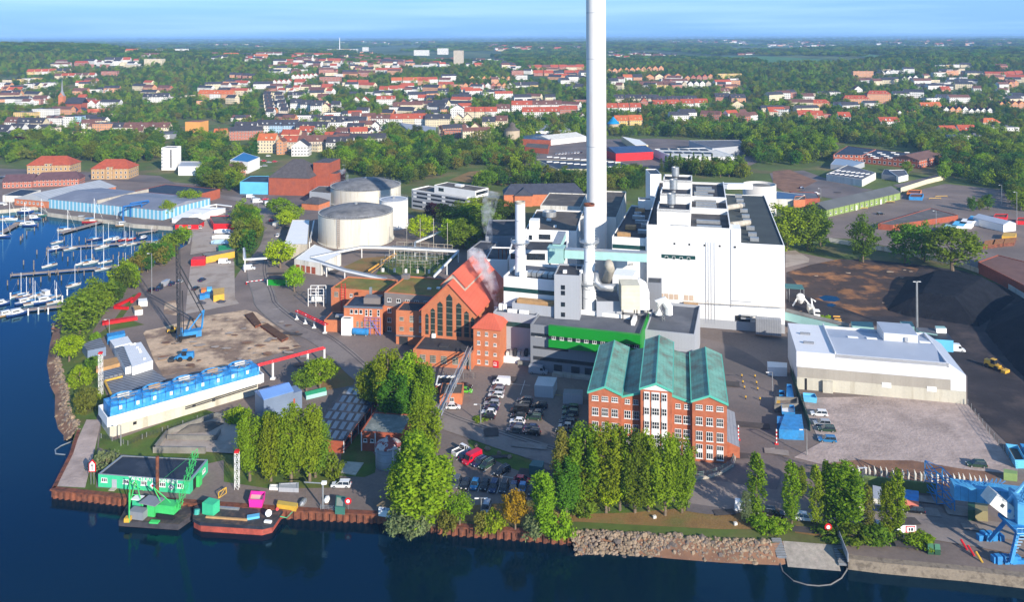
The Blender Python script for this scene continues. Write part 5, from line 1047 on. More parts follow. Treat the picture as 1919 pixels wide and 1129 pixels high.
part('floor', fillpoly([P(zI(x,y)) for x,y in ((845,272),(1215,280),(1500,295),(1510,150),(1425,45),(1290,25),(940,150))],.35,MB()),sandm,t)
heap('dark_spoil', 'dark spoil lying in the concrete pit', [P(zI(x,y)) for x,y in ((900,215),(1060,80),(1290,40),(1400,60),(1250,140),(960,160))],1.3,.5,brownr,step=.8,rough=.3)
f=Fr(V3((-53.5,204,0)),V3((-43,202,0)),3.1,29.5)
t=thing('skylight_workshop', 'long low brick workshop with a dark roof full of skylights, among the trees', 'workshop', f.c())
part('wall', MB().prism(f.rect(),0,3.1,top=False),brickd,t)
for i in range(6):
 y0,y1=i*4.9,i*4.9+4.9
 r=MB();r.quad(f.p(-.3,y0,2.9),f.p(f.w+.3,y0,2.9),f.p(f.w+.3,y1-.2,3.7),f.p(-.3,y1-.2,3.7));r.quad(f.p(f.w+.3,y1-.2,2.9),f.p(-.3,y1-.2,2.9),f.p(-.3,y1-.2,3.7),f.p(f.w+.3,y1-.2,3.7));rr=part('roof', r,blackr if i<5 else darkconc,t)
 for j in range(5): x=.8+j*2.05;part('skylight', MB().quad(f.p(x,y0+.8,3.15),f.p(x+1.3,y0+.8,3.15),f.p(x+1.3,y1-1.2,3.72),f.p(x,y1-1.2,3.72)),mat('blue_skylight', (.05,.085,.14),.3,.2) if i<5 else steel,rr)
for i in range(6): face('white_pier', t,side(f,'r'),i*4.9,i*4.9+.3,0,3.1,frame,th=.1)
s_=side(f,'r')
for i in range(5): window(t,s_.p(i*4.9+2.6,0,1.4),s_.u,2.6,.9,4,1,steeld)
f=Fr(zJ(905,384),zJ(1180,402),5,10.5)
t=flat('brick_store', 'square brick store with a lichen grey roof beside the round grey silo', 'store', f,brickd,mat('lichen_roof', (.17,.19,.17),.9,.25,.3,col2=(.28,.30,.27),m2=(.5,.65),s2=.4),par=.1)
for x in (.1,3.7): face('white_pier', t,f,x,x+.25,0,4.8,frame,th=.08)
wins(t,f,(1.2,3.0,5.2),(2.4,),.9,.8,1,1)
Z=196.6;c=V3(((724.7-960)*Z/F,Z,0));t=thing('round_steel_silo', 'round grey steel silo with a rust and white cone roof by the brick store', 'silo', c)
part('shell', MB().lathe(c,[(3.05,0),(3.05,5.1)],40),mat('silo_grey', (.25,.27,.29),.5,.1,.6,stripe=('z', 1.9,.45,.04),metal=.3),t,smooth=True);part('roof', MB().lathe(c,[(3.2,4.9),(3.2,5.15),(.6,6.7),(.6,7.1),(.05,7.3)],20),mat('rusty_cone_roof', (.24,.06,.05),.8,.2,.5,col2=(.42,.40,.38),m2=(.5,.55),s2=.6),t);part('pipe', MB().tube([c+V3((1.6,-2.7,0)),c+V3((1.6,-2.7,5))],.1),frame,t)
solo('concrete_slab', 'pale stained concrete slab on the ground behind the white estate car', 'slab', MB().prism([P(zJ(x,y)) for x,y in ((775,665),(870,680),(925,600),(800,592))],0,.3),cw_)
fw2=Fr(zJ(1022,885),zJ(1150,905),2.8,9);t=gable('white_quay_hut', 'small white hut with mossy brown roof and lettering at the quay edge', 'hut', Fr(P(zJ(1022,945)),P(zJ(1150,965)),2.6,9),2.5,1.8,frame,mat('mossy_tiles', (.13,.10,.06),.9,.3,.5),along='v', over=.3)
fq2=Fr(P(zJ(1022,945)),P(zJ(1150,965)),2.6,9);lettering('Jot Lot', t,fq2.p(fq2.w*.42,-.06,1.5),fq2.u,1.0,mat('sign_blue', (.03,.10,.28),.5))
cont=mat('grey_white_container', (.52,.53,.54),.55,.06,.4,stripe=(-G14,.45,.15,.2))
t=blk('grey_container', 'large light grey container with two roof ridges, middle of the car park', [zK(976,172),zK(1118,182),zK(1147,112),zK(1005,104)],3.4,cont,cont,par=0,cat='container')
blk('grey_container', 'smaller grey container beside the copper-roofed office', [zK(1192,238),zK(1340,245),zK(1343,205),zK(1200,198)],2.8,cont,MATS['grey_cladding'],par=0,cat='container')
t=blk('teal_kiosk', 'small dark teal kiosk at the end of the lawn strip', [zK(935,778),zK(1035,795),zK(1050,745),zK(965,735)],2.6,dteal if 0 else mat('dark_teal_paint', (.05,.14,.14),.6,.1),MATS['dark_teal_paint'],par=0,cat='kiosk')
blk('white_container', 'white container against the west wall of the white storage hall', [zG(975,1085),zG(1112,1090),zG(1112,1055),zG(972,1045)],2.8,frame,frame,par=0,cat='container')
def skip(lab,pix,h,m,inner=rubber,cat='skip', name='skip'):
 pts=[P(p,h) for p in pix];c=sum(pts,UZ(0))/4;c.z=0;t=thing(name,lab,cat,c);k=MB();n=4
 sh=[V3((c.x+(p.x-c.x)*.88,c.y+(p.y-c.y)*.97,0)) for p in pts]
 for i in range(n):
  a,b,A,B=pts[i],pts[(i+1) % n],sh[i],sh[(i+1) % n];k.quad((A.x,A.y,.1),(B.x,B.y,.1),(b.x,b.y,h),(a.x,a.y,h));
  ai,bi=c+(a-c)*.93,c+(b-c)*.93;k.quad((a.x,a.y,h),(b.x,b.y,h),(bi.x,bi.y,h),(ai.x,ai.y,h));k.quad((bi.x,bi.y,h),(bi.x,bi.y,.4),(ai.x,ai.y,.4),(ai.x,ai.y,h))
 part('body', k,m,t);part('load', MB().poly([V3((c.x+(p.x-c.x)*.92,c.y+(p.y-c.y)*.92,h*.6)) for p in pts]),inner,t);return t
blk('blue_compactor', 'big bright blue waste compactor beside the green fence', [zM(345,362),zM(505,368),zM(490,265),zM(380,262)],2.6,bluep,bluep,par=0,cat='compactor');blk('blue_hopper', 'blue hopper end joined to the big compactor', [zM(332,320),zM(382,322),zM(380,278),zM(332,276)],2.2,bluep,bluep,par=0,cat='hopper')
skip('blue skip holding white sacks above the big compactor', [zM(362,248),zM(448,255),zM(442,205),zM(358,196)],2.0,bluep,frame)
skip('small blue skip behind the yellow box', [zM(345,138),zM(380,142),zM(380,112),zM(345,108)],1.6,bluep);skip('upright blue skip against the green fence', [zM(392,150),zM(440,155),zM(425,72),zM(395,68)],2.0,bluep,bluel)
skip('light blue skip at the corner of the gravel lot', [zM(500,150),zM(590,160),zM(575,130),zM(498,125)],1.6,bluel,bluel);skip('long blue skip full of rusty scrap behind the lot fence', [zM(1862,560),zM(1935,560),zM(1880,462),zM(1802,452)],2.2,bluel,brownr)
skip('blue skip at the picture edge beside the one with scrap', [zM(1945,530),zM(2000,530),zM(1960,462),zM(1895,452)],2.2,bluep,brownr)
blk('timber_store', 'open timber walled store with red goods beside the blue skips', [zM(315,205),zM(470,195),zM(468,155),zM(322,150)],2.2,darkconc,wood,par=.8,cat='store');blk('yellow_box', 'small yellow box in front of the timber walled store', [zM(322,192),zM(352,192),zM(352,176),zM(322,174)],1.4,yellowp,yellowp,par=0,cat='box')
blk('green_container', 'small olive green container at the corner of the earth strip', [zM(1790,640),zM(1875,650),zM(1878,630),zM(1790,615)],1.8,mat('olive_green_paint', (.20,.30,.10),.6,.15),MATS['olive_green_paint'],par=0,cat='container')
def fence(lab,pix,h_,m,name='fence', cat='fence', th=.12,post=3.0,solid=True):
 pts=[P(p) if not isinstance(p,Vector) else p for p in pix];t=thing(name,lab,cat,pts[0]);k=MB()
 for a,b in zip(pts[:-1],pts[1:]):
  d=(b-a).normalized();n=V3((-d.y,d.x,0))*th/2;L=(b-a).length
  if solid: k.prism([a-n,b-n,b+n,a+n],.05,h_)
  else:
   for z in (h_*.35,h_*.65,h_-.05): k.bar(a+UZ(z),b+UZ(z),.05)
   c=int(L/.8)
   for i in range(c): p=a+(b-a)*(i/c);k.bar(p,p+UZ(h_),.045)
  for i in range(int(L/post)+1): p=a+d*min(L,i*post);part('post', MB().bar(p,p+UZ(h_+.1),.16),steel if m is not white else greyl,t)
 part('panel', k,m,t);return t
dgreen=mat('dark_green_fence', (.02,.07,.035),.6,.15)
fence('dark green fence between the waste yard and the gravel lot', [zM(420,10),zM(470,170),zM(545,375)],2.6,dgreen)
fence('thin wire fence on the east edge of the gravel lot', [zM(1560,210),zM(1700,400),zM(1880,625)],1.8,steeld,solid=False)
ow=mat('olive_wall', (.12,.17,.05),.8,.2);fence('olive green wall behind the poplars at the southern lot edge', [zP(380,190),zP(640,195),zP(1260,270)],2.4,ow,name='wall', cat='wall', th=.4)
fence('curved green fence on a low wall round the office corner', [zL(1040,1040),zL(1150,1030),zL(1240,1000),zL(1320,950),zL(1345,890),zL(1340,830)],1.3,mat('teal_fence', (.16,.30,.27),.6,.1),solid=False)
solo('low_wall', 'low curved stone wall round the corner of the brick office', 'wall', wallpath(MB(),[P(zL(x,y)) for x,y in ((1040,1058),(1150,1050),(1240,1020),(1330,965),(1350,900))],.4,0,.8),conc)
fence('concrete panel wall between the coal yard and the storage yard', [zB(430,880),zB(700,925),zB(1000,975),zB(1370,1060),zB(1560,1129),(1919,560),(2050,600)],2.2,white if 0 else offw,name='wall', cat='wall', th=.2)
fence('wire fence along the lawn in front of the cooling tower', [zI(440,170),zI(640,225),zI(780,160),zI(940,110),zI(1200,20)],1.2,steeld,solid=False,post=4)
fence('grey slatted fence with a white notice beside the car park', [zE(950,905),zE(1090,935),zE(1278,925)],1.8,steeld,solid=False)
for lab,q in (('red and white striped post beside the brick office annex', zM(83,435)),('red and white striped post beside the waste yard', zM(328,462))):
 p=P(q);t=thing('striped_post', lab,'post', p)
 for i in range(7): part('band', MB().tube([p+UZ(.5+i*.5),p+UZ(1.0+i*.5)],.16,8),redp if i % 2 else frame,t)
 part('foot', MB().box(p,(.9,.6,.5)),redp,t)
for k_,(zx,zy) in enumerate(((105,30),(190,33),(112,70),(200,75),(122,105),(207,115),(130,170),(222,180))):
 p=P(zM(zx,zy));t=thing('bollard', 'stubby yellow bollard, %s of the %s file in front of the boiler house' % (nth(k_//2+1),'west' if k_ % 2==0 else 'east'),'bollard', p,'yellow bollards of the paved strip');part('post', MB().tube([p,p+UZ(1)],.16,8),rubber,t);part('cap', MB().tube([p+UZ(.65),p+UZ(1.1)],.24,8),yellowp,t)
bstripe=mat('blue_white_striped_wall', (.55,.62,.68),.7,.05,.3)
_m=bstripe;_nn=_m.node_tree.nodes;_ll=_m.node_tree.links;_bb=_nn['Principled BSDF']
_uv=_nn.new('ShaderNodeUVMap');_sp=_nn.new('ShaderNodeSeparateXYZ');_ll.new(_uv.outputs[0],_sp.inputs[0]);_d=_nn.new('ShaderNodeMath');_d.operation = 'DIVIDE';_d.inputs[1].default_value=3.1;_ll.new(_sp.outputs[0],_d.inputs[0])
_f=_nn.new('ShaderNodeMath');_f.operation = 'FRACT';_ll.new(_d.outputs[0],_f.inputs[0]);_lt=_nn.new('ShaderNodeMath');_lt.operation = 'LESS_THAN';_lt.inputs[1].default_value=.62;_ll.new(_f.outputs[0],_lt.inputs[0])
_x=_nn.new('ShaderNodeMix');_x.data_type = 'RGBA';_ll.new(_lt.outputs[0],_x.inputs['Factor']);_x.inputs['A'].default_value=(.48,.58,.62,1);_x.inputs['B'].default_value=(.14,.38,.52,1);_ll.new(_x.outputs['Result'],_bb.inputs['Base Color'])
shedr=mat('grey_hall_roof', (.20,.21,.25),.6,.12,.1,col2=(.26,.27,.31),m2=(.5,.65),s2=.05)
f=Fr(P((91.7,390)),P((305,413)),5.6,38)
t=gable('striped_marina_hall', 'long marina hall with blue and white striped wall and broad grey roof', 'hall', f,5.6,1.9,bstripe,shedr,over=.2)
LAND.append((f.c(),'the blue and white striped marina hall'))
part('roof_seam', MB().prism([f.p(41,-.2),f.p(42.2,-.2),f.p(42.2,38),f.p(41,38)],5.6,7.9),conc,t)
f2=Fr(f.p(31,37),f.p(78,37),6,26);flat('black_roofed_hall', 'flat hall with a glossy black roof behind the striped marina hall', 'hall', f2,brickd,blackr,par=.1)
f2=Fr(f.p(66,3),f.p(92,0),5,24);f3=Fr(P(q5(985,410)),P(q5(1204,430)),5.5,26);
fb1=Fr(P(q5(104,468)),P(q5(345,490)),4.2,52)
t=gable('brick_chandlery', 'brick fronted chandlery with a ribbed metal gable roof and white lettering, by the marina quay', 'shop', fb1,4.2,3.6,bricko,mat('pale_ribbed_roof', (.46,.47,.47),.5,.1,.2,stripe=(R(70),3.0,.3,.12),metal=.2),along='v', over=.3)
lettering('Kiels-Petersen', t,fb1.p(fb1.w*.52,-.1,5.0),fb1.u,2.1,frame)
for i in range(7): window(t,fb1.p(3+i*3.4,0,1.6),fb1.u,1.6,1.3,2,1)
LAND.append((fb1.c(),'the brick chandlery'))
blk('black_roofed_store', 'low store with a black roof west of the brick chandlery', [q5(20,400),q5(160,405),q5(290,362),q5(150,355)],4.2,offw,blackr,par=.1,cat='store')
purp=mat('purple_brown_tiles', (.115,.06,.065),.8,.2,.4)
f=Fr(P(q5(235,342)),P(q5(560,330)),5.5,13);gable('purple_roofed_barrack', 'long brick barrack with a dark purple tiled roof behind the brick chandlery', 'building', f,5,4.2,facade('barrack_wall', (.38,.13,.08)),purp,hip=4)
f=Fr(P(q5(20,352)),P(q5(230,345)),5,13);gable('purple_roofed_barrack', 'west wing of the purple-tiled brick barrack', 'building', f,4.6,4,MATS['barrack_wall'],purp)
yb=facade('yellow_brick_wall', (.42,.27,.13),bay=3.4,st=3.2,wx=(.3,.62))
for lab,a,b in (('yellow brick villa with a red hipped roof, farther from the white square tower', q5(192,262),q5(498,258)),('yellow brick villa with a red hipped roof, nearer the white square tower', q5(645,288),q5(908,286))):
 f=Fr(P(a),P(b),8.4,17);t=gable('red_hipped_villa', lab,'house', f,8.2,5.6,yb,redtile,hip=7,over=.5);f4=Fr(f.p(f.w*.42,-1.5),f.p(f.w*.58,-1.5),9,4);part('porch_gable', MB().prism(f4.rect(),0,9.2),yb,t)
f=Fr(P(q6(12,222)),P(q6(112,222)),18,10);t=flat('white_grain_tower', 'white square tower with one dark vertical window strip', 'tower', f,white,greyr,par=.3);face('window_strip', t,f,f.w*.62,f.w*.72,2,16.5,glass,th=.05)
for i in range(6): face('balcony', t,f,.2,1.6,2.5+i*2.6,3.4+i*2.6,greyl,th=.6)
LAND.append((f.c(),'the white square tower'))
blk('white_low_wing', 'low white wing with a grey roof beside the white square tower', [q6(130,195),q6(280,195),q6(303,160),q6(150,160)],7,frame,greyl,cat='building');blk('yellow_low_shed', 'low yellow shed in front of the white wing', [q6(150,218),q6(255,222),q6(262,200),q6(160,200)],4,yellowp,offw)
bluer=mat('blue_sheet_roofing', (.02,.16,.36),.5,.1,.3)
for lab,pix,h_ in (('white hall with a blue roof among trees, larger front half', [q6(495,150),q6(620,165),q6(705,130),q6(590,95)],9),('white workshop with a dark blue roof beside the car lot', [q6(305,225),q6(395,235),q6(430,205),q6(330,185)],6),('low white annex below the blue-roofed hall', [q6(485,190),q6(580,200),q6(640,150),q6(520,155)],6)):
 blk('blue_roofed_hall', lab,pix,h_,frame,bluer if 'annex' not in lab else greyl,cat='hall')
f=Fr(P(q6(470,282)),P(q6(605,262)),7,11);gable('red_brick_house', 'red brick house with a brown tiled roof west of the light blue hall', 'house', f,6,4,MATS['barrack_wall'],purp)
f=Fr(P(q6(108,640)),P(q6(272,640)),4.2,8);t=gable('red_boat_shed', 'small red boat shed with a dark hipped roof at the marina slip', 'shed', f,3.0,2.4,redp,slate,hip=2.5);wins(t,f,(3,8,14),(.8,),1.6,1.4,2,1)
blk('brown_roofed_boat_shed', 'low red-edged shed with a broad brown roof in the boatyard', [q6(378,600),q6(525,600),q6(530,540),q6(352,545)],3.4,redp,brownr,cat='shed')
for lab,pix in (('white boat shelter tent, southern one of the pair by the round tree', [q6(85,555),q6(170,565),q6(195,515),q6(105,510)]),('white boat shelter tent, northern and larger of the pair by the round tree', [q6(120,540),q6(262,550),q6(262,490),q6(130,478)]),('long white boat under cover at the north edge of the boatyard', [q6(255,505),q6(325,510),q6(320,475),q6(265,478)])):
 pts=[P(p,3.2) for p in pix];f=Fr(pts[0],pts[1],3.2,(pts[3]-pts[0]).length);gable('shelter_tent', lab,'tent', f,2.6,1.4,frame,mat('tent_white', (.74,.74,.72),.6,.04),over=.1)
for i,(y,a,b) in enumerate(((610,380,500),(650,385,500),(690,368,500),(725,362,490))):
 p,q=P(q6(a,y),1.6),P(q6(b,y),1.6);t=thing('covered_boat', 'boat under a white tarpaulin, %s in the boatyard row counted from the brown-roofed shed' % nth(i+1),'boat', (p+q)/2-UZ(1.6),'boats under white tarpaulins in the boatyard')
 d=(q-p);n=V3((-d.y,d.x,0)).normalized();k=MB();pr=[(0,.3,1),(.2,1.4,1.5),(.6,1.8,1.7),(1,1.5,1.5)]
 for (f0,w0,h0),(f1,w1,h1) in zip(pr[:-1],pr[1:]):
  A,B=p+d*f0,p+d*f1;A.z=B.z=0;u3=UZ(1);k.quad(A-n*w0+u3*h0*.5,B-n*w1+u3*h1*.5,B+u3*(h1+.9),A+u3*(h0+.9));k.quad(B+n*w1+u3*h1*.5,A+n*w0+u3*h0*.5,A+u3*(h0+.9),B+u3*(h1+.9));k.quad(A-n*w0*.4,B-n*w1*.4,B-n*w1+u3*h1*.5,A-n*w0+u3*h0*.5);k.quad(B+n*w1*.4,A+n*w0*.4,A+n*w0+u3*h0*.5,B+n*w1+u3*h1*.5)
 part('tarpaulin', k,MATS['tent_white'] if i!=3 else mat('pale_blue_hull', (.35,.50,.62),.5),t);part('trestle', MB().box((p+q)/2-UZ(1.6),(2,1.5,.9)),wood,t)
blk('green_tarp_stack', 'long stack under a green tarpaulin at the southern edge of the boatyard', [q6(415,785),q6(527,785),q6(527,752),q6(412,752)],2.0,mat('tarp_green', (.02,.28,.10),.7,.1),MATS['tarp_green'],par=0,cat='tarpaulin');blk('yellow_wall_store', 'flat store with a long ochre yellow wall south of the boatyard', [q6(325,835),q6(528,795),q6(528,775),q6(300,810)],3.0,yellowp,darkconc,par=0,cat='store');blk('red_low_store', 'low dark red store joined to the ochre wall', [q6(220,855),q6(320,850),q6(330,825),q6(235,835)],3,redp,redp,par=0,cat='store')
a=P(q5(870,575));b=P(q5(980,560));t=thing('boat_hoist', 'blue portal boat hoist standing on the marina quay', 'boat hoist', a);k=MB()
for p,q in ((q5(870,578),q5(1000,555)),):
 A,B=P(p),P(q);n=V3((0,9,0))
 for s_ in (A,B,A+n,B+n): k.bar(s_,s_+UZ(8),.8)
 k.bar(A+UZ(8),B+UZ(8),.9);k.bar(A+n+UZ(8),B+n+UZ(8),.9);k.bar(A+UZ(7),A+n+UZ(7),.7);k.bar(B+UZ(7),B+n+UZ(7),.7)
part('portal', k,mat('deep_blue_paint', (.02,.12,.34),.5,.1),t)
def jetty(lab,a,b,w_=2.4,z=WZ+.9):
 A,B=P(a,z),P(b,z);d=(B-A).normalized();n=V3((-d.y,d.x,0))*w_/2;t=thing('jetty', lab,'jetty', A);part('deck', MB().prism([A-n,B-n,B+n,A+n],z-.35,z,bot=True),mat('jetty_planks', (.27,.22,.19),.9,.2,.6),t)
 L=(B-A).length
 for i in range(int(L/9)+1):
  for s_ in (-1,1): p=A+d*i*9+n*s_*1.05;part('pile', MB().bar((p.x,p.y,WZ-1),(p.x,p.y,z+.6),.3),wood,t)
 return A,B
J1=jetty('longest marina jetty, nearest the wooded bank', q5(82,958),q5(960,885));J2=jetty('marina jetty second from the wooded bank, with the most masts', q5(335,772),q5(1204,712));J3=jetty('short slanting jetty with a large sailing yacht off the striped hall', q5(430,662),q5(735,578),3.5)
J4=jetty('wooden jetty at the picture edge below the first sailing boats', q5(0,668),q5(260,520),3.5);J5=jetty('low jetty crowded with motor boats beside the wooded bank', zC(-60,205),zC(560,135),2.6)
jetty('short wooden slip jetty by the red boat shed', q6(0,720),q6(210,690),3);jetty('broken timber breakwater in front of the boat hoist', q5(970,665),q5(1110,640),2.5)
PL=[(262,815),(240,890),(168,890),(55,1035),(130,1030),(213,1020),(290,1010),(355,975),(455,720),(330,825),(480,865),(443,830),(398,810),(520,830),(610,855),(655,845),(665,870),(800,850),(840,830),(870,835),(1000,820),(950,790),(1100,770),(240,925),(245,650),(270,620),(145,720),(162,700),(190,680),(308,590),(325,575),(150,715),(435,1000),(412,965),(345,965),(595,965),(655,975),(820,745),(1150,690),(560,720),(605,730),(990,780)]
PL2=[(88,90),(232,225),(315,215),(395,215),(460,60),(550,60),(510,115),(540,170)]
pts=[P(q5(*q),WZ) for q in PL]+[P(zC(*q),WZ) for q in PL2]
PILES=[]
for q in pts:
 wh=len(PILES)>=len(PL);h_=2.2;t=thing('mooring_pile', '', 'mooring pile', (q.x,q.y,WZ),'mooring piles of the marina');part('post', MB().tube([(q.x,q.y,WZ-1),(q.x,q.y,WZ+h_)],.24,6),wood if not wh else frame,t)
 if wh: part('cap', MB().lathe((q.x,q.y,WZ+h_),[(.34,0),(.3,.3),(0,.5)],8),frame,t)
 PILES.append((t,q,'white-capped' if wh else 'dark wooden'))
p=P(zC(432,355),WZ);t=thing('dolphin_pile', 'lone thick timber pile standing in open water off the bank', 'pile', (p.x,p.y,WZ));part('post', MB().tube([(p.x,p.y,WZ-1),(p.x+.2,p.y,WZ+3)],[.6,.45],8),wood,t);part('collar', MB().tube([(p.x+.1,p.y,WZ+1),(p.x+.12,p.y,WZ+1.4)],.66,8),rust,t)
hullw=mat('white_gelcoat', (.62,.62,.60),.3,.04);hulld=mat('navy_hull', (.02,.06,.20),.35,.1);hullr=mat('red_hull', (.50,.03,.03),.4,.1);teak=mat('teak_deck', (.38,.24,.13),.8,.15);hullg=mat('green_hull', (.05,.16,.12),.4,.1)
def make_boat(kind):
 t=thing('sailing_boat' if kind == 'sail' else 'motor_boat', '', 'boat');L=9.0 if kind == 'sail' else 8.0
 st=[(-.5,.62,.85),(-.3,.9,.8),(0,1.0,.8),(.25,.8,.9),(.42,.35,1.05),(.5,.02,1.15)];B=1.45;k=MB();dk=MB()
 for (x0,w0,h0),(x1,w1,h1) in zip(st[:-1],st[1:]):
  for s_ in (1,-1):
   A,Bq=(x0*L,s_*w0*B,h0),(x1*L,s_*w1*B,h1);C,D=(x1*L*.94,s_*w1*B*.6,-.2),(x0*L*.94,s_*w0*B*.6,-.2);k.quad(*( (A,D,C,Bq) if s_>0 else (A,Bq,C,D)))
  dk.quad((x0*L,-w0*B,h0-.02),(x1*L,-w1*B,h1-.02),(x1*L,w1*B,h1-.02),(x0*L,w0*B,h0-.02))
 k.quad((-.5*L,-.9,.85),(-.5*L,.9,.85),(-.47*L,.55,-.2),(-.47*L,-.55,-.2));part('hull', k,hullw,t);part('deck', dk,hullw if kind != 'sail' else teak,t)
 c=MB()
 if kind == 'sail':
  c.prism([(-.12*L,-.7),(.25*L,-.45),(.25*L,.45),(-.12*L,.7)],.8,lambda p: 1.35 if p[0]<0 else 1.15);part('cabin', c,hullw,t)
  part('mast', MB().tube([(.08*L,0,.9),(.08*L,0,11.5)],[.13,.09],6),frame,t);part('boom', MB().tube([(.08*L,0,2.1),(-.36*L,0,2.0)],.2,6),hulld if 0 else bluep,t)
  part('rigging', MB().bar((.08*L,0,11.3),(.5*L,0,1.2),.04).bar((.08*L,0,11.3),(-.5*L,0,.9),.04).bar((.08*L,.9,6),(.08*L,-.9,6),.06),steel,t);part('cockpit', MB().box((-.3*L,0,.6),(2.4,1.2,.3)),teak,t)
 else:
  c.prism([(-.25*L,-.95),(.12*L,-.9),(.3*L,-.4),(.3*L,.4),(.12*L,.9),(-.25*L,.95)],.8,lambda p: 2.3 if p[0]<.2*L else 1.2);part('cabin', c,hullw,t)
  part('window', MB().prism([(-.2*L,-.99),(.1*L,-.95),(.1*L,.95),(-.2*L,.99)],1.5,2.0,top=False),glass,t);part('roof', MB().box((-.06*L,0,2.4),(3.6,1.9,.12)),hullw,t);part('rail', MB().bar((.48*L,0,1.9),(.2*L,1,1.7),.05).bar((.48*L,0,1.9),(.2*L,-1,1.7),.05).bar((.48*L,0,1.1),(.48*L,0,1.9),.05),steel,t)
 return t
BP={'sail': make_boat('sail'),'motor': make_boat('motor')};BUSED=set();BOATS=[]
def boat(kind,q,ang,s=1.0,hull=None,mast=1.0,deco=''):
 o=BP[kind] if kind not in BUSED else copy_tree(BP[kind])
 if kind not in BUSED: BUSED.add(kind);KIDS[o.name]=list(o.children)
 p=P(q,WZ);o.location=(p.x,p.y,WZ);o.rotation_euler=(0,0,ang);o.scale=(s,s,s*mast);o['group'] = 'boats moored in the marina'
 if hull: recolor(o,'hull', hull)
 BOATS.append((o,p,kind,hull,deco));return o
up,dn=R(75),R(-105)
SL=[((350,900),1.0,None),((405,735),.9,None),((500,780),1.0,None),((580,885),.9,None),((640,880),1.05,None),((722,770),1.1,None),((742,875),.9,None),((724,925),.95,None),((670,715),1.1,hulld),((775,715),1.0,None),((882,752),.9,None),((932,748),.9,None),((1080,742),1.0,None),((830,925),.8,None),((880,918),.8,None),((935,855),.7,hulld),((975,857),.7,None),((872,715),.8,hullr),((922,712),.8,hullr),((140,1110),1,None),((178,1118),1,hulld),((245,1118),1,None),((380,1125),.9,None),((522,1040),.9,None)]
for i,((x,y),s_,h_) in enumerate(SL): boat('sail', q5(x,y),(up if i % 3 else dn)+rnd.uniform(-.15,.1)-.35,s_*.8,h_,rnd.uniform(.85,1.15))
for (x,y),s_,h_,a in (((470,648),1.25,None,.1),((655,590),1.5,hullr,.12),((165,608),1.4,None,.05),((60,575),1.4,None,.1),((820,590),1.0,None,-.2),((285,545),1.1,hullg,.05),((10,695),1.3,hulld,.1)): boat('sail', q5(x,y),a,s_*.85,h_,.95)
for (x,y),s_,h_,a in (((395,785),.9,hulld,up-.4),((580,570),.9,None,.1),((822,718),.8,None,up),((1015,705),.7,None,up),((185,520),1.2,None,.1),((240,568),1.0,hulld,.1),((215,615),1.1,None,0),((20,490),1.4,hullr,.1),((870,615),1.0,MATS['pale_timber'],.1),((320,1110),1.0,None,2.6)): boat('motor', q5(x,y),a,s_,h_)
for (x,y),s_,h_,a,kd in (((200,125),1.0,hulld,up-.5,'motor'),((275,130),.95,None,up-.6,'sail'),((362,118),1.15,None,up-.6,'motor'),((452,122),.85,None,up-.5,'sail'),((52,225),.95,MATS['pale_timber'],up-.5,'motor'),((140,218),1.1,hulld,up-.55,'motor'),((8,140),1.0,hulld,up-.5,'motor')): boat(kd,zC(x,y),a,s_*.85,h_)
def slabhull(t,pts,z0,z1,m,m2,deckm,fr_=.75):
 A=[P(p,z1) for p in pts];c=sum(A,UZ(0))/len(A);k=MB();n=len(A);zm_=z0+(z1-z0)*fr_
 k.prism([V3((c.x+(p.x-c.x)*.97,c.y+(p.y-c.y)*.97,0)) for p in A],z0,zm_,top=False);part('hull', k,m,t);part('upper_hull', MB().prism([V3((p.x,p.y,0)) for p in A],zm_,z1,top=False,bot=True),m2,t);part('deck', MB().poly([(p.x,p.y,z1-.02) for p in A] if sum(A[i].x*A[(i+1) % n].y-A[(i+1) % n].x*A[i].y for i in range(n))>0 else [(p.x,p.y,z1-.02) for p in A[::-1]]),deckm,t);return A
deckm=mat('dark_deck_planks', (.05,.045,.045),.8,.35,.8,col2=(.11,.07,.05),m2=(.5,.65),s2=.4)
q0=P(zI(820,820),WZ);t=thing('crane_pontoon', 'dark floating pontoon carrying a lime green crane, moored below the mint building', 'pontoon', (q0.x,q0.y,WZ))
slabhull(t,[zI(572,785),zI(1018,815),zI(1125,740),zI(1115,672),zI(650,640)],WZ-.8,WZ+1.3,rust,mat('dark_pontoon_steel', (.055,.05,.055),.7,.3,.8),deckm,.42);LAND.append((q0,'the crane pontoon'))
dz=WZ+1.3
def pd(x,y,z=dz): return P(zI(x,y),z)
part('deck_house', MB().box(pd(720,760),(3.6,2.0,1.7),-.2),greyc,t);part('winch', MB().box(pd(640,790),(1.2,1.2,.9),0),yellowp,t);part('green_hatch', MB().box(pd(840,800),(2,1,.3),-.1),lime,t)
k=MB()
for x,y in ((650,800),(655,700)): k.bar(pd(x,y),pd(x,y)+UZ(6.5),.22)
k.bar(pd(655,700)+UZ(6),pd(760,660)+UZ(3),.15);A=pd(700,700);
for dx in (-1.6,1.6): k.bar(A+V3((dx,0,0)),A+UZ(6.6),.2)
k.bar(A+V3((-.8,0,3.2)),A+V3((.8,0,3.2)),.15);part('derrick', k,lime,t)
sp=pd(862,640);part('spud_pile', MB().tube([(sp.x,sp.y,WZ-1),(sp.x,sp.y,WZ+11.5)],.38,10),rust,t);part('pontoon_wheelhouse', MB().box(pd(715,690),(1.8,1.4,2.2),-.2),mint,t);part('wheelhouse_roof', MB().box(pd(715,690)+UZ(2.2),(2.2,1.8,.15),-.2),frame,t)
cr0=pd(940,745);t=thing('crawler_crane', 'lime green lattice boom crawler crane working on the floating pontoon', 'crane', cr0)
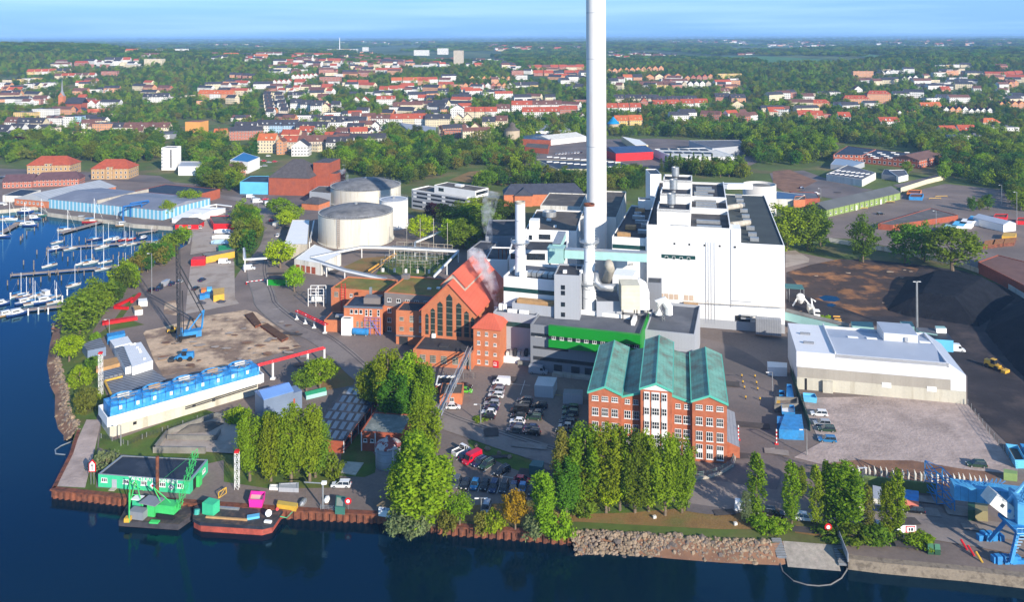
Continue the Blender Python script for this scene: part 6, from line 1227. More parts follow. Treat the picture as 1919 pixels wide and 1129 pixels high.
part('track', MB().box(cr0+V3((0,-1.2,0)),(4,.7,.9),-.2),rubber,t);part('track', MB().box(cr0+V3((0,1.2,0)),(4,.7,.9),-.2),rubber,t);part('house', MB().box(cr0+UZ(1),(4.6,2.4,1.8),-.2),lime,t)
cab=cr0+V3((-3.4,.2,0));part('cab', MB().box(cab,(1.8,1.6,3.0),-.2),lime,t);part('cab_roof', MB().box(cab+V3((-.2,0,3)),(4.4,3.2,.18),-.3),greyc,t)
bt=cr0+V3((2.2,0,1.6));tipz=19.0;tp_=P(zI(1148,272),tipz+WZ)
def boomlat(a,b,w_,m,par,n=14):
 d=b-a;u=d.normalized();s_=u.cross(UZ(1)).normalized()*w_/2;v_=u.cross(s_).normalized()*w_/2;k=MB()
 for i_ in (-1,1):
  for j in (-1,1): k.bar(a+s_*i_*.6+v_*j*.6,b+s_*i_*.6+v_*j*.6,.12)
 for i in range(n):
  p,q=a+d*(i/n),a+d*((i+1)/n);f_=1 if i % 2 else -1
  for j in (-1,1): k.bar(p+s_*f_+v_*j,q-s_*f_+v_*j,.07);k.bar(p+s_*j+v_*f_,q+s_*j-v_*f_,.07)
 part('boom', k,m,par)
boomlat(bt,tp_,1.2,lime,t)
k=MB().bar(cr0+V3((-1.5,0,2.8)),cr0+V3((-3.2,0,6.2)),.18).bar(cr0+V3((.6,0,2.8)),cr0+V3((-3.2,0,6.2)),.18).bar(cr0+V3((-3.2,0,6.2)),tp_,.05);part('gantry', k,lime,t)
q0=P(zI(1460,830),WZ);t=thing('red_barge', 'long barge with a red lower hull and black planked deck at the sheet pile wall', 'barge', (q0.x,q0.y,WZ))
slabhull(t,[zI(1125,770),zI(1180,800),zI(1650,830),zI(1730,810),zI(1805,700),zI(1700,690),zI(1170,660),zI(1130,690)],WZ-.8,WZ+2.0,mat('barge_red', (.36,.07,.045),.7,.25,.8,col2=(.20,.05,.035),m2=(.5,.7),s2=.5),blackr,deckm);LAND.append((q0,'the red barge'))
part('green_deck_box', MB().box(P(zI(1263,725),WZ+2.0),(2.9,2.2,2.5),-.35),mint,t);part('hatch_coaming', MB().box(P(zI(1400,700),WZ+2.0),(4.6,.5,.4),-.13),steel,t);part('hatch_coaming', MB().box(P(zI(1380,775),WZ+2.0),(9.5,.4,.35),-.12),woodl,t);part('anchor_winch', MB().tube([P(zI(1690,735),WZ+2.0),P(zI(1695,730),WZ+3.4)],.7,8),frame,t)
part('tangled_gear', MB().box(P(zI(1580,765),WZ+2.0),(2.6,1.2,.5),.3),bluel,t);part('tarpaulin', MB().box(P(zI(1690,800),WZ+2.0),(1.6,.6,.4),-.2),frame,t);part('bow_fender', MB().tube([P(zI(1755,705),WZ+1.6),P(zI(1760,700),WZ+2.4)],.35,8),redp,t)
part('mooring_rope', MB().tube([P(zI(1780,755),WZ+2.0),P(zI(1830,765),-1.2),P(zI(1872,722),.3)],.09,5),mint,t);part('buoy', MB().tube([P(zI(1155,740),WZ+2.0),P(zI(1160,700),WZ+3)],.6,8),mat('sea_green', (.05,.30,.25),.5),t)
t=skip('pink skip with a lime green frame on the quay', [zI(1545,628),zI(1650,632),zI(1672,568),zI(1562,562)],1.9,pinkp,mat('pink_inside', (.75,.55,.45),.7,.1));
blk('yellow_box_girder', 'long yellow box girder lying on the quay beside the barge bow', [zI(1755,662),zI(1900,682),zI(1915,655),zI(1765,632)],1.1,yellowp,mat('dull_yellow', (.55,.38,.08),.7,.15),par=0,cat='girder')
p=P(zI(1565,655));solo('green_trestle', 'small lime green steel frame in front of the pink skip', 'trestle', MB().bar(p,p+V3((2.2,-.3,0)),.15).bar(p+UZ(1),p+V3((2.2,-.3,1)),.15).bar(p,p+UZ(1),.15).bar(p+V3((2.2,-.3,0)),p+V3((2.2,-.3,1)),.15),lime)
p=P(zI(1320,620));solo('yellow_trestle', 'yellow steel lattice frame on the quay near the barge stern', 'trestle', MB().bar(p,p+V3((1,2,0)),.2).bar(p+UZ(1.4),p+V3((1,2,1.4)),.2).bar(p,p+UZ(1.4),.2).bar(p+V3((1,2,0)),p+V3((1,2,1.4)),.2).bar(p,p+V3((1,2,1.4)),.12),yellowp)
p=P(zJ(655,900));t=thing('quay_davit', 'grey slewing davit crane on the quay railing', 'davit', p);part('post', MB().tube([p,p+UZ(5.6)],.2,8),steel,t);part('jib', MB().tube([p+V3((.8,0,5.7)),p+V3((-4.2,.2,5.9))],.14,6),steel,t);part('hoist', MB().box(p+V3((.3,0,5.6)),(1.1,.6,.6)),frame,t);part('hoist_rope', MB().tube([p+V3((-4,.2,5.8)),p+V3((-4,.2,1.4))],.03,4),steeld,t)
for lab,a,b,m_ in (('small grey rowing boat lying under the davit', zJ(505,878),zJ(540,835),steel),('small white dinghy propped on the quay by the davit', zJ(672,855),zJ(688,820),frame)):
 A,B=P(a,.4),P(b,.4);solo('dinghy', lab,'dinghy', MB().tube([A,A+(B-A)*.25,A+(B-A)*.7,B],[.15,.6,.65,.4],8),m_)
blk('green_winch_unit', 'green and white winch unit inside a small railing on the quay', [zJ(735,885),zJ(800,890),zJ(805,815),zJ(742,808)],1.6,hullg,mat('winch_cover', (.35,.40,.32),.7,.15),par=.2,cat='winch');fence('steel railing at the quay edge round the winch unit', [zJ(640,905),zJ(790,920),zJ(800,880)],1.1,steel,solid=False)
for lab,q in (('red and white lifebuoy sign on the quay next to the winch unit', zJ(822,905)),('red lifebuoy sign beside the small slipway', zP(450,585))):
 p=P(q);t=thing('lifebuoy_sign', lab,'sign', p);part('post', MB().bar(p,p+UZ(1.6),.1),steel,t);part('disc', MB().tube([p+UZ(2.0),p+V3((0,-.15,2.0))],.75,14),redp,t);part('ring', MB().tube([p+V3((0,-.16,2.0)),p+V3((0,-.2,2.0))],.4,12),frame,t)
for lab,pix,h_,m_ in (('white trailer bed at the tree line behind the quay road', [zJ(300,757),zJ(360,760),zJ(360,735),zJ(305,735)],.6,frame),('grey steel trough on trestles under the trees', [zJ(362,757),zJ(495,762),zJ(495,722),zJ(365,728)],1.0,greyl)): blk('trailer_bed', lab,pix,h_,m_,m_,par=.1,cat='trailer')
b0=P(zD(335,440));hm=hgt(zD(335,440),q6(115,745)[1])
t=thing('piling_rig', 'tall black-masted piling rig with a blue carriage on the dirt lot', 'piling rig', b0);LAND.append((b0,'the tall piling rig'))
k=MB();top=b0+V3((-.8,.6,hm))
for dx,dy in ((-.5,-.5),(.5,-.5),(.5,.5),(-.5,.5)): k.bar(b0+V3((dx,dy,0)),top+V3((dx,dy,0)),.16)
for i in range(26):
 p,q=b0+(top-b0)*(i/26),b0+(top-b0)*((i+1)/26);s_=1 if i % 2 else -1;k.bar(p+V3((-.5*s_,-.5,0)),q+V3((.5*s_,-.5,0)),.12);k.bar(p+V3((-.5,-.5*s_,0)),q+V3((-.5,.5*s_,0)),.12)
part('mast', k,steeld,t);bd=P(zD(430,395));part('blue_body', MB().box(bd,(6.5,3.2,2.2),.45),bluep,t);part('cab', MB().box(bd+V3((-3.6,-1.2,0)),(2,1.6,3.2),.4),bluep,t);part('track', MB().box(bd+V3((-.6,-1.9,0)),(5.6,.8,1),.45),rubber,t)
e=P(zD(480,330),0);k=MB();k.bar(bd+V3((-1,0,2)),bd+V3((3.4,2.6,8.5)),.5).bar(bd+V3((3,1.6,2)),bd+V3((3.4,2.6,8.5)),.5);part('a_frame', k,bluep,t)
part('backstay', MB().bar(bd+V3((3.4,2.6,8.5)),b0+(top-b0)*.8+V3((.5,0,0)),.45).bar(bd+V3((3,1.6,7.6)),b0+(top-b0)*.72+V3((.5,0,0)),.35),steeld,t);part('hammer', MB().box(b0+V3((.2,-1.2,3)),(.9,.9,7)),steeld,t);part('hoses', MB().tube([b0+V3((1.2,-.5,18)),b0+V3((1.8,-1,4)),b0+V3((1.2,-1.6,.5)),b0+V3((-1.8,-2.5,.3))],.14,5),rubber,t)
def tractor(name,lab,q,s_,rz,m,cat,boom=True):
 p=P(q);t=thing(name,lab,cat,p);M_=Matrix.Rotation(rz,3,'Z')
 def w(x,y,z): return p+M_ @ V3((x*s_,y*s_,z*s_))
 part('chassis', MB().box(w(0,0,.7),(4.6*s_,1.7*s_,.9*s_),rz),m,t);part('engine_hood', MB().box(w(-1.3,0,1.6),(1.9*s_,1.5*s_,.8*s_),rz),m,t);part('cab', MB().box(w(.3,0,1.6),(1.2*s_,1.4*s_,1.4*s_),rz),glass,t);part('cab_roof', MB().box(w(.3,0,3.0),(1.4*s_,1.6*s_,.12*s_),rz),m,t)
 for x in (-1.4,1.4):
  for y in (-.95,.95): part('wheel', MB().tube([w(x,y-.22,.7),w(x,y+.22,.7)],.7*s_,12),rubber,t)
 if boom: k=MB().bar(w(1.2,.5,1.9),w(3.4,.5,.7),.3*s_).bar(w(1.2,-.5,1.9),w(3.4,-.5,.7),.3*s_);part('lift_arm', k,m,t);part('bucket', MB().prism([w(3.2,-1.3,0),w(4.5,-1.3,0),w(4.5,1.3,0),w(3.2,1.3,0)],.15*s_,1.0*s_),steeld if m is not yellowp else yellowp,t)
 return t
tractor('wheel_loader', 'blue wheel loader with grabbing gear on the dirt lot below the rig', zD(385,590),1.1,R(190),bluep,'loader');tractor('wheel_loader', 'yellow wheel loader on the black coal yard east of the white hall', zH(1485,745),1.0,R(-60),yellowp,'loader');tractor('small_digger', 'small yellow digger behind the piling rig', zD(280,365),.8,R(200),yellowp,'digger', False)
for lab,pix in (('rusty brown stack of steel bars, northern one at the dirt lot edge', [(865,215),(930,195),(1000,290),(950,310)]),('rusty brown stack of steel bars, southern one at the dirt lot edge', [(995,305),(1050,285),(1220,400),(1165,425)])): blk('steel_bar_stack', lab,[zD(*q) for q in pix],.9,rust,mat('rusty_bars', (.12,.06,.03),.9,.3,.6,stripe=(R(150),.8,.5,.3)),par=0,cat='steel stack')
blk('yellow_cabin', 'yellow site cabin with three windows on the paved lot', [q6(378,1108),q6(455,1095),q6(455,1050),q6(375,1060)],2.6,yellowp,yellowp,par=0,cat='cabin')
for i,(x,y,m_) in enumerate(((300,1100,bluep),(335,1090,bluep),(310,1062,orangep),(350,1055,bluel))): blk('site_skip', ('blue skip, western one of the four by the yellow cabin', 'blue skip touching the yellow cabin', 'orange skip north of the blue ones', 'pale blue skip north of the yellow cabin')[i],[q6(x-18,y+8),q6(x+18,y+6),q6(x+18,y-12),q6(x-18,y-10)],1.7,m_,m_,par=0,cat='skip')
def rack(lab,a,b,h_,m,posts,w_=1.2,name='pipe_rack', cat='pipe rack', pm=None):
 A,B=P(a,h_),P(b,h_);d=(B-A);n=V3((-d.y,d.x,0)).normalized()*w_/2;t=thing(name,lab,cat,(A.x,A.y,0));k=MB()
 for s_ in (-1,1): k.bar(A+n*s_,B+n*s_,.5)
 for i in range(12): k.bar(A+d*(i/11)-n,A+d*(i/11)+n,.2)
 part('beam', k,m,t)
 for f_ in posts: p=A+d*f_;q=MB().bar((p.x,p.y,0),(p.x,p.y,h_),.5);q.box((p.x,p.y,0),(1.4,1.0,.5),0);part('post', q,pm or frame,t)
 return t
rack('bright red steel pipe rack crossing from the cooling tower to the road', zD(968,632),zD(1512,487),5.5,redp,(.02,.22,.74,1.0));rack('dark red steel pipe rack along the road by the brick workshop', zD(1290,185),zE(130,520),3.4,redp,(0,.3,.6,.95))
for lab,pth in (('long red steel girder on the grass near the shore', [zC(835,300),zC(1120,255)]),('zigzag red steel girder, western arm by the small white box', [zC(935,165),zC(1080,95)]),('zigzag red steel girder, eastern arm by the small white box', [zC(1075,125),zC(1140,60)]),('short red steel girder at the corner of the zigzag', [zC(935,170),zC(1045,178)])):
 A,B=P(pth[0]),P(pth[1]);d=(B-A).normalized();n=V3((-d.y,d.x,0))*(1.3 if 'long' in lab else .5);solo('red_girder', lab,'girder', MB().prism([A-n,B-n,B+n,A+n],.1,1.1),redp)
blk('ochre_cabin', 'small ochre and white cabin beside the red girders', [zC(1100,185),zC(1165,175),zC(1140,140),zC(1085,145)],2,frame,woodl,par=0,cat='cabin');blk('white_box', 'white cabin behind the red girders beside the yard road', [zC(1130,112),zC(1203,108),zC(1198,82),zC(1128,88)],2,frame,frame,par=0,cat='cabin')
def pipeline(lab,pix,h_,r_=.45,posts=10,n_=2,m=None):
 pts=[P(p,h_) for p in pix];t=thing('pipeline', lab,'pipeline', (pts[0].x,pts[0].y,0))
 for j in range(n_): part('pipe', MB().tube([p+V3((0,1.1*j,0)) for p in pts],r_,8),m or steel if j else frame,t)
 for a,b in zip(pts[:-1],pts[1:]):
  L=(b-a).length;c=max(1,int(L/posts))
  for i in range(c): p=a+(b-a)*(i/c);part('post', MB().bar((p.x,p.y,0),(p.x,p.y,h_),.4),frame,t)
 return t
pipeline('white twin pipeline round the switchyard below the storage tanks', [q7(0,845),q7(370,768),q7(600,775),q7(1052,798),q7(880,975)],5,.5,14,3);pipeline('white pipeline slanting down to the mossy-roofed brick block', [q7(0,855),q7(250,935),q7(540,1000)],5,.5,12,3)
pipeline('white pipe gantry over the road by the round tree', [q6(590,775),q6(600,855),q6(755,845)],5.5,.4,16,2);pipeline('thin pipeline crossing the yard towards the pruned trees', [q6(1050,830),q6(1204,900)],4.5,.4,12,2);pipeline('pair of pipes rising beside the streaked tank', [q6(1055,735),q6(1085,580)],4,.3,14,2);pipeline('hooped white pipeline from the switchyard to the bright round trees', [q7(745,770),q7(745,735),q7(930,660)],5,.4,12,3)
pipeline('pale pipeline along the boatyard by the curved road', [q6(320,478),q6(400,465),q6(505,478)],3,.35,10,2)
sw=[P(q7(x,y)) for x,y in ((470,960),(880,975),(1050,830),(600,800))];sheet('grass', sw,lawn,world=True)
t=thing('switchyard', 'electrical switchyard of thin steel gantries over green ground behind the brick buildings', 'switchyard', sw[0])
for r_ in range(5):
 k=MB();a,b=sw[0]+(sw[3]-sw[0])*(.08+r_*.21),sw[1]+(sw[2]-sw[1])*(.08+r_*.21)
 for i in range(8): p=a+(b-a)*((i+.5)/8);k.bar(p,p+UZ(6),.18);k.bar(p+V3((-.8,0,3.2)),p+V3((.8,0,3.2)),.15)
 k.bar(a+(b-a)*.06+UZ(6),a+(b-a)*.94+UZ(6),.22);k.bar(a+(b-a)*.06+UZ(4.6),a+(b-a)*.94+UZ(4.6),.1);part('gantry', k,steel if r_ % 2 else conc,t)
for i in range(5): p=sw[0]+(sw[1]-sw[0])*((i+.5)/5)+V3((0,4,0));part('switch_box', MB().box(p,(1,.8,1.8)),frame,t)
solo('yellow_gantry', 'yellow lattice gantry lying diagonally beside the switchyard', 'gantry', MB().bar(P(q7(420,930),2),P(q7(605,810),2),.9).bar(P(q7(440,945),3.4),P(q7(615,815),3.4),.3).bar(P(q7(420,930),0),P(q7(420,930),2.4),.5),mat('ochre_yellow', (.55,.28,.04),.6,.15))
for i,(x,y) in enumerate(((688,790),(783,790),(877,790),(975,830))): p=P(q7(x,y));solo('lightning_rod', 'tall thin steel rod at the switchyard, %s from the streaked tank' % nth(i+1),'rod', MB().tube([p,p+UZ(16)],.15,5),conc,group='rods of the switchyard')
p=P(zE(60,370));t=thing('transformer_cage', 'pale pipework cage beside the mossy-roofed block', 'transformer', p);k=MB()
for dx in (-3,0,3):
 for dy in (-2,2): k.bar(p+V3((dx,dy,0)),p+V3((dx,dy,7)),.25)
for z in (2,4.5,7): k.bar(p+V3((-3,-2,z)),p+V3((3,-2,z)),.2);k.bar(p+V3((-3,2,z)),p+V3((3,2,z)),.2);k.bar(p+V3((0,-2,z)),p+V3((0,2,z)),.2)
part('cage', k,frame,t);part('vessel', MB().tube([p+V3((-2,0,2.4)),p+V3((2.2,0,2.4))],1.1,10),offw,t)
def lamp(lab,q,ytop,arm=(-1.4,0),heads=1,thick=.12):
 p=P(q);h_=hgt(q,ytop);t=thing('street_lamp', lab,'street lamp', p);part('post', MB().tube([p,p+UZ(h_)],[thick*1.4,thick],6),steel,t)
 for j in range(heads): s_=1-2*j;e=p+V3((arm[0]*s_,arm[1]*s_,h_));part('arm', MB().bar(p+UZ(h_),e,.1),steel,t);part('lamp_head', MB().box(e-UZ(.1),(.9,.35,.15)),frame,t)
 return t
lamp('street lamp with one arm beside the shrub in the car park', zK(570,458),zK(570,315)[1]);lamp('double-armed street lamp at the river end of the lower car park', zN(1217,440),zN(1217,335)[1],(1.0,0),2);lamp('tall light mast with floodlights behind the white storage hall', zH(985,515),zH(985,180)[1],(.9,0),2,.3)
lamp('tall slim lamp mast by the parked cars near the wooded bank', q5(1072,1095),q5(1065,800)[1]);lamp('slim lamp post at the waste yard fence', zM(302,130),zM(300,0)[1]);lamp('slim lamp post with a gull on top beside the poplars', zP(712,260),zP(714,80)[1],(.5,0),2)
lamp('lamp post at the corner of the timber frames below the waste yard', zM(523,530),zM(520,370)[1]);lamp('thin lamp post at the lawn in front of the cooling tower', zI(588,225),zI(588,60)[1]);lamp('thin lamp post beside the bush and blue shed', zC(892,380),zC(892,245)[1])
for lab,q,yt in (('tall lamp mast in the storage yard beside the small birches', zB(1755,760),zB(1755,540)[1]),('tall lamp mast at the far end of the storage yard', zB(1648,620),zB(1648,490)[1]),('lamp mast standing between the long shed roof and the container row', zB(1185,790),zB(1185,670)[1]),('lamp mast by the curved road in front of the light blue hall', q6(697,505),q6(697,440)[1]),('lamp mast on the parking area behind the round silo', zB(372,570),zB(372,510)[1])): lamp(lab,q,yt)
CARM={}
def carpaint(n,c):
 if n not in CARM:
  m=mat('car_paint_'+n,c,.25,.03,1,spec=.6,metal=.25 if n not in ('white', 'red') else 0);CARM[n]=m
 return CARM[n]
for n,c in (('black', (.012,.013,.016)),('dark blue', (.012,.03,.09)),('white', (.74,.75,.76)),('silver', (.40,.42,.45)),('red', (.50,.008,.03)),('blue', (.03,.20,.42)),('grey', (.12,.13,.14)),('green', (.03,.07,.04)),('lime', (.15,.60,.05))): carpaint(n,c)
lampw=mat('headlight_glass', (.7,.7,.68),.15,.02);lampr=mat('tail_light_glass', (.45,.01,.01),.2,.02)
def make_car(kind):
 t=thing({'car': 'parked_car', 'estate': 'parked_car', 'van': 'parked_van', 'pickup': 'pickup_truck'}[kind],'', {'car': 'car', 'estate': 'car', 'van': 'van', 'pickup': 'truck'}[kind])
 L,W,Hc={'car': (4.2,1.78,1.48),'estate': (4.6,1.84,1.55),'van': (5.4,2.0,2.3),'pickup': (5.2,2.0,2.0)}[kind]
 lo=[(-L/2,.45,.80),(-L/2+.12,.82,.90),(-L*.30,.90,.97),(L*.16,.90,.97),(L*.30,.82,.95),(L/2-.15,.70,.86),(L/2,.42,.74)]
 if kind in ('van', 'pickup'): lo=[(-L/2,.9,.95),(-L*.30,.95,1),(L*.25,.98,1),(L*.38,.92,.95),(L/2-.1,.8,.88),(L/2,.45,.80)]
 b=MB();w2=W/2
 for (x0,h0,a0),(x1,h1,a1) in zip(lo[:-1],lo[1:]):
  for s_ in (1,-1):
   A,B,C,D=(x0,s_*a0*w2,h0),(x1,s_*a1*w2,h1),(x1,s_*a1*w2*.95,.26),(x0,s_*a0*w2*.95,.26);b.quad(*((A,D,C,B) if s_>0 else (A,B,C,D)))
  b.quad((x0,-a0*w2,h0),(x1,-a1*w2,h1),(x1,a1*w2,h1),(x0,a0*w2,h0))
 for x,h_,a in (lo[0],lo[-1]): b.quad((x,-a*w2,.26),(x,a*w2,.26),(x,a*w2,h_),(x,-a*w2,h_))
 g=MB()
 cab={'car': (-L*.43,-L*.30,L*.06,L*.26),'estate': (-L*.46,-L*.42,L*.06,L*.26),'van': (-L*.49,-L*.48,L*.22,L*.36),'pickup': (L*.02,L*.05,L*.20,L*.33)}[kind]
 x0,x1,x2,x3=cab;zb=.88;zt=Hc;wb,wt=w2*.92,w2*.74 if kind in ('car', 'estate') else w2*.86
 def cabin(mb,z0,z1,e=0):
  f0,f1=(z0-zb)/(zt-zb),(z1-zb)/(zt-zb);li=lambda a,c,f: a+(c-a)*f
  q=[[(li(x0,x1,f)-e,-li(wb,wt,f)-e,z),(li(x3,x2,f)+e,-li(wb,wt,f)-e,z),(li(x3,x2,f)+e,li(wb,wt,f)+e,z),(li(x0,x1,f)-e,li(wb,wt,f)+e,z)] for f,z in ((f0,z0),(f1,z1))]
  for i in range(4): mb.quad(q[0][i],q[0][(i+1) % 4],q[1][(i+1) % 4],q[1][i])
  mb.poly(q[1])
 if kind == 'van':
  cabin(b,zb,zt);g.quad((x3-.02,-wb+.1,1.15),(x3-.02,wb-.1,1.15),(x2+.24,wt-.06,2.0),(x2+.24,-wt+.06,2.0))
  for s_ in (1,-1): A,B,C,D=(L*.12,s_*(wb+.0),1.2),(L*.29,s_*(wb+.0),1.2),(L*.25,s_*(wt+.05),1.9),(L*.12,s_*(wt+.05),1.9);g.quad(*((A,B,C,D) if s_<0 else (D,C,B,A)))
 else:
  cabin(g,zb-.02,zt-.06);cabin(b,zt-.07,zt)
  for xx in (x0+.05,(x0+x3)/2-.05,x3-.08):       # pillars
   for s_ in (-1,1):
    f=MB();xt=xx if abs(xx-(x0+x3)/2)<.3 else (x1 if xx<0 or kind == 'pickup' and xx==x0+.05 else x2);b.bar((xx,s_*wb*1.0,zb),(xt,s_*wt*1.0,zt-.03),.08)
 if kind == 'pickup': b.box((-L*.24,0,.9),(L*.48,W,.06));[b.box((-L*.24,s_*W*.48,.9),(L*.48,.07,.42)) for s_ in (-1,1)];b.box((-L*.48,0,.9),(.07,W*.95,.42));part('load_bed', MB().box((-L*.24,0,.97),(L*.44,W*.9,.03)),steeld,t)
 part('body', b,CARM['white'],t);part('window_glass', g,glass,t)
 wh=None
 for x in (-L*.31,L*.31):
  for s_ in (-1,1):
   k=MB().tube([(x,s_*(w2-.2),.33),(x,s_*(w2+.01),.33)],.33,12,0);k.tube([(x,s_*(w2-.02),.33),(x,s_*(w2+.03),.33)],.2,8,1);part('wheel', k,[rubber,steel],t)
 for s_ in (-1,1): part('headlight', MB().box((L/2-.1,s_*w2*.62,.55),(.12,.34,.16)),lampw,t);part('tail_light', MB().box((-L/2+.03,s_*w2*.72,.62),(.08,.22,.2)),lampr,t)
 if kind == 'estate': part('roof_rail', MB().bar((-L*.38,w2*.66,zt+.05),(L*.02,w2*.66,zt+.05),.05),steel,t);part('roof_rail', MB().bar((-L*.38,-w2*.66,zt+.05),(L*.02,-w2*.66,zt+.05),.05),steel,t)
 return t
CPROTO={k: make_car(k) for k in ('car', 'estate', 'van', 'pickup')};CU=set()
def car(kind,q,ang,col,lab,group=None,s=1.0):
 o=CPROTO[kind] if kind not in CU else copy_tree(CPROTO[kind])
 if kind not in CU: CU.add(kind);KIDS[o.name]=list(o.children)
 p=P(q,.6);o.location=(p.x,p.y,.01);o.rotation_euler=(0,0,R(ang));o.scale=(s,s,s);recolor(o,'body', CARM[col]);o['label']=lab
 if group: o['group']=group
 elif 'group' in o: del o['group']
 return o
def lot(rows,where,group):
 for i,(kind,q,ang,col) in enumerate(rows): car(kind,q,ang,col,'%s %s, %s in the %s' % (col,{'car': 'hatchback', 'estate': 'estate car', 'van': 'van', 'pickup': 'pickup'}[kind],nth(i+1),where),group)
A1=170
lot([('van', zK(728,150),A1,'white'),('car', zK(700,188),A1,'dark blue'),('estate', zK(692,210),A1,'silver'),('estate', zK(685,246),A1,'white'),('car', zK(655,280),A1,'black'),('estate', zK(655,308),A1,'silver'),('car', zK(650,342),A1,'dark blue'),('car', zK(632,374),A1,'white'),('car', zK(622,408),A1,'black')],'western parking file counted from the works building', 'cars in the western parking file')
lot([('estate', zK(905,285),A1,'grey'),('estate', zK(893,318),A1,'black'),('van', zK(865,364),A1,'black'),('car', zK(855,402),A1,'black'),('car', zK(848,442),A1,'white'),('car', zK(845,482),A1,'dark blue'),('estate', zK(828,510),A1,'grey')],'middle parking file counted from the grey container', 'cars in the middle parking file')
lot([('estate', zK(1015,326),A1-2,'black'),('car', zK(990,380),A1,'grey'),('estate', zK(970,414),A1,'green'),('car', zK(950,490),A1,'dark blue'),('estate', zK(958,525),A1-6,'black')],'short file east of the middle one', 'cars in the short parking file')
lot([('estate', zK(1250,340),A1,'green'),('estate', zK(1250,378),A1,'grey'),('car', zK(1238,420),A1,'dark blue'),('estate', zK(1225,450),A1,'dark blue'),('car', zK(1215,480),A1,'silver'),('car', zK(1195,515),A1,'black')],'file along the copper-roofed office, counted from the container', 'cars along the copper-roofed office')
B1=-100
lot([('estate', zK(385,905),B1,'grey'),('car', zK(455,918),B1,'black'),('car', zK(527,918),B1,'blue'),('car', zK(600,924),B1,'black'),('estate', zK(668,936),B1,'dark blue'),('estate', zK(745,938),B1,'black'),('car', zK(818,942),B1,'dark blue'),('car', zK(885,948),B1,'blue'),('estate', zK(962,960),B1,'black')],'riverside row counted from the tall poplar', 'cars in the riverside row')
lot([('car', zK(462,704),45,'dark blue'),('van', zK(505,730),-135,'red'),('estate', zK(560,752),-135,'dark blue'),('estate', zK(617,772),-135,'green'),('estate', zK(733,820),-135,'black')],'slanting row along the lawn strip', 'cars along the lawn strip')
car('pickup', zK(425,668),45,'white', 'white flatbed pickup at the top of the lower car park');car('car', zK(885,888),-10,'red', 'bright red hatchback crosswise behind the riverside row');car('estate', zK(610,1098),-100,'silver', 'pale silver car half hidden by bushes near the water')
car('car', zK(362,332),0,'white', 'white hatchback beside the small brick hut');car('car', zK(455,178),-10,'black', 'black hatchback parked behind the pipe bridge');car('car', zK(455,210),-10,'lime', 'green and white car beside the brick hut');car('van', zK(1005,68),-12,'silver', 'silver van in front of the grey works building', s=1.1);car('van', zK(1030,40),170,'grey', 'teal-grey box van behind the silver van', s=1.1)
car('estate', zJ(775,735),178,'white', 'white estate car on the quay road by the concrete slab');car('van', zO(1510,395),-14,'white', 'white van behind the slender poplar on the river road', s=.95);car('estate', zO(1725,425),-12,'black', 'black estate car between the first two slender poplars')
car('estate', zP(278,440),-12,'white', 'white car with a roof box between two slender poplars');car('estate', zP(765,478),-10,'silver', 'silver-blue estate car behind the dense leaning poplar');car('estate', zP(1088,385),170,'black', 'black estate car in front of the pink container');car('estate', zP(802,368),170,'dark blue', 'dark car half hidden behind the young poplar')
for i,(q,c,k) in enumerate(((zM(602,258),'white', 'estate'),(zM(622,320),'silver', 'estate'),(zM(650,358),'green', 'estate'),(zM(655,425),'blue', 'estate'))): car(k,q,172,c,'%s estate car, %s down the west edge of the gravel lot' % (c,nth(i+1)),'cars on the gravel lot')
car('estate', zM(1615,585),172,'green', 'lone dark green car at the far corner of the gravel lot');car('van', zH(1240,618),-14,'white', 'white van behind the white storage hall', s=1.05)
car('van', q6(458,872),10,'white', 'white van at the north edge of the paved lot');car('van', q6(630,915),15,'white', 'white van under the pipe gantry beside the road');car('car', q6(300,995),80,'dark blue', 'dark blue car on the paved lot near the white van');car('car', q6(255,1055),80,'black', 'black car west of the skips')
for i,(q,c) in enumerate(((zC(1240,12),'black'),(zC(1300,5),'dark blue'))): car('car', q,80,c,('black car', 'dark blue car')[i]+' by the slim mast near the wooded bank')
for i,(x,y,c,k) in enumerate(((10,1040,'black', 'car'),(48,1025,'silver', 'van'),(88,1022,'dark blue', 'car'),(140,1010,'silver', 'car'))): car(k,q6(x,y),80,c,'%s %s, %s in the yard row beside the wooded bank' % (c,'van' if k == 'van' else 'car', nth(i+1)),'cars beside the wooded bank')
for i,(x,y,k,c,a) in enumerate(((690,445,'van', 'white', 20),(775,462,'van', 'white', 25),(800,470,'van', 'white', 25),(640,410,'van', 'white', 10),(608,408,'car', 'black', 20),(665,420,'car', 'silver', 20),(745,425,'car', 'red', 20),(790,575,'car', 'red', 80),(825,605,'van', 'white', 70),(835,632,'car', 'grey', 80),(835,680,'estate', 'white', 90))): car(k,q6(x,y),a,c,'%s %s, %s along the curved road counted from the light blue hall' % (c,'camper van' if k == 'van' and i<3 else ('van' if k == 'van' else 'car'),nth(i+1)),'vehicles along the curved road', 1.15 if i<3 else 1)
car('estate', zB(793,680),12,'black', 'black car alone in the storage yard before the long green shed');car('car', zB(240,497),10,'dark blue', 'dark blue car on the sandy strip behind the round silo');car('car', zB(342,537),5,'white', 'white car beside the low brick building near the round silo');car('car', zB(1655,518),-20,'silver', 'pale car at the far corner of the storage yard')
rg=random.Random(31);pk=[(x,y) for x,y in ((700,150),(735,155),(770,165),(810,160),(765,120),(740,190),(700,195))]
for i,(x,y) in enumerate(pk): c=rg.choice(['silver', 'white', 'black', 'red']);car('car', q6(x,y),15,c,'%s car, %s in the lot of the blue-roofed hall' % (c,nth(i+1)),'cars in the lot of the blue-roofed hall')
for i in range(9): c=rg.choice(['silver', 'white', 'dark blue', 'black']);car('car', q8(690+i*22,108-i*1.5),75,c,'%s car, %s in the row beyond the solar-roofed warehouse' % (c,nth(i+1)),'cars beyond the solar-roofed warehouse')
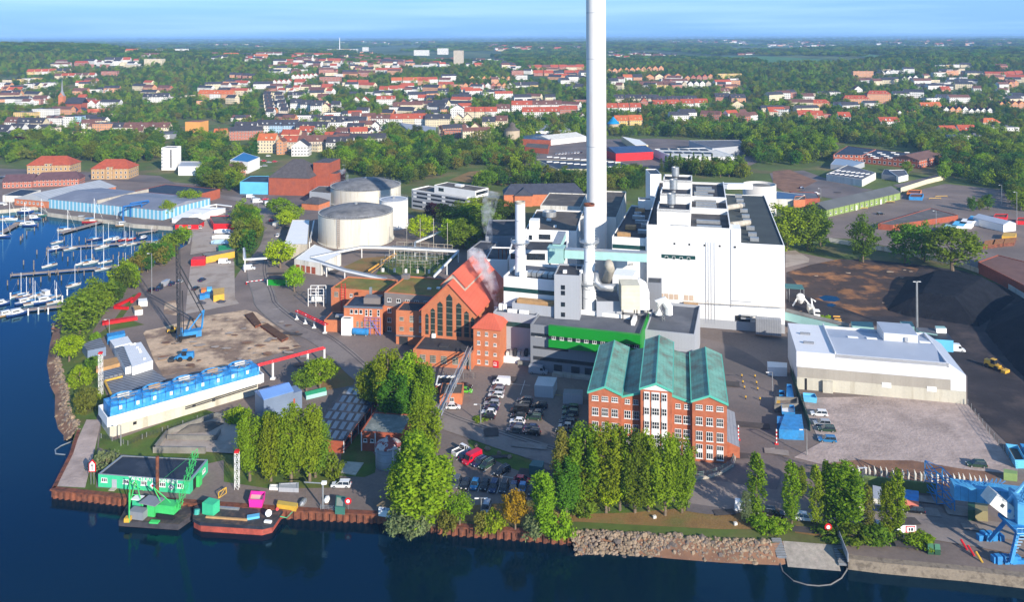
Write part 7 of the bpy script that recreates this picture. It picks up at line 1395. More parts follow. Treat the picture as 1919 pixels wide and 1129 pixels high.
for i in range(7): c=rg.choice(['silver', 'grey', 'dark blue', 'black']);car('car', q5(5+i*16,278-i*3),70,c,'%s car, %s in the row beside the yellow villa' % (c,nth(i+1)),'cars beside the yellow villa')
ch_=bluep;a=P(zP(1300,395));t=thing('harbour_crane', 'big bright blue harbour crane with a tilted white cab at the quay', 'harbour crane', P(zP(1860,780)));LAND.append((P(zP(1860,780)),'the blue harbour crane'))
k=MB();A=P(zP(1265,345));B=P(zP(1400,405));hz=7.0
leg=[A,B,A+V3((0,5,0)),B+V3((0,5,0))]
for p in leg: k.bar(p,p+UZ(hz),.28)
for p,q in ((0,1),(2,3),(0,2),(1,3)):
 for z in (0,2.5,5): k.bar(leg[p]+UZ(z),leg[q]+UZ(z+2.2),.15);k.bar(leg[p]+UZ(z+2.2),leg[q]+UZ(z+2.2),.15);k.bar(leg[q]+UZ(z),leg[p]+UZ(z+2.2),.2)
part('trestle', k,ch_,t)
g0,g1=P(zP(1380,240),7.5),P(zP(2150,330),7.5);d=(g1-g0).normalized();n=V3((-d.y,d.x,0));k=MB()
k.prism([g0-n*1.5,g1-n*1.5,g1+n*1.5,g0+n*1.5],6.3,9.3,bot=True);part('conveyor_gallery', k,mat('blue_gallery_panels', (.07,.30,.52),.5,.16,.5,stripe=(-R(5),1.5,.3,.08),col2=(.10,.45,.72),m2=(.5,.7),s2=.3),t)
base=P(zP(1985,790));k=MB()
for dx in (-5,4): 
 for dy in (-1,6): part('portal_leg', MB().bar(base+V3((dx,dy,.8)),base+V3((dx*.5,dy*.5+1,6.5)),.7),ch_,t)
part('drive', MB().box(base,(9,.6,.8)),ch_,t);part('slewing_platform', MB().box(base+V3((0,2,6.3)),(7.4,6.4,.7),0),ch_,t);part('machine_house', MB().box(base+V3((.8,3,7)),(5,4.5,5),-.2),mat('crane_blue_panels', (.10,.36,.62),.4,.1,.5,stripe=('z', 1.2,.15,.05)),t)
for i in range(7):
 for (zx,zy) in ((1700+i*28,778+(i % 2)*8),(1590+i*26,618-(i % 2)*10)): part('bogie', MB().box(P(zP(zx,zy)),(1.0,1.1,1.3+.3*(i % 2)),.1),ch_,t)
k=MB()
for i in range(10): z=1+i*.6;k.bar(base+V3((-5.6+i*.35,-.5,z)),base+V3((-4.4+i*.35,-.5,z)),.12)
for z in (6.9,7.9): k.bar(base+V3((-4,-1.5,z)),base+V3((4,-1.5,z)),.1)
for i in range(9): k.bar(base+V3((-4+i,-1.5,6.9)),base+V3((-4+i,-1.5,8)),.08)
part('stairs_and_rails', k,mat('pale_blue_rail', (.25,.50,.75),.5,.05),t)
cq=P(zP(1755,350),9);k=MB();M_=Matrix.Rotation(R(38),3,'Y');bx_=[(x,y,z) for x in (-3.4,3.4) for y in (-1.6,1.6) for z in (-1.3,1.3)];vv=[cq+M_ @ V3(b) for b in bx_]
for f_ in ((0,1,3,2),(4,6,7,5),(0,4,5,1),(2,3,7,6),(1,5,7,3),(0,2,6,4)): k.poly([vv[i] for i in f_])
cabp=part('tilted_cab', k,offw,t);
for dx in (-1.2,0.6,2.2): q=cq+M_ @ V3((dx,-1.65,.1));part('cab_marking', MB().poly([cq+M_ @ V3((dx+a_,-1.66,.1+b_)) for a_,b_ in ((-.35,-.35),(.35,-.35),(.35,.35),(-.35,.35))]),bluep if dx==.6 else steeld,cabp)
boomlat(base+V3((-1,1,12)),P(zP(2050,60),24),1.6,ch_,t);part('jib', MB().tube([P(zP(1800,325),10),P(zP(1960,150),15)],.35,8),mat('light_blue_jib', (.18,.48,.70),.4,.05),t)
k=MB();q=P(zP(1650,240),9);
for i in range(8): k.bar(q+V3((i*.9-3.5,0,1.2+.3*math.sin(i))),q+V3((i*.9-2.6,0,2.2-.3*math.sin(i))),.14);k.bar(q+V3((i*.9-3.5,0,1)),q+V3((i*.9-3.5,.2,2.4)),.12)
part('roof_truss', k,ch_,t)
for lab,pix,h_,w_,r_ in (('pink container with a blue tarpaulin roof behind the poplars', [zP(1018,305),zP(1132,325),zP(1130,245),zP(1018,230)],2.6,mat('salmon_pink_panels', (.70,.22,.16),.6,.05),bluep),('cream container with a dark roof behind the dense poplar', [zP(625,310),zP(720,315),zP(722,245),zP(628,240)],2.6,mat('cream_panels', (.60,.55,.42),.6,.08),teal),('pale container standing end-on behind the young poplars', [zP(790,300),zP(850,310),zP(850,215),zP(785,200)],2.6,offw,greyl),('olive container under the blue conveyor gallery', [zP(1555,390),zP(1650,398),zP(1650,335),zP(1552,320)],2.4,mat('khaki_container', (.26,.22,.11),.6,.1),MATS['khaki_container']),('dark green container beside the olive one under the gallery', [zP(1500,385),zP(1552,390),zP(1552,310),zP(1500,305)],2.5,dgreen,dgreen)): blk('shipping_container', lab,[(x,y-0) for x,y in pix],h_,w_,r_,par=0,cat='container')
for i,(lab,pix) in enumerate((('dark green wheeled bin nearer the bushes, one of a pair', [zP(1200,682),zP(1245,685),zP(1240,640),zP(1198,635)]),('dark green wheeled bin nearer the crane, one of a pair', [zP(1252,685),zP(1295,688),zP(1290,645),zP(1250,640)]),)): blk('wheeled_bin', lab,pix,1.1,dgreen,mat('bin_lid', (.12,.30,.16),.6),par=0,cat='bin')
p=P(zP(1045,620));t=thing('arrow_sign', 'white arrow-shaped navigation sign with a red frame near the bins', 'sign', p)
for dx in (-.7,1.3): part('post', MB().bar(p+V3((dx,0,0)),p+V3((dx,0,2.2)),.12),steel,t)
part('board', MB().poly([p+V3((x,-.1,z)) for x,z in ((-2.2,2.4),(-.9,1.7),(1.8,1.7),(1.8,3.3),(-.9,3.3))]),frame,t);part('red_frame', MB().poly([p+V3((x,-.14,z)) for x,z in ((-.4,1.8),(1.6,1.8),(1.6,3.2),(-.4,3.2))]),redp,t);part('panel_face', MB().poly([p+V3((x,-.18,z)) for x,z in ((-.2,2.0),(1.4,2.0),(1.4,3.0),(-.2,3.0))]),frame,t);part('marking', MB().poly([p+V3((x,-.22,z)) for x,z in ((.2,2.2),(.5,2.2),(.5,2.8),(.2,2.8))]).poly([p+V3((x,-.22,z)) for x,z in ((.7,2.2),(1.1,2.2),(1.1,2.8),(.7,2.8))]),rubber,t)
for lab,q,c in (('red and white barrier post lying near the bollards', zP(1495,690),redp),('second red and white barrier post nearer the crane', zP(1548,735),redp),('small yellow bollard cluster at the quay edge', zP(1610,785),yellowp)): p=P(q);solo('barrier_post', lab,'barrier', MB().tube([p,p+V3((-.4,1.6,1.2))],.22,6),c)
for lab,q0_,q1_ in (('grey steel gangway ramp at the western side of the small slipway', zP(60,600),zP(105,745)),('grey steel gangway ramp at the eastern side of the small slipway', zP(520,650),zP(570,800))):
 A,B=P(q0_,.3),P(q1_,WZ+.8);t=thing('gangway', lab,'gangway', A);d=(B-A).normalized();n=V3((-d.y,d.x,0)).normalized()*1.0;k=MB();k.quad(A-n,B-n,B+n,A+n);k.quad(A+n*.99-UZ(.2),B+n*.99-UZ(.2),B-n*.99-UZ(.2),A-n*.99-UZ(.2));part('deck', k,steel,t);L=(B-A).length
 k=MB()
 for i in range(12): p=A+(B-A)*(i/12);k.bar(p-n+UZ(.05),p+n+UZ(.05),.12)
 part('tread', k,steeld,t)
fence('pale slatted fence leading down beside the eastern gangway', [zP(490,500),zP(545,640),zP(600,780)],1.8,greyl,solid=True)
pts=[P(zP(x,y),WZ+.12) for x,y in ((78,750),(110,850),(190,920),(290,950),(380,958),(470,948),(550,900),(590,840),(598,800))];sm_=[]
solo('oil_boom', 'dark floating boom curving round the mouth of the small slipway', 'floating boom', MB().tube(pts,.12,6),mat('boom_grey', (.17,.16,.15),.7,.2))
solo('oil_boom', 'straight yellowish floating boom inside the curved one', 'floating boom', MB().tube([P(zP(x,y),WZ+.1) for x,y in ((142,750),(200,760),(260,752),(320,768),(495,768))],.28,6),mat('boom_cream', (.55,.47,.28),.7,.1))
solo('oil_boom', 'small bent floating boom off the gravel point', 'floating boom', MB().tube([P(zI(x,y),WZ+.1) for x,y in ((225,190),(140,225),(95,255),(100,285),(170,292))],.16,6),steel)
bankrun([zP(110,622),zP(495,652)],9,mat('slipway_concrete', (.27,.24,.20),.9,.25,.8,col2=(.3,.26,.22),m2=(.5,.6),s2=1.2),'ground_slipway', .08)
stl=[P(zP(420+i*42+rg.uniform(-8,8)+200,165+i*3.4)) for i in range(26)]
for i,p in enumerate(stl): solo('pipe_length', 'upright white pipe end leaning behind the olive wall, %s counted from the dense poplar' % nth(i+1),'pipe', MB().tube([p+V3((0,1.6,.2)),p+V3((-.1,1.3,2.0)),p+V3((-.5,1.0,3.1+rg.uniform(-.3,.3)))],[.24,.28,.08],6),offw,group='white pipes leaning behind the olive wall')
for lab,q in (('white concrete block on the river lawn below the poplars', zO(785,472)),('small white marker stone on the dry grass', zO(1422,525)),('white stone at the bushes below the slender poplar', zO(1660,520))): p=P(q);solo('marker_block', lab,'block', MB().box(p,(.7,.5,.6),.3),offw)
for i,(x,y) in enumerate(((537,640),(620,660),(708,695),(790,722))): p=P(zK(x,y));t=thing('boulder', 'rounded boulder on the lawn strip, %s from the white pickup' % nth(i+1),'boulder', p,'boulders on the lawn strip');m=MB();ico(m,(p.x,p.y,.25),.75);part('stone', m,stone,t)
f=Fr(P(zB(412,705)),P(zB(932,575)),6,9);wgreen=mat('pale_green_wall', (.22,.30,.09),.8,.1,.4);t=gable('long_green_shed', 'long pale green gabled shed running across the storage yard', 'shed', Fr(P(zB(412,708)),P(zB(932,580)),5,12),4.6,3.0,wgreen,mat('slate_grey_sheets', (.10,.105,.105),.7,.15,.1));ff_=Fr(P(zB(412,708)),P(zB(932,580)),5,12);LAND.append((ff_.c(),'the long green shed'))
for i in range(14): x=3+i*(ff_.w-5)/14;face('pilaster', t,ff_,x-1.6,x-1.3,0,4.4,wgreen,th=.3);window(t,ff_.p(x+1,0,1.4),ff_.u,1.3,1.3,2,1) if i not in (5,10) else face('door', t,ff_,x,x+1.6,0,3,frame,th=.05)
blk('works_brick_hall', 'broad flat brick works hall with a black roof full of white skylights', [zB(460,262),zB(660,268),zB(760,225),zB(560,200)],7,facade('works_brick', (.36,.10,.05),bay=4,st=4),blackr,cat='works');t=blk('works_brick_hall', 'longer eastern part of the flat brick works with many skylights', [zB(662,268),zB(990,300),zB(1075,262),zB(740,222)],6.5,MATS['works_brick'],blackr,cat='works')
for i in range(16): q=P(zB(690+i*24,250+(i % 4)*12-i*0.2),6.6);part('skylight', MB().box((q.x,q.y,6.4),(4,1.2,.5),-.1),frame,t)
f=Fr(P(zB(1065,362)),P(zB(1242,320)),6,22);gable('brick_gabled_works', 'brick works building with a brown ridged roof at the east end of the flat works', 'works', f,6.4,3,MATS['works_brick'],mat('red_brown_sheets', (.16,.085,.065),.8,.15),along='u')
t=blk('white_low_works', 'low white works with a grey roof and slanting rows of skylights', [zB(410,400),zB(662,440),zB(760,390),zB(560,335)],5,offw,greyr,cat='works')
for i in range(14): q=P(zB(450+(i % 7)*34+(i//7)*45,392-(i//7)*18+(i % 7)*4),5.3);part('skylight', MB().box((q.x,q.y,5.0),(4.5,.9,.4),.5),frame,t)
blk('white_low_house', 'small white flat building with black windows beside the low works', [zB(920,420),zB(988,405),zB(960,368),zB(850,372)],4,frame,greyr,cat='house');blk('black_low_canopy', 'black flat canopy between low white works and small white building', [zB(800,400),zB(920,415),zB(975,378),zB(820,365)],3.6,greyc,blackr,cat='canopy')
blk('blue_roof_shed', 'row of low sheds with pale blue roofs behind the low works', [zB(440,330),zB(600,345),zB(680,315),zB(480,285)],4,greyl,mat('pale_blue_roof', (.25,.33,.42),.6,.1),cat='shed')
blk('half_open_store', 'low brick store with a long tarred slab roof behind the yard trees', [zB(775,750),zB(880,760),zB(1340,690),zB(1150,640)],3.2,brickd,mat('tarred_slabs', (.13,.115,.105),.9,.25,.2,stripe=(R(20),3,.2,.1)),cat='store')
for i,(x,y,m_) in enumerate(((1265,765,teal),(1330,742,bluel),(1385,725,frame),(1440,705,bluel))): blk('storage_container', ('teal container, western end of the container row', 'blue container, second of the container row', 'white container, third of the container row', 'light blue container, eastern end of the container row')[i],[zB(x-40,y+22),zB(x+48,y+28),zB(x+75,y-2),zB(x-10,y-12)],2.8,frame,m_,par=0,cat='container')
f=Fr(P(zB(1445,758)),P(zB(1660,812)),4,9);gable('white_storage_tent', 'long white and grey storage tent in the east yard', 'tent', f,4,1.6,frame,mat('tent_grey', (.42,.46,.52),.6,.05),over=.1)
for lab,a_,m_ in (('orange-red skip in front of the long beige wall', (1030,525),orangep),('blue skip in front of the long beige wall', (1045,552),bluep),('red skip row in the east yard behind the black loader', (1640,695),redp),('red skip at the picture edge of the east yard', (1800,722),redp),('yellow container beside the storage tent', (1700,830),yellowp)): x,y=a_;blk('yard_skip', lab,[zB(x-52,y+8),zB(x+42,y+12),zB(x+52,y-14),zB(x-38,y-16)],2.2,m_,m_ if 'yellow' in lab else rust,par=.3 if 'yellow' not in lab else 0,cat='skip')
for i,x in enumerate((1555,1620,1700)): blk('pipe_stack', 'rusty orange stack of steel pipes, %s from the big yard tree' % nth(i+1),[zB(x-40,905-i*8),zB(x+35,900-i*8),zB(x+50,862-i*8),zB(x-25,870-i*8)],1.8,rust,mat('orange_rusty_pipes', (.42,.17,.05),.8,.25,.6,stripe=(R(70),.9,.5,.3)),par=0,cat='steel stack', group='rusty pipe stacks of the east yard')
f=Fr(P(zB(1485,1100)),P((1935,560)),5,12);t=blk('brown_roofed_brick_house', 'brick building with a plain red-brown roof at the picture edge above the coal heap', [zB(1480,1020),(1960,555),(1960,500),zB(1620,970)],5,brickd,MATS['red_brown_sheets'],cat='building')
fence('long beige wall beyond the green shed', [zB(935,530),zB(1120,470),zB(1245,440)],3.2,mat('beige_plaster', (.58,.52,.38),.8,.05),name='wall', cat='wall', th=.3)
for i,(x,y) in enumerate(((1180,580),(1225,565),(660,650),(850,605))): p=P(zB(x,y));solo('yellow_barrier', 'yellow low barrier in the storage yard, %s of four' % nth(i+1) if 0 else ('yellow barrier alone in the middle of the storage yard', 'yellow barrier nearest the light strip of the storage yard', 'yellow barrier by the white door of the green shed', 'yellow barrier at the east end of the green shed')[i].replace('nearest', 'closest to'),'barrier', MB().bar(p+V3((-4,0,.8)),p+V3((4,1,.8)),.3).bar(p+V3((-4,0,0)),p+V3((-4,0,.8)),.3).bar(p+V3((4,1,0)),p+V3((4,1,.8)),.3),yellowp)
blk('brick_solar_house', 'low brick building with a blue solar roof behind the round silo', [zB(40,575),zB(210,580),zB(260,545),zB(60,520)],4.5,offw,mat('solar_blue_roof', (.03,.06,.14),.3,.15,.3,stripe=(0,2,.3,.1)),cat='building');blk('orange_brick_annex', 'orange brick annex beside the blue solar roof', [zB(180,585),zB(262,580),zB(262,553),zB(190,555)],4.6,bricko,brownr,cat='annex');blk('dark_brick_annex', 'dark roofed annex beyond the orange brick annex', [zB(262,575),zB(365,570),zB(340,530),zB(150,522)],4,brickd,greyr,cat='annex')
solar=MATS['solar_blue_roof']
f=Fr(P(q8(1040,155)),P(zA(242,148)),8,30);t=gable('red_sports_hall', 'red clad hall with a blue solar roof and white gable front', 'hall', Fr(P(zA(-20,162)),P(zA(244,148)),8,30),7,3.2,redp,solar,over=.3,hip=0);
t=blk('white_solar_warehouse', 'large white warehouse with rows of dark solar panels beyond the boiler house', [zA(385,128),zA(840,128),zA(640,62),zA(250,72)],7,frame,offw,par=.2,cat='warehouse');LAND.append((P(zA(500,110)),'the white solar warehouse'))
for i in range(10): x=300+(i % 5)*70+(i//5)*30;y=76+(i//5)*24+(i % 5)*1.5;pts=[P(zA(x,y),7.1),P(zA(x+58,y+1),7.1),P(zA(x+40,y-10),7.1),P(zA(x-12,y-11),7.1)];part('solar_panels', MB().poly([(p.x,p.y,7.12) for p in pts]),blackr,t)
t=blk('grey_window_hall', 'grey hall with a dark roof behind the white solar warehouse', [zA(660,68),zA(890,48),zA(850,8),zA(495,12)],8,greyl,greyr,cat='hall')
t=blk('solar_roofed_warehouse', 'wide flat warehouse with a blue-black roof of white skylights behind the huge chimney', [q8(700,215),zA(160,212),zA(0,160),q8(545,145)],6.5,MATS['beige_plaster'],blackr,cat='warehouse')
for i in range(22): q=P(q8(640+(i % 11)*48,128+(i//11)*34+(i % 11)*4),6.7);part('skylight', MB().box((q.x,q.y,6.5),(4.5,2,.5),.2),frame,t)
blk('white_flat_hall', 'white flat hall between the round brown tower and the huge chimney', [q3(180,985),q3(440,978),q3(405,925),q3(200,935)],7,frame,greyl,cat='hall');blk('low_brick_supermarket', 'low brick building with white roof edge west of the huge chimney', [q3(95,1100),q3(270,1115),q3(280,1080),q3(110,1070)],5,brickd,brownr,cat='building')
t=gable('arched_white_hall', 'white round-roofed hall west of the huge chimney', 'hall', Fr(P(q3(290,1090)),P(q3(555,1060)),6,30),5,3,frame,offw,over=.2);blk('yellow_gabled_store', 'cream hall with a white roof beside the blue-capped tower', [q3(925,1090),q3(1020,1085),q3(960,1045),q3(820,1020)],6,mat('cream_wall', (.60,.48,.28),.8,.06),frame,cat='hall')
blk('grey_flat_hall', 'dark solar roofed flat hall west of the white flat hall', [q3(60,1040),q3(290,1050),q3(300,1010),q3(90,985)],6,brickd,solar,cat='hall')
c=P(q2(1900,1075));c=P((960,268));t=thing('round_bunker', 'squat round beige tower with a brown conical cap', 'tower', c);rr=14.5*c.y/F;part('wall', MB().lathe(c,[(rr,0),(rr,13)],24),mat('beige_concrete', (.42,.34,.24),.9,.1),t);part('roof', MB().lathe(c,[(rr+.4,12.8),(rr*.45,16),(rr*.4,19),(.1,21)],24),brownr,t);LAND.append((c,'the round beige tower'))
c=P((1150,249));t=thing('round_bunker', 'round beige tower with a bright blue conical cap beside the huge chimney', 'tower', c);rr=11*c.y/F;part('wall', MB().lathe(c,[(rr,0),(rr,10.5)],24),MATS['beige_concrete'],t);part('roof', MB().lathe(c,[(rr+.5,10.3),(rr*.3,16),(.1,18)],24),mat('bright_blue_cap', (.01,.22,.45),.5),t);LAND.append((c,'the blue-capped tower'))
def steam(name,lab,pts,rad,dens):
 mb=MB().tube(pts,rad,14);o=solo(name,lab,'steam', mb,frame,kind='stuff', smooth=True)
 m=bpy.data.materials.new('steam_'+name);m.use_nodes=True;n=m.node_tree.nodes;l=m.node_tree.links;n.remove(n['Principled BSDF'])
 v=n.new('ShaderNodeVolumePrincipled');v.inputs['Color'].default_value=(.96,.95,.94,1);v.inputs['Anisotropy'].default_value=.1
 g=n.new('ShaderNodeTexCoord');q=n.new('ShaderNodeTexNoise');q.inputs['Scale'].default_value=.33;q.inputs['Detail'].default_value=4;q.inputs['Roughness'].default_value=.6;l.new(g.outputs['Object'],q.inputs[0])
 r_=n.new('ShaderNodeMapRange');r_.inputs['From Min'].default_value=.44;r_.inputs['From Max'].default_value=.66;r_.inputs['To Max'].default_value=dens;l.new(q.outputs[0],r_.inputs[0]);l.new(r_.outputs[0],v.inputs['Density']);l.new(v.outputs[0],n['Material Output'].inputs['Volume'])
 o.data.materials.clear();o.data.materials.append(m)
 o2=n.new('ShaderNodeEmission');n.remove(o2);return o
sv=P(zE(1408,385),12);steam('steam', 'white steam rising from the small vent beside the red gable roof', [sv,sv+V3((.2,0,2.5)),sv+V3((-.6,0,6)),sv+V3((-2.4,.5,10)),sv+V3((-4.6,1,14)),sv+V3((-7,1,18)),sv+V3((-8.5,1,20))],[.5,1.2,2.0,2.6,3.0,3.0,1.0],.65)
solo('steam_vent_pipe', 'small white vent pipe puffing steam beside the red gable roof', 'vent', MB().tube([sv+UZ(-5),sv],.6,10),frame)
sv=P(q8(225,815),15);steam('steam', 'thin grey steam wisp above the dark roof behind the red gable', [sv,sv+V3((-.4,0,6)),sv+V3((-1.5,0,12)),sv+V3((-1,0,18)),sv+V3((1,1,26))],[.6,1.4,2.2,3.2,3.6],.22)
sv=P(q7(275,300),17);steam('steam', 'small white steam puff at the rear edge of the patched storage tank', [sv,sv+V3((-1,0,3)),sv+V3((-4,1,7)),sv+V3((-3,1,10))],[.7,1.6,2.6,1.5],.3)
LEAF={k: mat('leaves_'+k.replace(' ', '_'),c,.9,.22,.5,fine=1.4,trans=.38,rvar=.55 if k in ('mid green', 'dark green', 'olive') else .25) for k,c in (('bright green', (.30,.47,.012)),('fresh green', (.22,.345,.016)),('mid green', (.13,.23,.02)),('dark green', (.068,.135,.022)),('olive', (.19,.215,.035)),('copper', (.055,.018,.022)),('yellow', (.36,.26,.015)),('pale green', (.19,.24,.10)),('poplar green', (.195,.29,.016)))}
def leafmesh(name,shape,n,k,ls,rc,seed,squash=1.0,zfun=None):
 """clumps of small leaf faces spread through the crown: shape(rng) -> clump centre, radius"""
 rg_=np.random.RandomState(seed);V=[];nF=0
 for i in range(n):
  c,r=shape(rg_);d=rg_.normal(size=(k,3));d /= np.linalg.norm(d,axis=1)[:,None]
  p=c+d*(r*rg_.uniform(.55,1.05,(k,1)))*np.array([1,1,squash]);nn=d+rg_.normal(size=(k,3))*.55+np.array([0,0,.25]);nn /= np.linalg.norm(nn,axis=1)[:,None]
  a=np.cross(nn,rg_.normal(size=(k,3)));a /= np.linalg.norm(a,axis=1)[:,None];b=np.cross(nn,a);s_=(ls*rg_.uniform(.6,1.3,(k,1)))
  V.append(np.stack([p-a*s_*.7,p-b*s_*.45,p+a*s_*.8,p+b*s_*.45],axis=1));nF+=k
 V=np.concatenate(V).reshape(-1,3);me=bpy.data.meshes.new(name);me.vertices.add(len(V));me.vertices.foreach_set('co', V.ravel());me.loops.add(nF*4);me.loops.foreach_set('vertex_index', np.arange(nF*4,dtype=np.int32));me.polygons.add(nF);me.polygons.foreach_set('loop_start', np.arange(0,nF*4,4,dtype=np.int32));me.update(calc_edges=True);me.materials.append(LEAF['mid green']);return me
def sh_round(Rr,z0,z1,cr,lump=.25):
 def f(g):
  d=g.normal(size=3);d /= np.linalg.norm(d);q=(1+lump*math.sin(3*d[0]+5*d[1]+4*d[2])*.6)*g.uniform(.62,.95);c=np.array([d[0]*Rr*q,d[1]*Rr*q,(z0+z1)/2+d[2]*(z1-z0)/2*q]);return c,cr*g.uniform(.7,1.25)
 return f
def sh_col(Rr,z0,z1,cr,pw=.5,lean=0,fat=.35,tp=4.2):
 def f(g):
  t=g.uniform(0,1);rr=Rr*(min(1,(t/fat+.25))*(1-t**tp*.94))**pw;a=g.uniform(0,6.283);q=math.sqrt(g.uniform(.1,1));return np.array([math.cos(a)*rr*q+lean*t,math.sin(a)*rr*q,z0+(z1-z0)*t]),cr*g.uniform(.6,1.15)*(1-.22*t)
 return f
def sh_limbs(Rr,z0,z1,cr,seed,n=10):
 g0=np.random.RandomState(seed);LB=[]
 for j in range(n): a=g0.uniform(0,6.283);q=math.sqrt(g0.uniform(.02,1));LB.append((math.cos(a)*Rr*q,math.sin(a)*Rr*q,z0+g0.uniform(0,3),z1-(z1-z0)*(.30*q**2)*g0.uniform(.6,1.3)))
 def f(g):
  x,y,a,b=LB[g.randint(n)];t=g.uniform(0,1)**.9;s_=.35+.65*min(1,t*2.2);return np.array([x*s_,y*s_,a+(b-a)*t])+g.normal(size=3)*.25,cr*g.uniform(.6,1.2)*(1-.35*t**4)
 return f
def trunk(h,r,top,limbs,seed):
 g=random.Random(seed);k=MB();k.tube([(0,0,-.2),(g.uniform(-.1,.1),0,h*.4),(0,g.uniform(-.15,.15),h)],[r,r*.7,r*.2],7)
 for i in range(limbs): z=h*g.uniform(.25,.8);a=g.random()*6.28;L=top*g.uniform(.5,.95);k.tube([(0,0,z),(math.cos(a)*L*.5,math.sin(a)*L*.5,z+L*.5),(math.cos(a)*L,math.sin(a)*L,z+L*.8)],[r*.35,r*.2,r*.06],5)
 return k.mesh('trunk', barkm)
TP={}
for i in range(3):
 TP['round', i]=(leafmesh('crown', sh_round(3.9,2.4,10.2,1.25),78,34,.42,1,10+i,.85),trunk(7,.32,3.4,6,i),10.4,8.6)
 TP['poplar', i]=(leafmesh('crown', sh_limbs(2.5,2.0,19.0,1.35,200+i,11),230,38,.36,1,20+i,1.2),trunk(17,.34,2.2,9,i+4),20,6.6)
 TP['column', i]=(leafmesh('crown', sh_col(1.55,1.6,15.2,.62,.5,0,.45,3),150,20,.30,1,30+i,1.8),trunk(13,.2,1.0,8,i+7),16,3.9)
 TP['bush', i]=(leafmesh('crown', sh_round(2.2,-.4,3.0,.75,.4),46,30,.32,1,40+i,.8),trunk(2.2,.12,1.5,6,i+9),3.4,5.2)
 TP['tall', i]=(leafmesh('crown', sh_round(3.6,1.6,13.6,1.3,.5),95,32,.45,1,60+i,.9),trunk(10,.3,3.2,8,i+9),14,8.2)
TP['conifer', 0]=TP['conifer', 1]=TP['conifer', 2]=(leafmesh('crown', sh_col(2.3,.6,10.5,.6,1.25,0,.02,1),90,22,.34,1,55,.6),trunk(9,.2,.5,2,12),11,4.8)
NT={'n': 0};TREES=[]
def tree(kind,p,h_,w_,col,lab=None,group=None,seed=None):
 i=NT['n'] % 3;NT['n']+=1;w_ *= {'poplar': 1.27,'column': 1.15}.get(kind,1.12);cm,tm,H0,W0=TP[kind,i];sx=w_/W0;sz=h_/H0
 nm={'round': 'broadleaf_tree', 'poplar': 'poplar_tree', 'column': 'slender_poplar', 'bush': 'bush', 'tall': 'broadleaf_tree', 'conifer': 'conifer_tree'}[kind]
 t=thing(nm,lab or '', 'bush' if kind == 'bush' else 'tree', p,group,rz=rnd.random()*6.28)
 c=bpy.data.objects.new('crown', cm);COL.objects.link(c);c.parent=t;c.scale=(sx,sx*rnd.uniform(.9,1.1),sz);c.material_slots[0].link = 'OBJECT';c.material_slots[0].material=LEAF[col]
 k=bpy.data.objects.new('trunk', tm);COL.objects.link(k);k.parent=t;k.scale=(sx,sx,sz);TREES.append((t,V3(p),kind,col,lab));return t
def ptree(kind,q,ytop,wpx,col,lab,base=None):
 p=P(q);h_=(q[1]-ytop)*p.y/F*.98;return tree(kind,p,h_,wpx*p.y/F,col,lab)
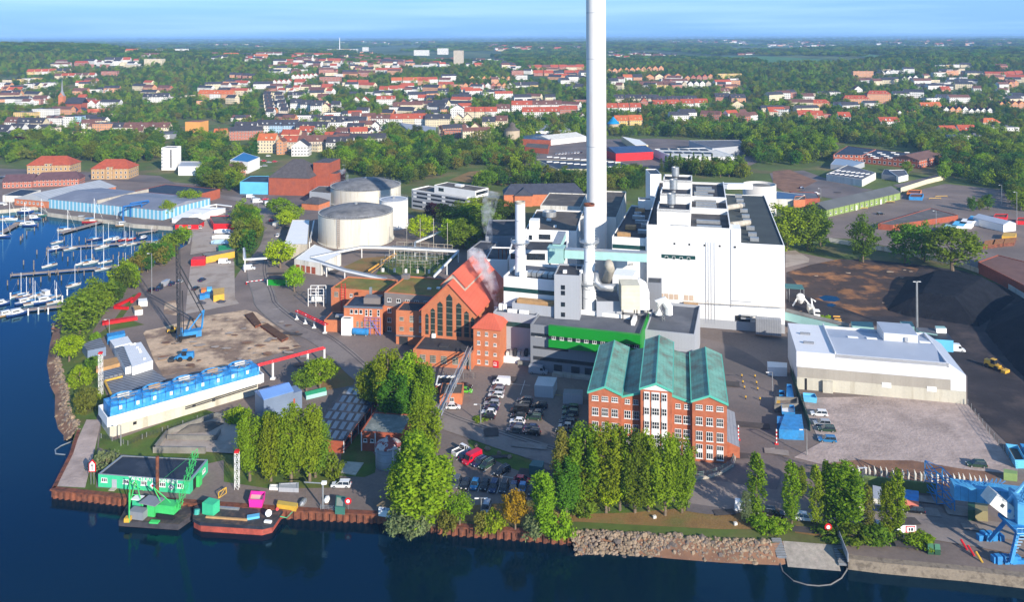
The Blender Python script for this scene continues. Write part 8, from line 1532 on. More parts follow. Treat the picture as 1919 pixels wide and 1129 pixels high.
PT=[
 ('poplar', zJ(172,715),757,44,'poplar green', 'poplar with a bare lower trunk, western end of the clump behind the quay road'),('poplar', zJ(312,715),766,42,'poplar green', 'second poplar of the clump behind the quay road, beside the lattice tower'),
 ('poplar', zJ(445,722),751,50,'poplar green', 'broad poplar in the middle of the clump behind the quay road'),('poplar', zJ(568,716),748,48,'poplar green', 'poplar in front of the skylight workshop, fourth of the clump'),('poplar', zJ(605,690),770,46,'mid green', 'darker poplar at the workshop end of the clump'),('bush', zJ(715,690),850,44,'mid green', 'broad low tree between the clump and the concrete slab'),
 ('poplar', (505,880),765,44,'poplar green', 'poplar hidden at the back of the clump behind the quay road'),('round', (505,880),842,46,'mid green', 'low tree filling the foot of the poplar clump'),('round', (560,884),838,46,'mid green', 'low dark tree at the foot of the clump near the workshop'),
 ('poplar', (697,772),668,44,'poplar green', 'pale-edged poplar at the west side of the middle poplar group'),('poplar', (727,785),644,52,'poplar green', 'tallest poplar of the middle group beside the road'),('poplar', (765,790),650,50,'fresh green', 'poplar of the middle group in front of the brick annex'),('poplar', (795,800),672,40,'poplar green', 'poplar of the middle group beside the sloping pipe bridge'),('poplar', (745,800),690,52,'mid green', 'lower dark poplar at the foot of the middle group'),
 ('poplar', (797,880),738,50,'poplar green', 'tall poplar beside the brick store, behind the big riverside one'),('poplar', (772,940),800,62,'poplar green', 'broad poplar between the round grey silo and the lower car park'),('poplar', (792,985),812,88,'fresh green', 'biggest riverside poplar, beside the white quay hut'),('poplar', (760,985),855,56,'poplar green', 'riverside poplar leaning over the white quay hut'),('poplar', (815,985),850,44,'fresh green', 'riverside poplar at the edge of the lower car park'),
 ('bush', (752,992),950,66,'pale green', 'greyish willow bush hanging over the sheet piles'),('bush', (790,998),960,50,'pale green', 'pale bush below the biggest riverside poplar'),('round', (862,985),926,50,'fresh green', 'round tree on the bank south of the lower car park'),('bush', (838,990),950,40,'olive', 'brownish bush by the sheet piles below the car park'),('bush', (905,992),958,46,'olive', 'thin olive bush below the pale silver car'),('bush', (925,992),950,40,'fresh green', 'green bush beside the yellow tree'),
 ('round', (966,994),918,50,'yellow', 'golden yellow tree at the river end of the lower car park'),('poplar', (1022,1002),878,52,'fresh green', 'poplar on the bank east of the yellow tree'),('bush', (1050,1004),955,54,'fresh green', 'bush where the sheet piles end and the boulders begin'),('bush', (1000,1002),960,40,'pale green', 'greyish bush between yellow tree and bank poplar'),
 ('poplar', (1058,955),795,40,'olive', 'slim olive poplar, western end of the row before the brick office'),('poplar', (1062,970),850,52,'mid green', 'low dark poplar at the western end of the office row'),('poplar', (1097,955),780,58,'poplar green', 'tallest poplar of the row before the brick office'),('poplar', (1136,962),785,50,'poplar green', 'poplar behind the small lime tree, office row'),('poplar', (1162,958),787,46,'poplar green', 'fourth poplar of the row before the brick office'),('poplar', (1190,962),795,50,'mid green', 'fifth poplar of the row before the brick office'),('poplar', (1216,960),796,44,'poplar green', 'poplar in front of the white window bay of the office'),('poplar', (1247,967),802,50,'poplar green', 'seventh poplar of the office row, with a visible trunk'),('poplar', (1278,962),806,44,'poplar green', 'poplar at the eastern end of the office row'),('poplar', (1113,950),850,60,'mid green', 'low poplar filling the gap behind the office row'),('poplar', (1175,950),850,60,'mid green', 'low poplar in the shade behind the office row'),('round', (1142,959),900,46,'bright green', 'small lime green tree before the office row of poplars'),('bush', (1095,965),935,50,'mid green', 'bush below the tallest office poplar'),
 ('column', (1419,972),843,37,'poplar green', 'slender poplar by the white van, first of the riverside file'),('column', (1398,978),918,22,'pale green', 'young thin tree beside the first slender poplar'),('bush', (1425,990),968,50,'fresh green', 'low bush below the first slender poplar'),('bush', (1458,992),972,44,'fresh green', 'low bush between the first two slender poplars'),
 ('column', (1484,983),860,36,'poplar green', 'slender poplar, second of the riverside file'),('column', (1502,930),872,24,'mid green', 'dark small tree behind the second slender poplar'),('column', (1530,990),866,26,'poplar green', 'slender poplar, third of the riverside file'),('column', (1550,986),857,30,'poplar green', 'slender poplar half hidden by the dense one'),('poplar', (1582,1000),860,62,'poplar green', 'dense broad poplar of the riverside file'),('column', (1627,1006),905,24,'olive', 'young slim poplar beside the gull lamp'),('column', (1663,1006),900,34,'poplar green', 'slender poplar before the salmon container'),('column', (1683,1008),873,34,'poplar green', 'leaning slender poplar next to the arrow sign'),
 ('bush', (1600,1012),980,70,'mid green', 'long bush below the dense broad poplar'),('bush', (1645,1015),982,66,'mid green', 'bush between the young poplars and the arrow sign'),('bush', (1720,1020),998,60,'fresh green', 'low bush behind the arrow sign'),('bush', (1560,1006),985,60,'mid green', 'bush beside the red lifebuoy sign'),
 ('round', (600,728),672,66,'fresh green', 'round bushy tree beside the red pipe rack'),('round', (575,735),690,50,'mid green', 'darker bushy tree beyond the blue-grey shed'),('bush', (200,880),840,52,'pale green', 'white flowering bush at the corner of the mint green building'),('bush', (445,790),760,44,'fresh green', 'bush at the cooling tower end beside the blue-grey shed'),
 ('round', (526,503),447,53,'bright green', 'lime green round tree at the curved road below the white hall'),('round', (552,547),500,39,'bright green', 'smaller lime green round tree by the green gatehouse'),('round', (790,453),402,50,'bright green', 'lime green round tree in front of the grey office block'),('round', (815,412),377,42,'copper', 'dark purple tree in front of the grey office block'),('round', (846,458),412,44,'bright green', 'lime green tree beside the hooped pipeline'),('tall', (870,440),385,56,'mid green', 'broad tree behind the lime green ones, east of the grey office'),('tall', (905,445),380,56,'mid green', 'broad dark tree beside the black-roofed blocks'),('tall', (850,432),378,64,'mid green', 'broad tree directly behind the lime green tree of the hooped pipeline'),('tall', (888,425),372,60,'fresh green', 'broad light tree between the grey office and the dark blocks'),('tall', (868,466),412,58,'mid green', 'broad tree beside the red gable hall ridge, in front of its group'),('tall', (915,408),366,56,'olive', 'olive tree beyond the grey office block roof'),('tall', (930,430),378,50,'dark green', 'dark tree next to the slate-roofed offices'),('tall', (960,415),375,42,'dark green', 'dark tree behind the shorter slim stack'),
 ('tall', (150,625),545,78,'mid green', 'big willowy tree on the bank where the crowded jetty ends'),('tall', (185,590),520,60,'mid green', 'tall bank tree behind the crowded jetty'),('round', (130,678),625,48,'bright green', 'bright round bush at the waterline by the grey-blue shed'),('bush', (150,722),680,46,'fresh green', 'green bush on the stony bank'),('bush', (160,770),722,50,'olive', 'olive bush on the bank beside the lattice tower'),('bush', (178,690),665,36,'mid green', 'small bush behind the lattice tower'),('bush', (175,745),735,30,'fresh green', 'low green bush near the cooling tower corner'),('bush', (180,640),620,20,'fresh green', 'small shrub on the grass near the red girder'),
 ('round', (357,388),353,42,'fresh green', 'round tree behind the shelter tents'),('round', (315,408),375,28,'fresh green', 'round tree at the tents, nearer the striped hall'),('round', (523,405),370,46,'fresh green', 'broad tree on the inside of the curved road'),('round', (548,420),382,42,'fresh green', 'second tree on the inside of the curved road'),('round', (535,428),395,36,'bright green', 'small tree before the two on the curved road'),
 ('tall', (1618,492),402,44,'mid green', 'tree with divided crown at the yard edge, west of two bigger ones'),('tall', (1697,492),412,56,'mid green', 'airy tree at the yard edge, middle one'),('tall', (1733,490),415,40,'mid green', 'slim airy tree beside the middle yard tree'),('round', (1785,512),422,98,'mid green', 'largest tree at the yard edge above the coal heap'),('tall', (1475,470),378,58,'fresh green', 'tree at the back corner of the boiler house'),('tall', (1515,470),382,66,'mid green', 'bushy tree east of the boiler house corner'),('tall', (1538,462),395,40,'mid green', 'tree in front of the long green shed'),('bush', (1475,380+60),415,30,'fresh green', 'bush between silo and boiler house'),
 ('tall', (1822,396),368,16,'mid green', 'western small birch of the storage yard'),('tall', (1838,394),372,14,'mid green', 'middle small birch of the storage yard'),('tall', (1851,393),362,20,'mid green', 'eastern small birch of the storage yard'),('bush', (1548,612),588,28,'bright green', 'bright bush beside the machinery east of the boiler house'),('tall', (1770,338),303,22,'fresh green', 'lone tree beside the brown ridged works'),('tall', (1700,325),300,22,'fresh green', 'small tree before the flat brick works'),('bush', (900,788),782,28,'fresh green', 'low shrub round the one-armed street lamp'),
]
for k_,q,yt,w_,c_,lb in PT: ptree(k_,q,yt,w_,c_,lb)
WOODS=[([(0,275),(60,262),(170,268),(300,255),(305,296),(240,312),(140,300),(50,300),(0,312)],13,'the white square tower', 38),([(330,268),(420,262),(432,300),(400,328),(345,305)],12,'the white square tower', 16),([(380,322),(440,330),(452,356),(400,366),(372,350)],11,'the white square tower', 10),
 ([(615,300),(720,262),(790,262),(870,285),(1000,300),(1000,316),(880,312),(830,330),(770,345),(700,335),(630,325)],12,'the grey office block', 46),([(955,330),(1080,340),(1080,360),(960,350),(890,365),(900,345)],12,'the grey office block', 10),([(1078,340),(1135,335),(1212,330),(1215,352),(1085,368)],9,'the huge white chimney', 12),([(1237,318),(1320,318),(1400,318),(1400,335),(1300,332)],9,'the white solar warehouse', 10),
 ([(1400,255),(1560,240),(1560,300),(1500,312),(1400,305)],14,'the white solar warehouse', 20),([(1700,262),(1919,250),(1919,350),(1850,352),(1780,335),(1740,300)],13,'the long green shed', 34),([(443,405),(478,405),(482,445),(462,480),(445,480)],8,'the boatyard road', 12),([(208,545),(262,500),(335,455),(352,452),(340,470),(290,515),(235,555),(205,590),(185,610)],8,'the crowded jetty end', 16),([(1880,352),(1919,350),(1925,400),(1895,392)],10,'the long green shed', 4)]
LAND.append((P((440,470)),'the boatyard road'));LAND.append((P((140,570)),'the crowded jetty end'))
LD=dict((b,a) for a,b in LAND)
def scatter(poly,step,seed,lim=None):
 g=random.Random(seed);W=[T(p) for p in poly];xs=[p.x for p in W];ys_=[p.y for p in W];out=[]
 x=min(xs)
 while x<max(xs):
  y=min(ys_)
  while y<max(ys_):
   q=(x+g.uniform(-.4,.4)*step,y+g.uniform(-.4,.4)*step)
   if inside(q,W): out.append(V3((q[0],q[1],ter(*q))))
   y+=step
  x+=step
 g.shuffle(out);return out[:lim] if lim else out
TCOL=['mid green', 'mid green', 'dark green', 'fresh green', 'olive', 'mid green', 'dark green', 'fresh green']
AUTO=[];STUFFPTS=[]
for wi,(poly,step,lm,cnt) in enumerate(WOODS):
 pts=scatter(poly,step*.72,100+wi);g=random.Random(wi)
 for j,p in enumerate(pts):
  if j<cnt*.92: k_=g.choice(['round', 'tall', 'round']);c_=g.choice(TCOL) if g.random()>.03 else 'copper';s_=g.uniform(.85,1.25)*(step/11);t=tree(k_,p,(11 if k_ == 'round' else 13)*s_,9.4*s_,c_,None,'trees by '+lm);AUTO.append((t,p,k_,c_,lm))
  else: STUFFPTS.append((p,g.uniform(.8,1.1),0))
for i in range(12): p=P((1240+i*8.6,322-i*.4));t=tree('conifer', p,11+(i*7 % 5),5.0,'dark green', None,'conifers before the white solar warehouse');t['label'] = 'dark pointed conifer, %s in the row before the white solar warehouse' % nth(i+1)
for lm in {a[4] for a in AUTO}:
 for n_,(t,p,k_,c_,_) in enumerate(sorted([a for a in AUTO if a[4]==lm],key=lambda a: (a[1]-LD[lm]).length)): t['label'] = '%s %s tree, %s tree out from %s' % (c_ if c_ != 'copper' else 'dark purple', 'rounded' if k_ == 'round' else 'upright', nth(n_+1),lm)
WALLS={'white': facade('house_white', (.66,.64,.60)),'cream': facade('house_cream', (.62,.52,.34)),'yellow': facade('house_yellow', (.62,.42,.13)),'brick': facade('house_brick', (.36,.12,.07)),'orange': facade('house_orange', (.55,.25,.11)),'beige': facade('house_beige', (.50,.42,.31)),'pale blue': facade('house_blue', (.30,.45,.60))}
ROOFS={'red': redtile,'orange': mat('orange_tiles', (.46,.12,.04),.8,.15),'dark': mat('dark_tiles', (.045,.045,.055),.8,.25),'brown': mat('brown_tiles', (.14,.065,.05),.8,.25),'grey': greyr}
HOUSES=[]
def house(q,wpx,st,wall,roof,kind='gable', dep=None,along=None,ang=0,lab=None,cat=None):
 p=T(q) if not isinstance(q,Vector) else q;w_=wpx*p.y/F;d_=dep or (min(12,max(9,w_*.8)) if kind == 'gable' else 12);h_=st*2.9+.4
 al=along or ('v' if kind == 'gable' and w_<11 else 'u');f=Fr(p+V3((-w_/2,0,0)),p+V3((w_/2,0,0)),h_,d_);a=-ang;f.u=V3((math.cos(a),math.sin(a),0));f.v=V3((-f.u.y,f.u.x,0));f.a=V3((p.x,p.y,0))-f.u*(w_/2)
 nm={'gable': 'gabled_house', 'flat': 'apartment_block', 'hip': 'villa'}[kind];t=thing(nm if w_<22 or kind == 'flat' else 'apartment_row', lab or '', cat or ('house' if w_<22 else 'apartment house'),p)
 z0=p.z-1.5;m=MB();r=MB();pts=f.rect()
 for i in range(4):
  A,B=pts[i],pts[(i+1) % 4];L=(B-A).length;m.poly([(A.x,A.y,z0),(B.x,B.y,z0),(B.x,B.y,p.z+h_),(A.x,A.y,p.z+h_)],0,[(.1,-1.5),(L+.1,-1.5),(L+.1,h_),(.1,h_)])
 zt=p.z+h_
 if kind == 'flat': r.poly([(c.x,c.y,zt+.02) for c in pts]);[r.box(f.p(w_*x,d_*.5,zt),(3,3,1.6),f.rz) for x in ((.3,.7) if w_>14 else (.5,))]
 else:
  span=d_ if al == 'u' else w_;rise=span*.5*(.95 if kind == 'gable' and w_<22 else .72);rise=min(rise,5.5);o=.5;hp=0 if kind == 'gable' else span*.45
  if al == 'u': a_,b_=f.p(-o+hp,d_/2,zt+rise),f.p(w_+o-hp,d_/2,zt+rise);A,B,C,D=f.p(-o,-o,zt-.4),f.p(w_+o,-o,zt-.4),f.p(w_+o,d_+o,zt-.4),f.p(-o,d_+o,zt-.4);g_=((f.p(0,d_,zt),f.p(0,0,zt),f.p(0,d_/2,zt+rise-.35)),(f.p(w_,0,zt),f.p(w_,d_,zt),f.p(w_,d_/2,zt+rise-.35)))
  else: a_,b_=f.p(w_/2,-o+hp,zt+rise),f.p(w_/2,d_+o-hp,zt+rise);A,B,C,D=f.p(w_+o,-o,zt-.4),f.p(w_+o,d_+o,zt-.4),f.p(-o,d_+o,zt-.4),f.p(-o,-o,zt-.4);g_=((f.p(0,0,zt),f.p(w_,0,zt),f.p(w_/2,0,zt+rise-.35)),(f.p(w_,d_,zt),f.p(0,d_,zt),f.p(w_/2,d_,zt+rise-.35)))
  r.quad(A,B,b_,a_);r.quad(C,D,a_,b_)
  if hp: r.poly([D,A,a_]);r.poly([B,C,b_])
  else:
   for tri in g_: m.poly(tri)
 part('wall', m,WALLS[wall],t);rf=part('roof', r,ROOFS[roof],t)
 if kind != 'flat' and p.y<1500:
  c=f.p(w_*.35,d_*.5,0);part('chimney', MB().box((c.x,c.y,zt+rise*.6),(.9,.9,rise*.4+1.6),f.rz),ROOFS['brown'],rf)
  if w_>12 and al == 'u' and p.y<1300:
   for i in range(int(w_/5)): c=f.p(2.5+i*5,d_*.22,0);part('dormer', MB().box((c.x,c.y,zt+rise*.15),(1.6,2.4,1.7),f.rz),WALLS[wall] if i % 3 else ROOFS[roof],rf)
 HOUSES.append((t,p,wall,roof,kind,w_,lab));return t
rh=random.Random(12)
def hrow(x0,y0,x1,y1,n,st,walls,roofs,kind='gable', along=None,dep=None,ang=0,fill=.9):
 if st>=3 and along is None and abs(x1-x0)>20: along = 'u';fill=1.06
 walls=walls.split(',');roofs=roofs.split(',')
 for i in range(n):
  f_=(i+.5)/n;house((x0+(x1-x0)*f_,y0+(y1-y0)*f_),abs(x1-x0)/n*fill if abs(x1-x0)>abs(y1-y0) else 14,st,rh.choice(walls),rh.choice(roofs),kind,dep,along,ang+rh.uniform(-.12,.12))
for a in [ # western hill and waterfront
 (5,160,75,154,4,3,'white,cream,yellow', 'grey,dark', 'flat'),(2,176,60,166,4,3,'white,cream,orange', 'dark,grey', 'flat'),(0,188,36,186,2,3,'white,orange', 'dark'),(60,166,106,164,2,3,'white,yellow', 'grey', 'flat'),(102,148,178,146,6,2,'white,cream', 'red,brown'),(50,140,130,138,6,2,'white,cream,yellow', 'dark,red'),(20,192,60,190,3,1,'white,cream', 'dark'),(68,194,115,196,4,1,'cream,white,brick', 'brown,red'),
 (26,226,64,222,1,3,'yellow', 'grey', 'flat'),(60,224,102,220,1,4,'white', 'grey', 'flat'),(8,243,80,246,3,3,'white,white,cream', 'dark,brown'),(82,236,118,236,1,3,'white', 'dark', 'flat'),(118,238,138,238,1,4,'white', 'dark', 'flat'),(138,238,153,236,1,4,'pale blue', 'dark', 'flat'),(-10,262,40,256,2,3,'white,cream', 'dark'),(110,212,160,214,3,1,'white,brick', 'brown,dark'),
 (148,200,195,204,3,2,'white', 'dark,red'),(174,252,212,254,1,4,'orange', 'grey', 'flat'),(212,254,316,254,5,3,'white,cream,white', 'dark,brown'),(268,193,315,192,3,3,'orange,white,white', 'dark'),(372,186,436,187,3,3,'white,cream,orange', 'orange,red'),(440,178,470,176,1,2,'white', 'brown'),(441,252,480,252,2,3,'white', 'dark'),(400,256,425,256,1,1,'yellow', 'orange'),(430,262,458,262,1,2,'white', 'red'),
 (330,268,360,264,2,1,'cream,white', 'red,brown'),(197,119,243,119,3,3,'white', 'red,dark'),(191,142,218,142,1,3,'brick', 'dark', 'flat'),(235,100,256,101,1,3,'cream', 'orange'),(265,108,325,107,4,2,'white,cream', 'grey,brown'),(420,108,445,108,1,3,'orange', 'orange'),(475,110,500,111,1,3,'orange', 'orange'),(430,145,478,148,4,2,'brick,orange', 'dark'),
 (480,108,527,107,3,4,'white', 'brown'),(552,107,622,108,4,3,'white,cream', 'brown,red'),(611,97,670,97,4,4,'yellow,white,cream', 'grey', 'flat'),(672,109,700,110,2,2,'orange', 'orange'),(592,117,650,118,5,2,'white,orange', 'red,brown'),(510,160,546,158,4,2,'white', 'red', 'gable', 'v'),(546,149,596,146,6,2,'white', 'red', 'gable', 'v'),(505,168,540,168,1,2,'white', 'brown'),(550,160,573,160,1,2,'white', 'red'),(600,156,637,156,1,4,'brick', 'dark', 'flat'),(672,144,701,144,1,3,'brick', 'brown'),(705,139,752,139,2,3,'brick,white', 'red'),(733,157,796,156,3,2,'orange,white', 'orange,red'),(602,170,624,170,1,2,'yellow', 'red'),(650,162,690,162,2,2,'brick', 'red'),(500,132,560,134,1,2,'white', 'grey', 'flat'),(700,118,760,120,4,2,'brick', 'dark,brown'),(520,122,600,126,6,1,'white,orange', 'red,brown'),
 (500,184,506,226,6,3,'white,cream', 'dark', 'gable', 'u'),(520,184,534,224,5,3,'white,beige', 'dark', 'gable', 'u'),(541,190,568,188,1,3,'white', 'dark'),(545,208,602,216,3,4,'white', 'dark'),(602,213,618,213,1,3,'cream', 'brown'),(620,208,638,208,1,3,'white', 'dark'),(594,190,616,190,1,2,'brick', 'brown'),
 (660,196,691,196,2,2,'white', 'red'),(707,196,739,198,1,3,'white', 'red'),(736,203,756,203,1,1,'yellow', 'brown'),(750,196,780,196,2,1,'brick,white', 'dark'),(783,190,815,192,2,2,'white,brick', 'red,dark'),(828,196,848,195,1,1,'orange', 'dark'),(820,180,842,178,1,2,'white', 'dark'),(795,170,825,172,2,2,'white,brick', 'dark'),(828,168,838,168,1,2,'yellow', 'dark'),(868,166,962,166,9,2,'white,yellow,brick,orange', 'dark,brown,red'),(880,150,960,150,7,1,'orange,yellow,white', 'dark,brown'),(710,172,765,168,3,1,'brick,white', 'red'),
 (589,234,673,235,4,2,'cream,white', 'dark'),(480,250,556,250,3,3,'pale blue,white', 'dark'),(556,254,612,254,2,3,'cream,white', 'dark'),(612,250,640,250,1,4,'white', 'dark', 'flat'),(638,248,662,248,1,4,'white', 'dark', 'flat'),(558,258,588,258,1,2,'white', 'red'),(696,237,732,236,1,3,'white', 'brown'),(732,237,798,236,3,3,'cream,white', 'red'),(798,238,843,237,2,3,'cream,beige', 'dark'),(695,246,730,245,2,2,'white', 'dark', 'gable', 'v'),(843,222,872,222,1,4,'white', 'dark', 'gable', 'v'),(872,222,931,222,3,3,'white,cream', 'red'),(850,231,886,230,2,2,'cream,yellow', 'dark'),(930,212,958,212,1,2,'white', 'brown'),(905,244,950,240,2,3,'cream,white', 'brown,dark'),(845,252,900,248,3,2,'white,cream', 'brown,dark'),
 (484,282,515,292,1,4,'cream', 'orange'),(518,290,532,290,1,4,'orange', 'brown'),(530,284,632,282,4,3,'cream,orange,beige', 'brown,red'),(545,294,580,292,1,3,'white', 'dark', 'gable', 'v'),(612,286,660,284,2,3,'white,beige', 'dark'),(655,278,722,276,4,3,'cream,white,beige', 'dark'),(650,256,680,258,1,3,'cream', 'dark'),(690,258,735,262,3,2,'white,beige', 'dark'),
 (960,143,981,143,1,4,'brick', 'dark', 'flat'),(1000,131,1096,130,6,2,'brick,orange', 'red,brown'),(1000,142,1096,142,5,2,'brick,white,orange', 'dark,red'),(1137,138,1245,132,10,2,'orange', 'brown', 'gable', 'v'),(1168,151,1205,150,2,2,'orange,white', 'orange,dark'),(1210,150,1280,148,4,2,'orange,cream', 'brown,red', 'gable', 'v'),(1284,152,1338,148,5,2,'brick,orange', 'red,brown', 'gable', 'v'),(1344,147,1390,146,1,3,'yellow', 'dark', 'flat'),(1140,158,1160,158,1,2,'white', 'dark'),(1154,165,1172,165,1,1,'white', 'grey', 'flat'),(1196,165,1268,165,3,2,'yellow', 'brown'),(1278,164,1334,162,5,2,'white,beige', 'dark'),(1350,178,1370,178,1,2,'white', 'brown'),(1150,192,1236,192,4,2,'cream,beige', 'dark'),(1223,196,1308,194,3,2,'beige,brick', 'dark'),(1137,210,1203,209,3,2,'white,cream', 'red'),(1223,204,1328,200,4,2,'white,beige', 'red'),(1200,198,1216,198,1,2,'brick', 'brown', 'gable', 'v'),(1340,188,1400,192,2,2,'orange,brick', 'dark,red'),(1370,205,1395,204,1,2,'cream', 'red', 'gable', 'v'),
 (960,209,1052,208,5,3,'white', 'red,brown'),(980,223,1048,222,3,3,'white', 'red'),(1048,214,1085,212,1,2,'brick', 'red'),(1152,236,1206,234,2,2,'yellow', 'orange'),(1086,228,1100,228,1,2,'white', 'orange'),(1060,150,1097,150,2,1,'white,yellow', 'dark'),(960,164,1010,162,3,1,'yellow,white', 'dark'),(1060,168,1095,166,2,1,'orange,white', 'dark'),
 (1601,145,1636,144,1,4,'orange', 'brown', 'flat'),(1583,197,1628,196,1,3,'orange', 'red', 'hip'),(1628,196,1668,194,1,5,'orange', 'red', 'hip'),(1501,202,1562,200,1,2,'orange', 'red', 'hip'),(1440,214,1475,222,1,2,'beige', 'red'),(1496,224,1545,226,2,2,'beige', 'red'),(1572,228,1596,228,1,2,'white', 'red'),(1648,238,1690,236,1,2,'white', 'red'),(1680,218,1722,217,3,1,'white,orange', 'dark', 'gable', 'v'),(1727,208,1766,206,2,2,'orange,white', 'orange'),(1768,214,1816,213,4,2,'orange,white', 'dark', 'gable', 'v'),(1816,213,1862,211,4,1,'white,orange', 'dark', 'gable', 'v'),(1872,204,1935,202,5,2,'white,orange', 'red,dark,orange', 'gable', 'v'),(1764,258,1832,255,2,2,'white,cream', 'red'),(1788,274,1852,270,1,3,'white', 'grey', 'flat'),(1852,264,1909,258,1,4,'white', 'grey', 'flat'),(1840,240,1878,238,1,2,'cream', 'orange', 'hip'),(1716,169,1744,168,2,2,'yellow,white', 'dark'),(1764,176,1784,175,1,2,'orange', 'red'),(1800,160,1815,158,1,2,'white', 'dark'),(1890,164,1910,160,2,2,'orange', 'red,brown'),(1680,152,1722,148,4,1,'white', 'brown,dark'),(1640,142,1680,136,4,1,'white', 'dark'),(1745,128,1800,126,4,2,'white,yellow', 'grey', 'flat'),(1800,128,1822,124,1,2,'cream', 'dark'),(1600,175,1618,174,1,2,'white', 'brown', 'gable', 'v'),(1830,146,1919,140,6,1,'white,brick', 'dark,red'),(1240,104,1270,104,3,1,'white', 'dark'),(1200,108,1235,108,3,1,'white,cream', 'brown'),(1383,103,1440,101,4,1,'brick,white', 'brown')]: hrow(*a)
def tower(q,wpx,ytop,wall,lab,dep=14,cat='tower block', roof='grey'):
 p=T(q);h_=H-(ytop-YH)*p.y/F-p.z;w_=wpx*p.y/F;t=thing('tower_block', lab,cat,p);pts=[p+V3((x,y,0)) for x,y in ((-w_/2,0),(w_/2,-1.5),(w_/2+1,dep),(-w_/2+1,dep))]
 m=MB();m.prism([V3((a.x,a.y,0)) for a in pts],p.z-1,p.z+h_,top=False)
 m.u=[[(u[0]+.1,u[1]) for u in uu] if uu else uu for uu in m.u];part('wall', m,WALLS[wall],t);part('roof', MB().poly([(a.x,a.y,p.z+h_) for a in pts]).box((p.x,p.y+dep/2,p.z+h_),(4,4,2.4)),ROOFS[roof],t);LAND.append((p,lab.split(',')[0]));return t
tower((287.5,126),34,107.5,'cream', 'the broad cream tower block, alone above the woods');tower((290,100),22,90.5,'white', 'the white tower pair in the west, western one'.replace('the white tower pair in the west', 'the twin white tower'));tower((339,101),22,89,'white', 'white tower block nearly on the horizon, east of its twin')
tower((859.5,122),18,94,'beige', 'the slim grey-beige tower block, highest in the town');tower((790,104),28,93,'white', 'white slab tower west of the slim grey-beige tower block');tower((830,102),20,90,'white', 'white stepped tower just before the slim grey-beige block');tower((685,96),11,87,'white', 'small white tower block far off beyond the hospital')
p=T((362.5,259));w_=30*p.y/F;hh=H-(226-YH)*p.y/F;t=thing('cube_tower', 'orange-yellow windowless cube tower with a flat rust brown roof', 'tower', p);part('wall', MB().prism([p+V3((x,y,-p.z)) for x,y in ((-w_/2,0),(w_/2,-2),(w_/2+2,w_*.9),(-w_/2+2,w_*.9))],p.z-1,p.z+hh,top=False),mat('orange_yellow_plaster', (.62,.30,.08),.8,.06),t);part('roof', MB().poly([p+V3((x,y,hh)) for x,y in ((-w_/2,0),(w_/2,-2),(w_/2+2,w_*.9),(-w_/2+2,w_*.9))]),mat('rust_roof', (.30,.11,.06),.8),t);LAND.append((p,'the orange-yellow cube tower'))
p=T((117,206));t=thing('brick_church', 'red brick church with a dark roof and a thin grey spire', 'church', p);part('nave', MB().box(p+V3((12,6,0)),(34,14,9),-.1),WALLS['brick'] if 0 else brickd,t);f=Fr(p+V3((-5,0,0)),p+V3((29,-3,0)),9,15);r=MB();r.quad(f.p(-1,-1,p.z+9),f.p(35,-1,p.z+9),f.p(35,7.5,p.z+16),f.p(-1,7.5,p.z+16));r.quad(f.p(35,16,p.z+9),f.p(-1,16,p.z+9),f.p(-1,7.5,p.z+16),f.p(35,7.5,p.z+16));part('roof', r,ROOFS['dark'],t)
k=MB().box(p+UZ(0),(7,7,20),0);k.poly([p+V3((-3.5,-3.5,20)),p+V3((3.5,-3.5,20)),p+V3((0,-3.5,25))]);part('tower', k,bricko,t);part('spire', MB().lathe(p,[(4.2,19.5),(1.3,27),(.25,H-(152-YH)*p.y/F)],8),greyc,t);LAND.append((p,'the brick church'))
p=T((637,97));t=solo('radio_mast', 'thin white radio mast on the horizon above the hospital', 'mast', MB().tube([p,p+UZ(60)],[2.2,1.0],6),frame)
blk('flat_market_hall', 'big flat pale grey market hall among the town houses', [T(q2(1190,1062)),T(q2(1340,1050)),T(q2(1350,1000)),T(q2(1075,960))],7,MATS['house_white'],mat('pale_grey_roof', (.32,.34,.37),.7,.15,.1),par=0,cat='hall')
blk('long_grey_shed', 'long low grey shed in front of the pale town row', [T(q1(880,1040)),T(q1(1325,1040)),T(q1(1330,1012)),T(q1(900,1015))],5,greyc,greyr,par=0,cat='shed')
LM=[(a,b) for a,b in LAND if a.y>560 or b in ('the huge white chimney', 'the round concrete silo', 'the dark brick mill')]
near_of={}
for h in HOUSES: j=min(range(len(LM)),key=lambda i: (LM[i][0]-h[1]).length);near_of.setdefault(j,[]).append(h)
for j,hs_ in near_of.items():
 for n_,(t,p,wall,roof,kind,w_,lab) in enumerate(sorted(hs_,key=lambda h: (h[1]-LM[j][0]).length)):
  w3={'flat': 'flat block', 'hip': 'villa', 'gable': 'house' if w_<22 else 'house row'}[kind];lm=LM[j][1];lm=lm if lm.startswith('the ') else 'the '+' '.join(lm.split()[:5]);t['label'] = '%s %s, %s roof, %s out from %s' % (wall,w3,roof,nth(n_+1),lm);t['group'] = 'town houses around '+lm
def rank_labels(items,marks,f):
 d_={}
 for it in items: j=min(range(len(marks)),key=lambda i: (marks[i][0]-it[1]).length);d_.setdefault(j,[]).append(it)
 for j,its in d_.items():
  for n_,it in enumerate(sorted(its,key=lambda i: (i[1]-marks[j][0]).length)): it[0]['label']=f(it,nth(n_+1),marks[j][1])
MK=[(J1[0],'the outer end of the longest jetty'),(J1[1],'the shore end of the longest jetty'),(J2[0],'the outer end of the second jetty'),(J2[1],'the shore end of the second jetty'),(J3[0],'the tip of the short slanting jetty'),(J4[0],'the jetty at the picture edge'),(J5[1],'the shore end of the crowded jetty'),(P(q5(870,575)),'the blue boat hoist')]
hn=lambda m: {None: 'white', hulld: 'navy blue', hullr: 'red', hullg: 'dark green'}.get(m,'wooden')
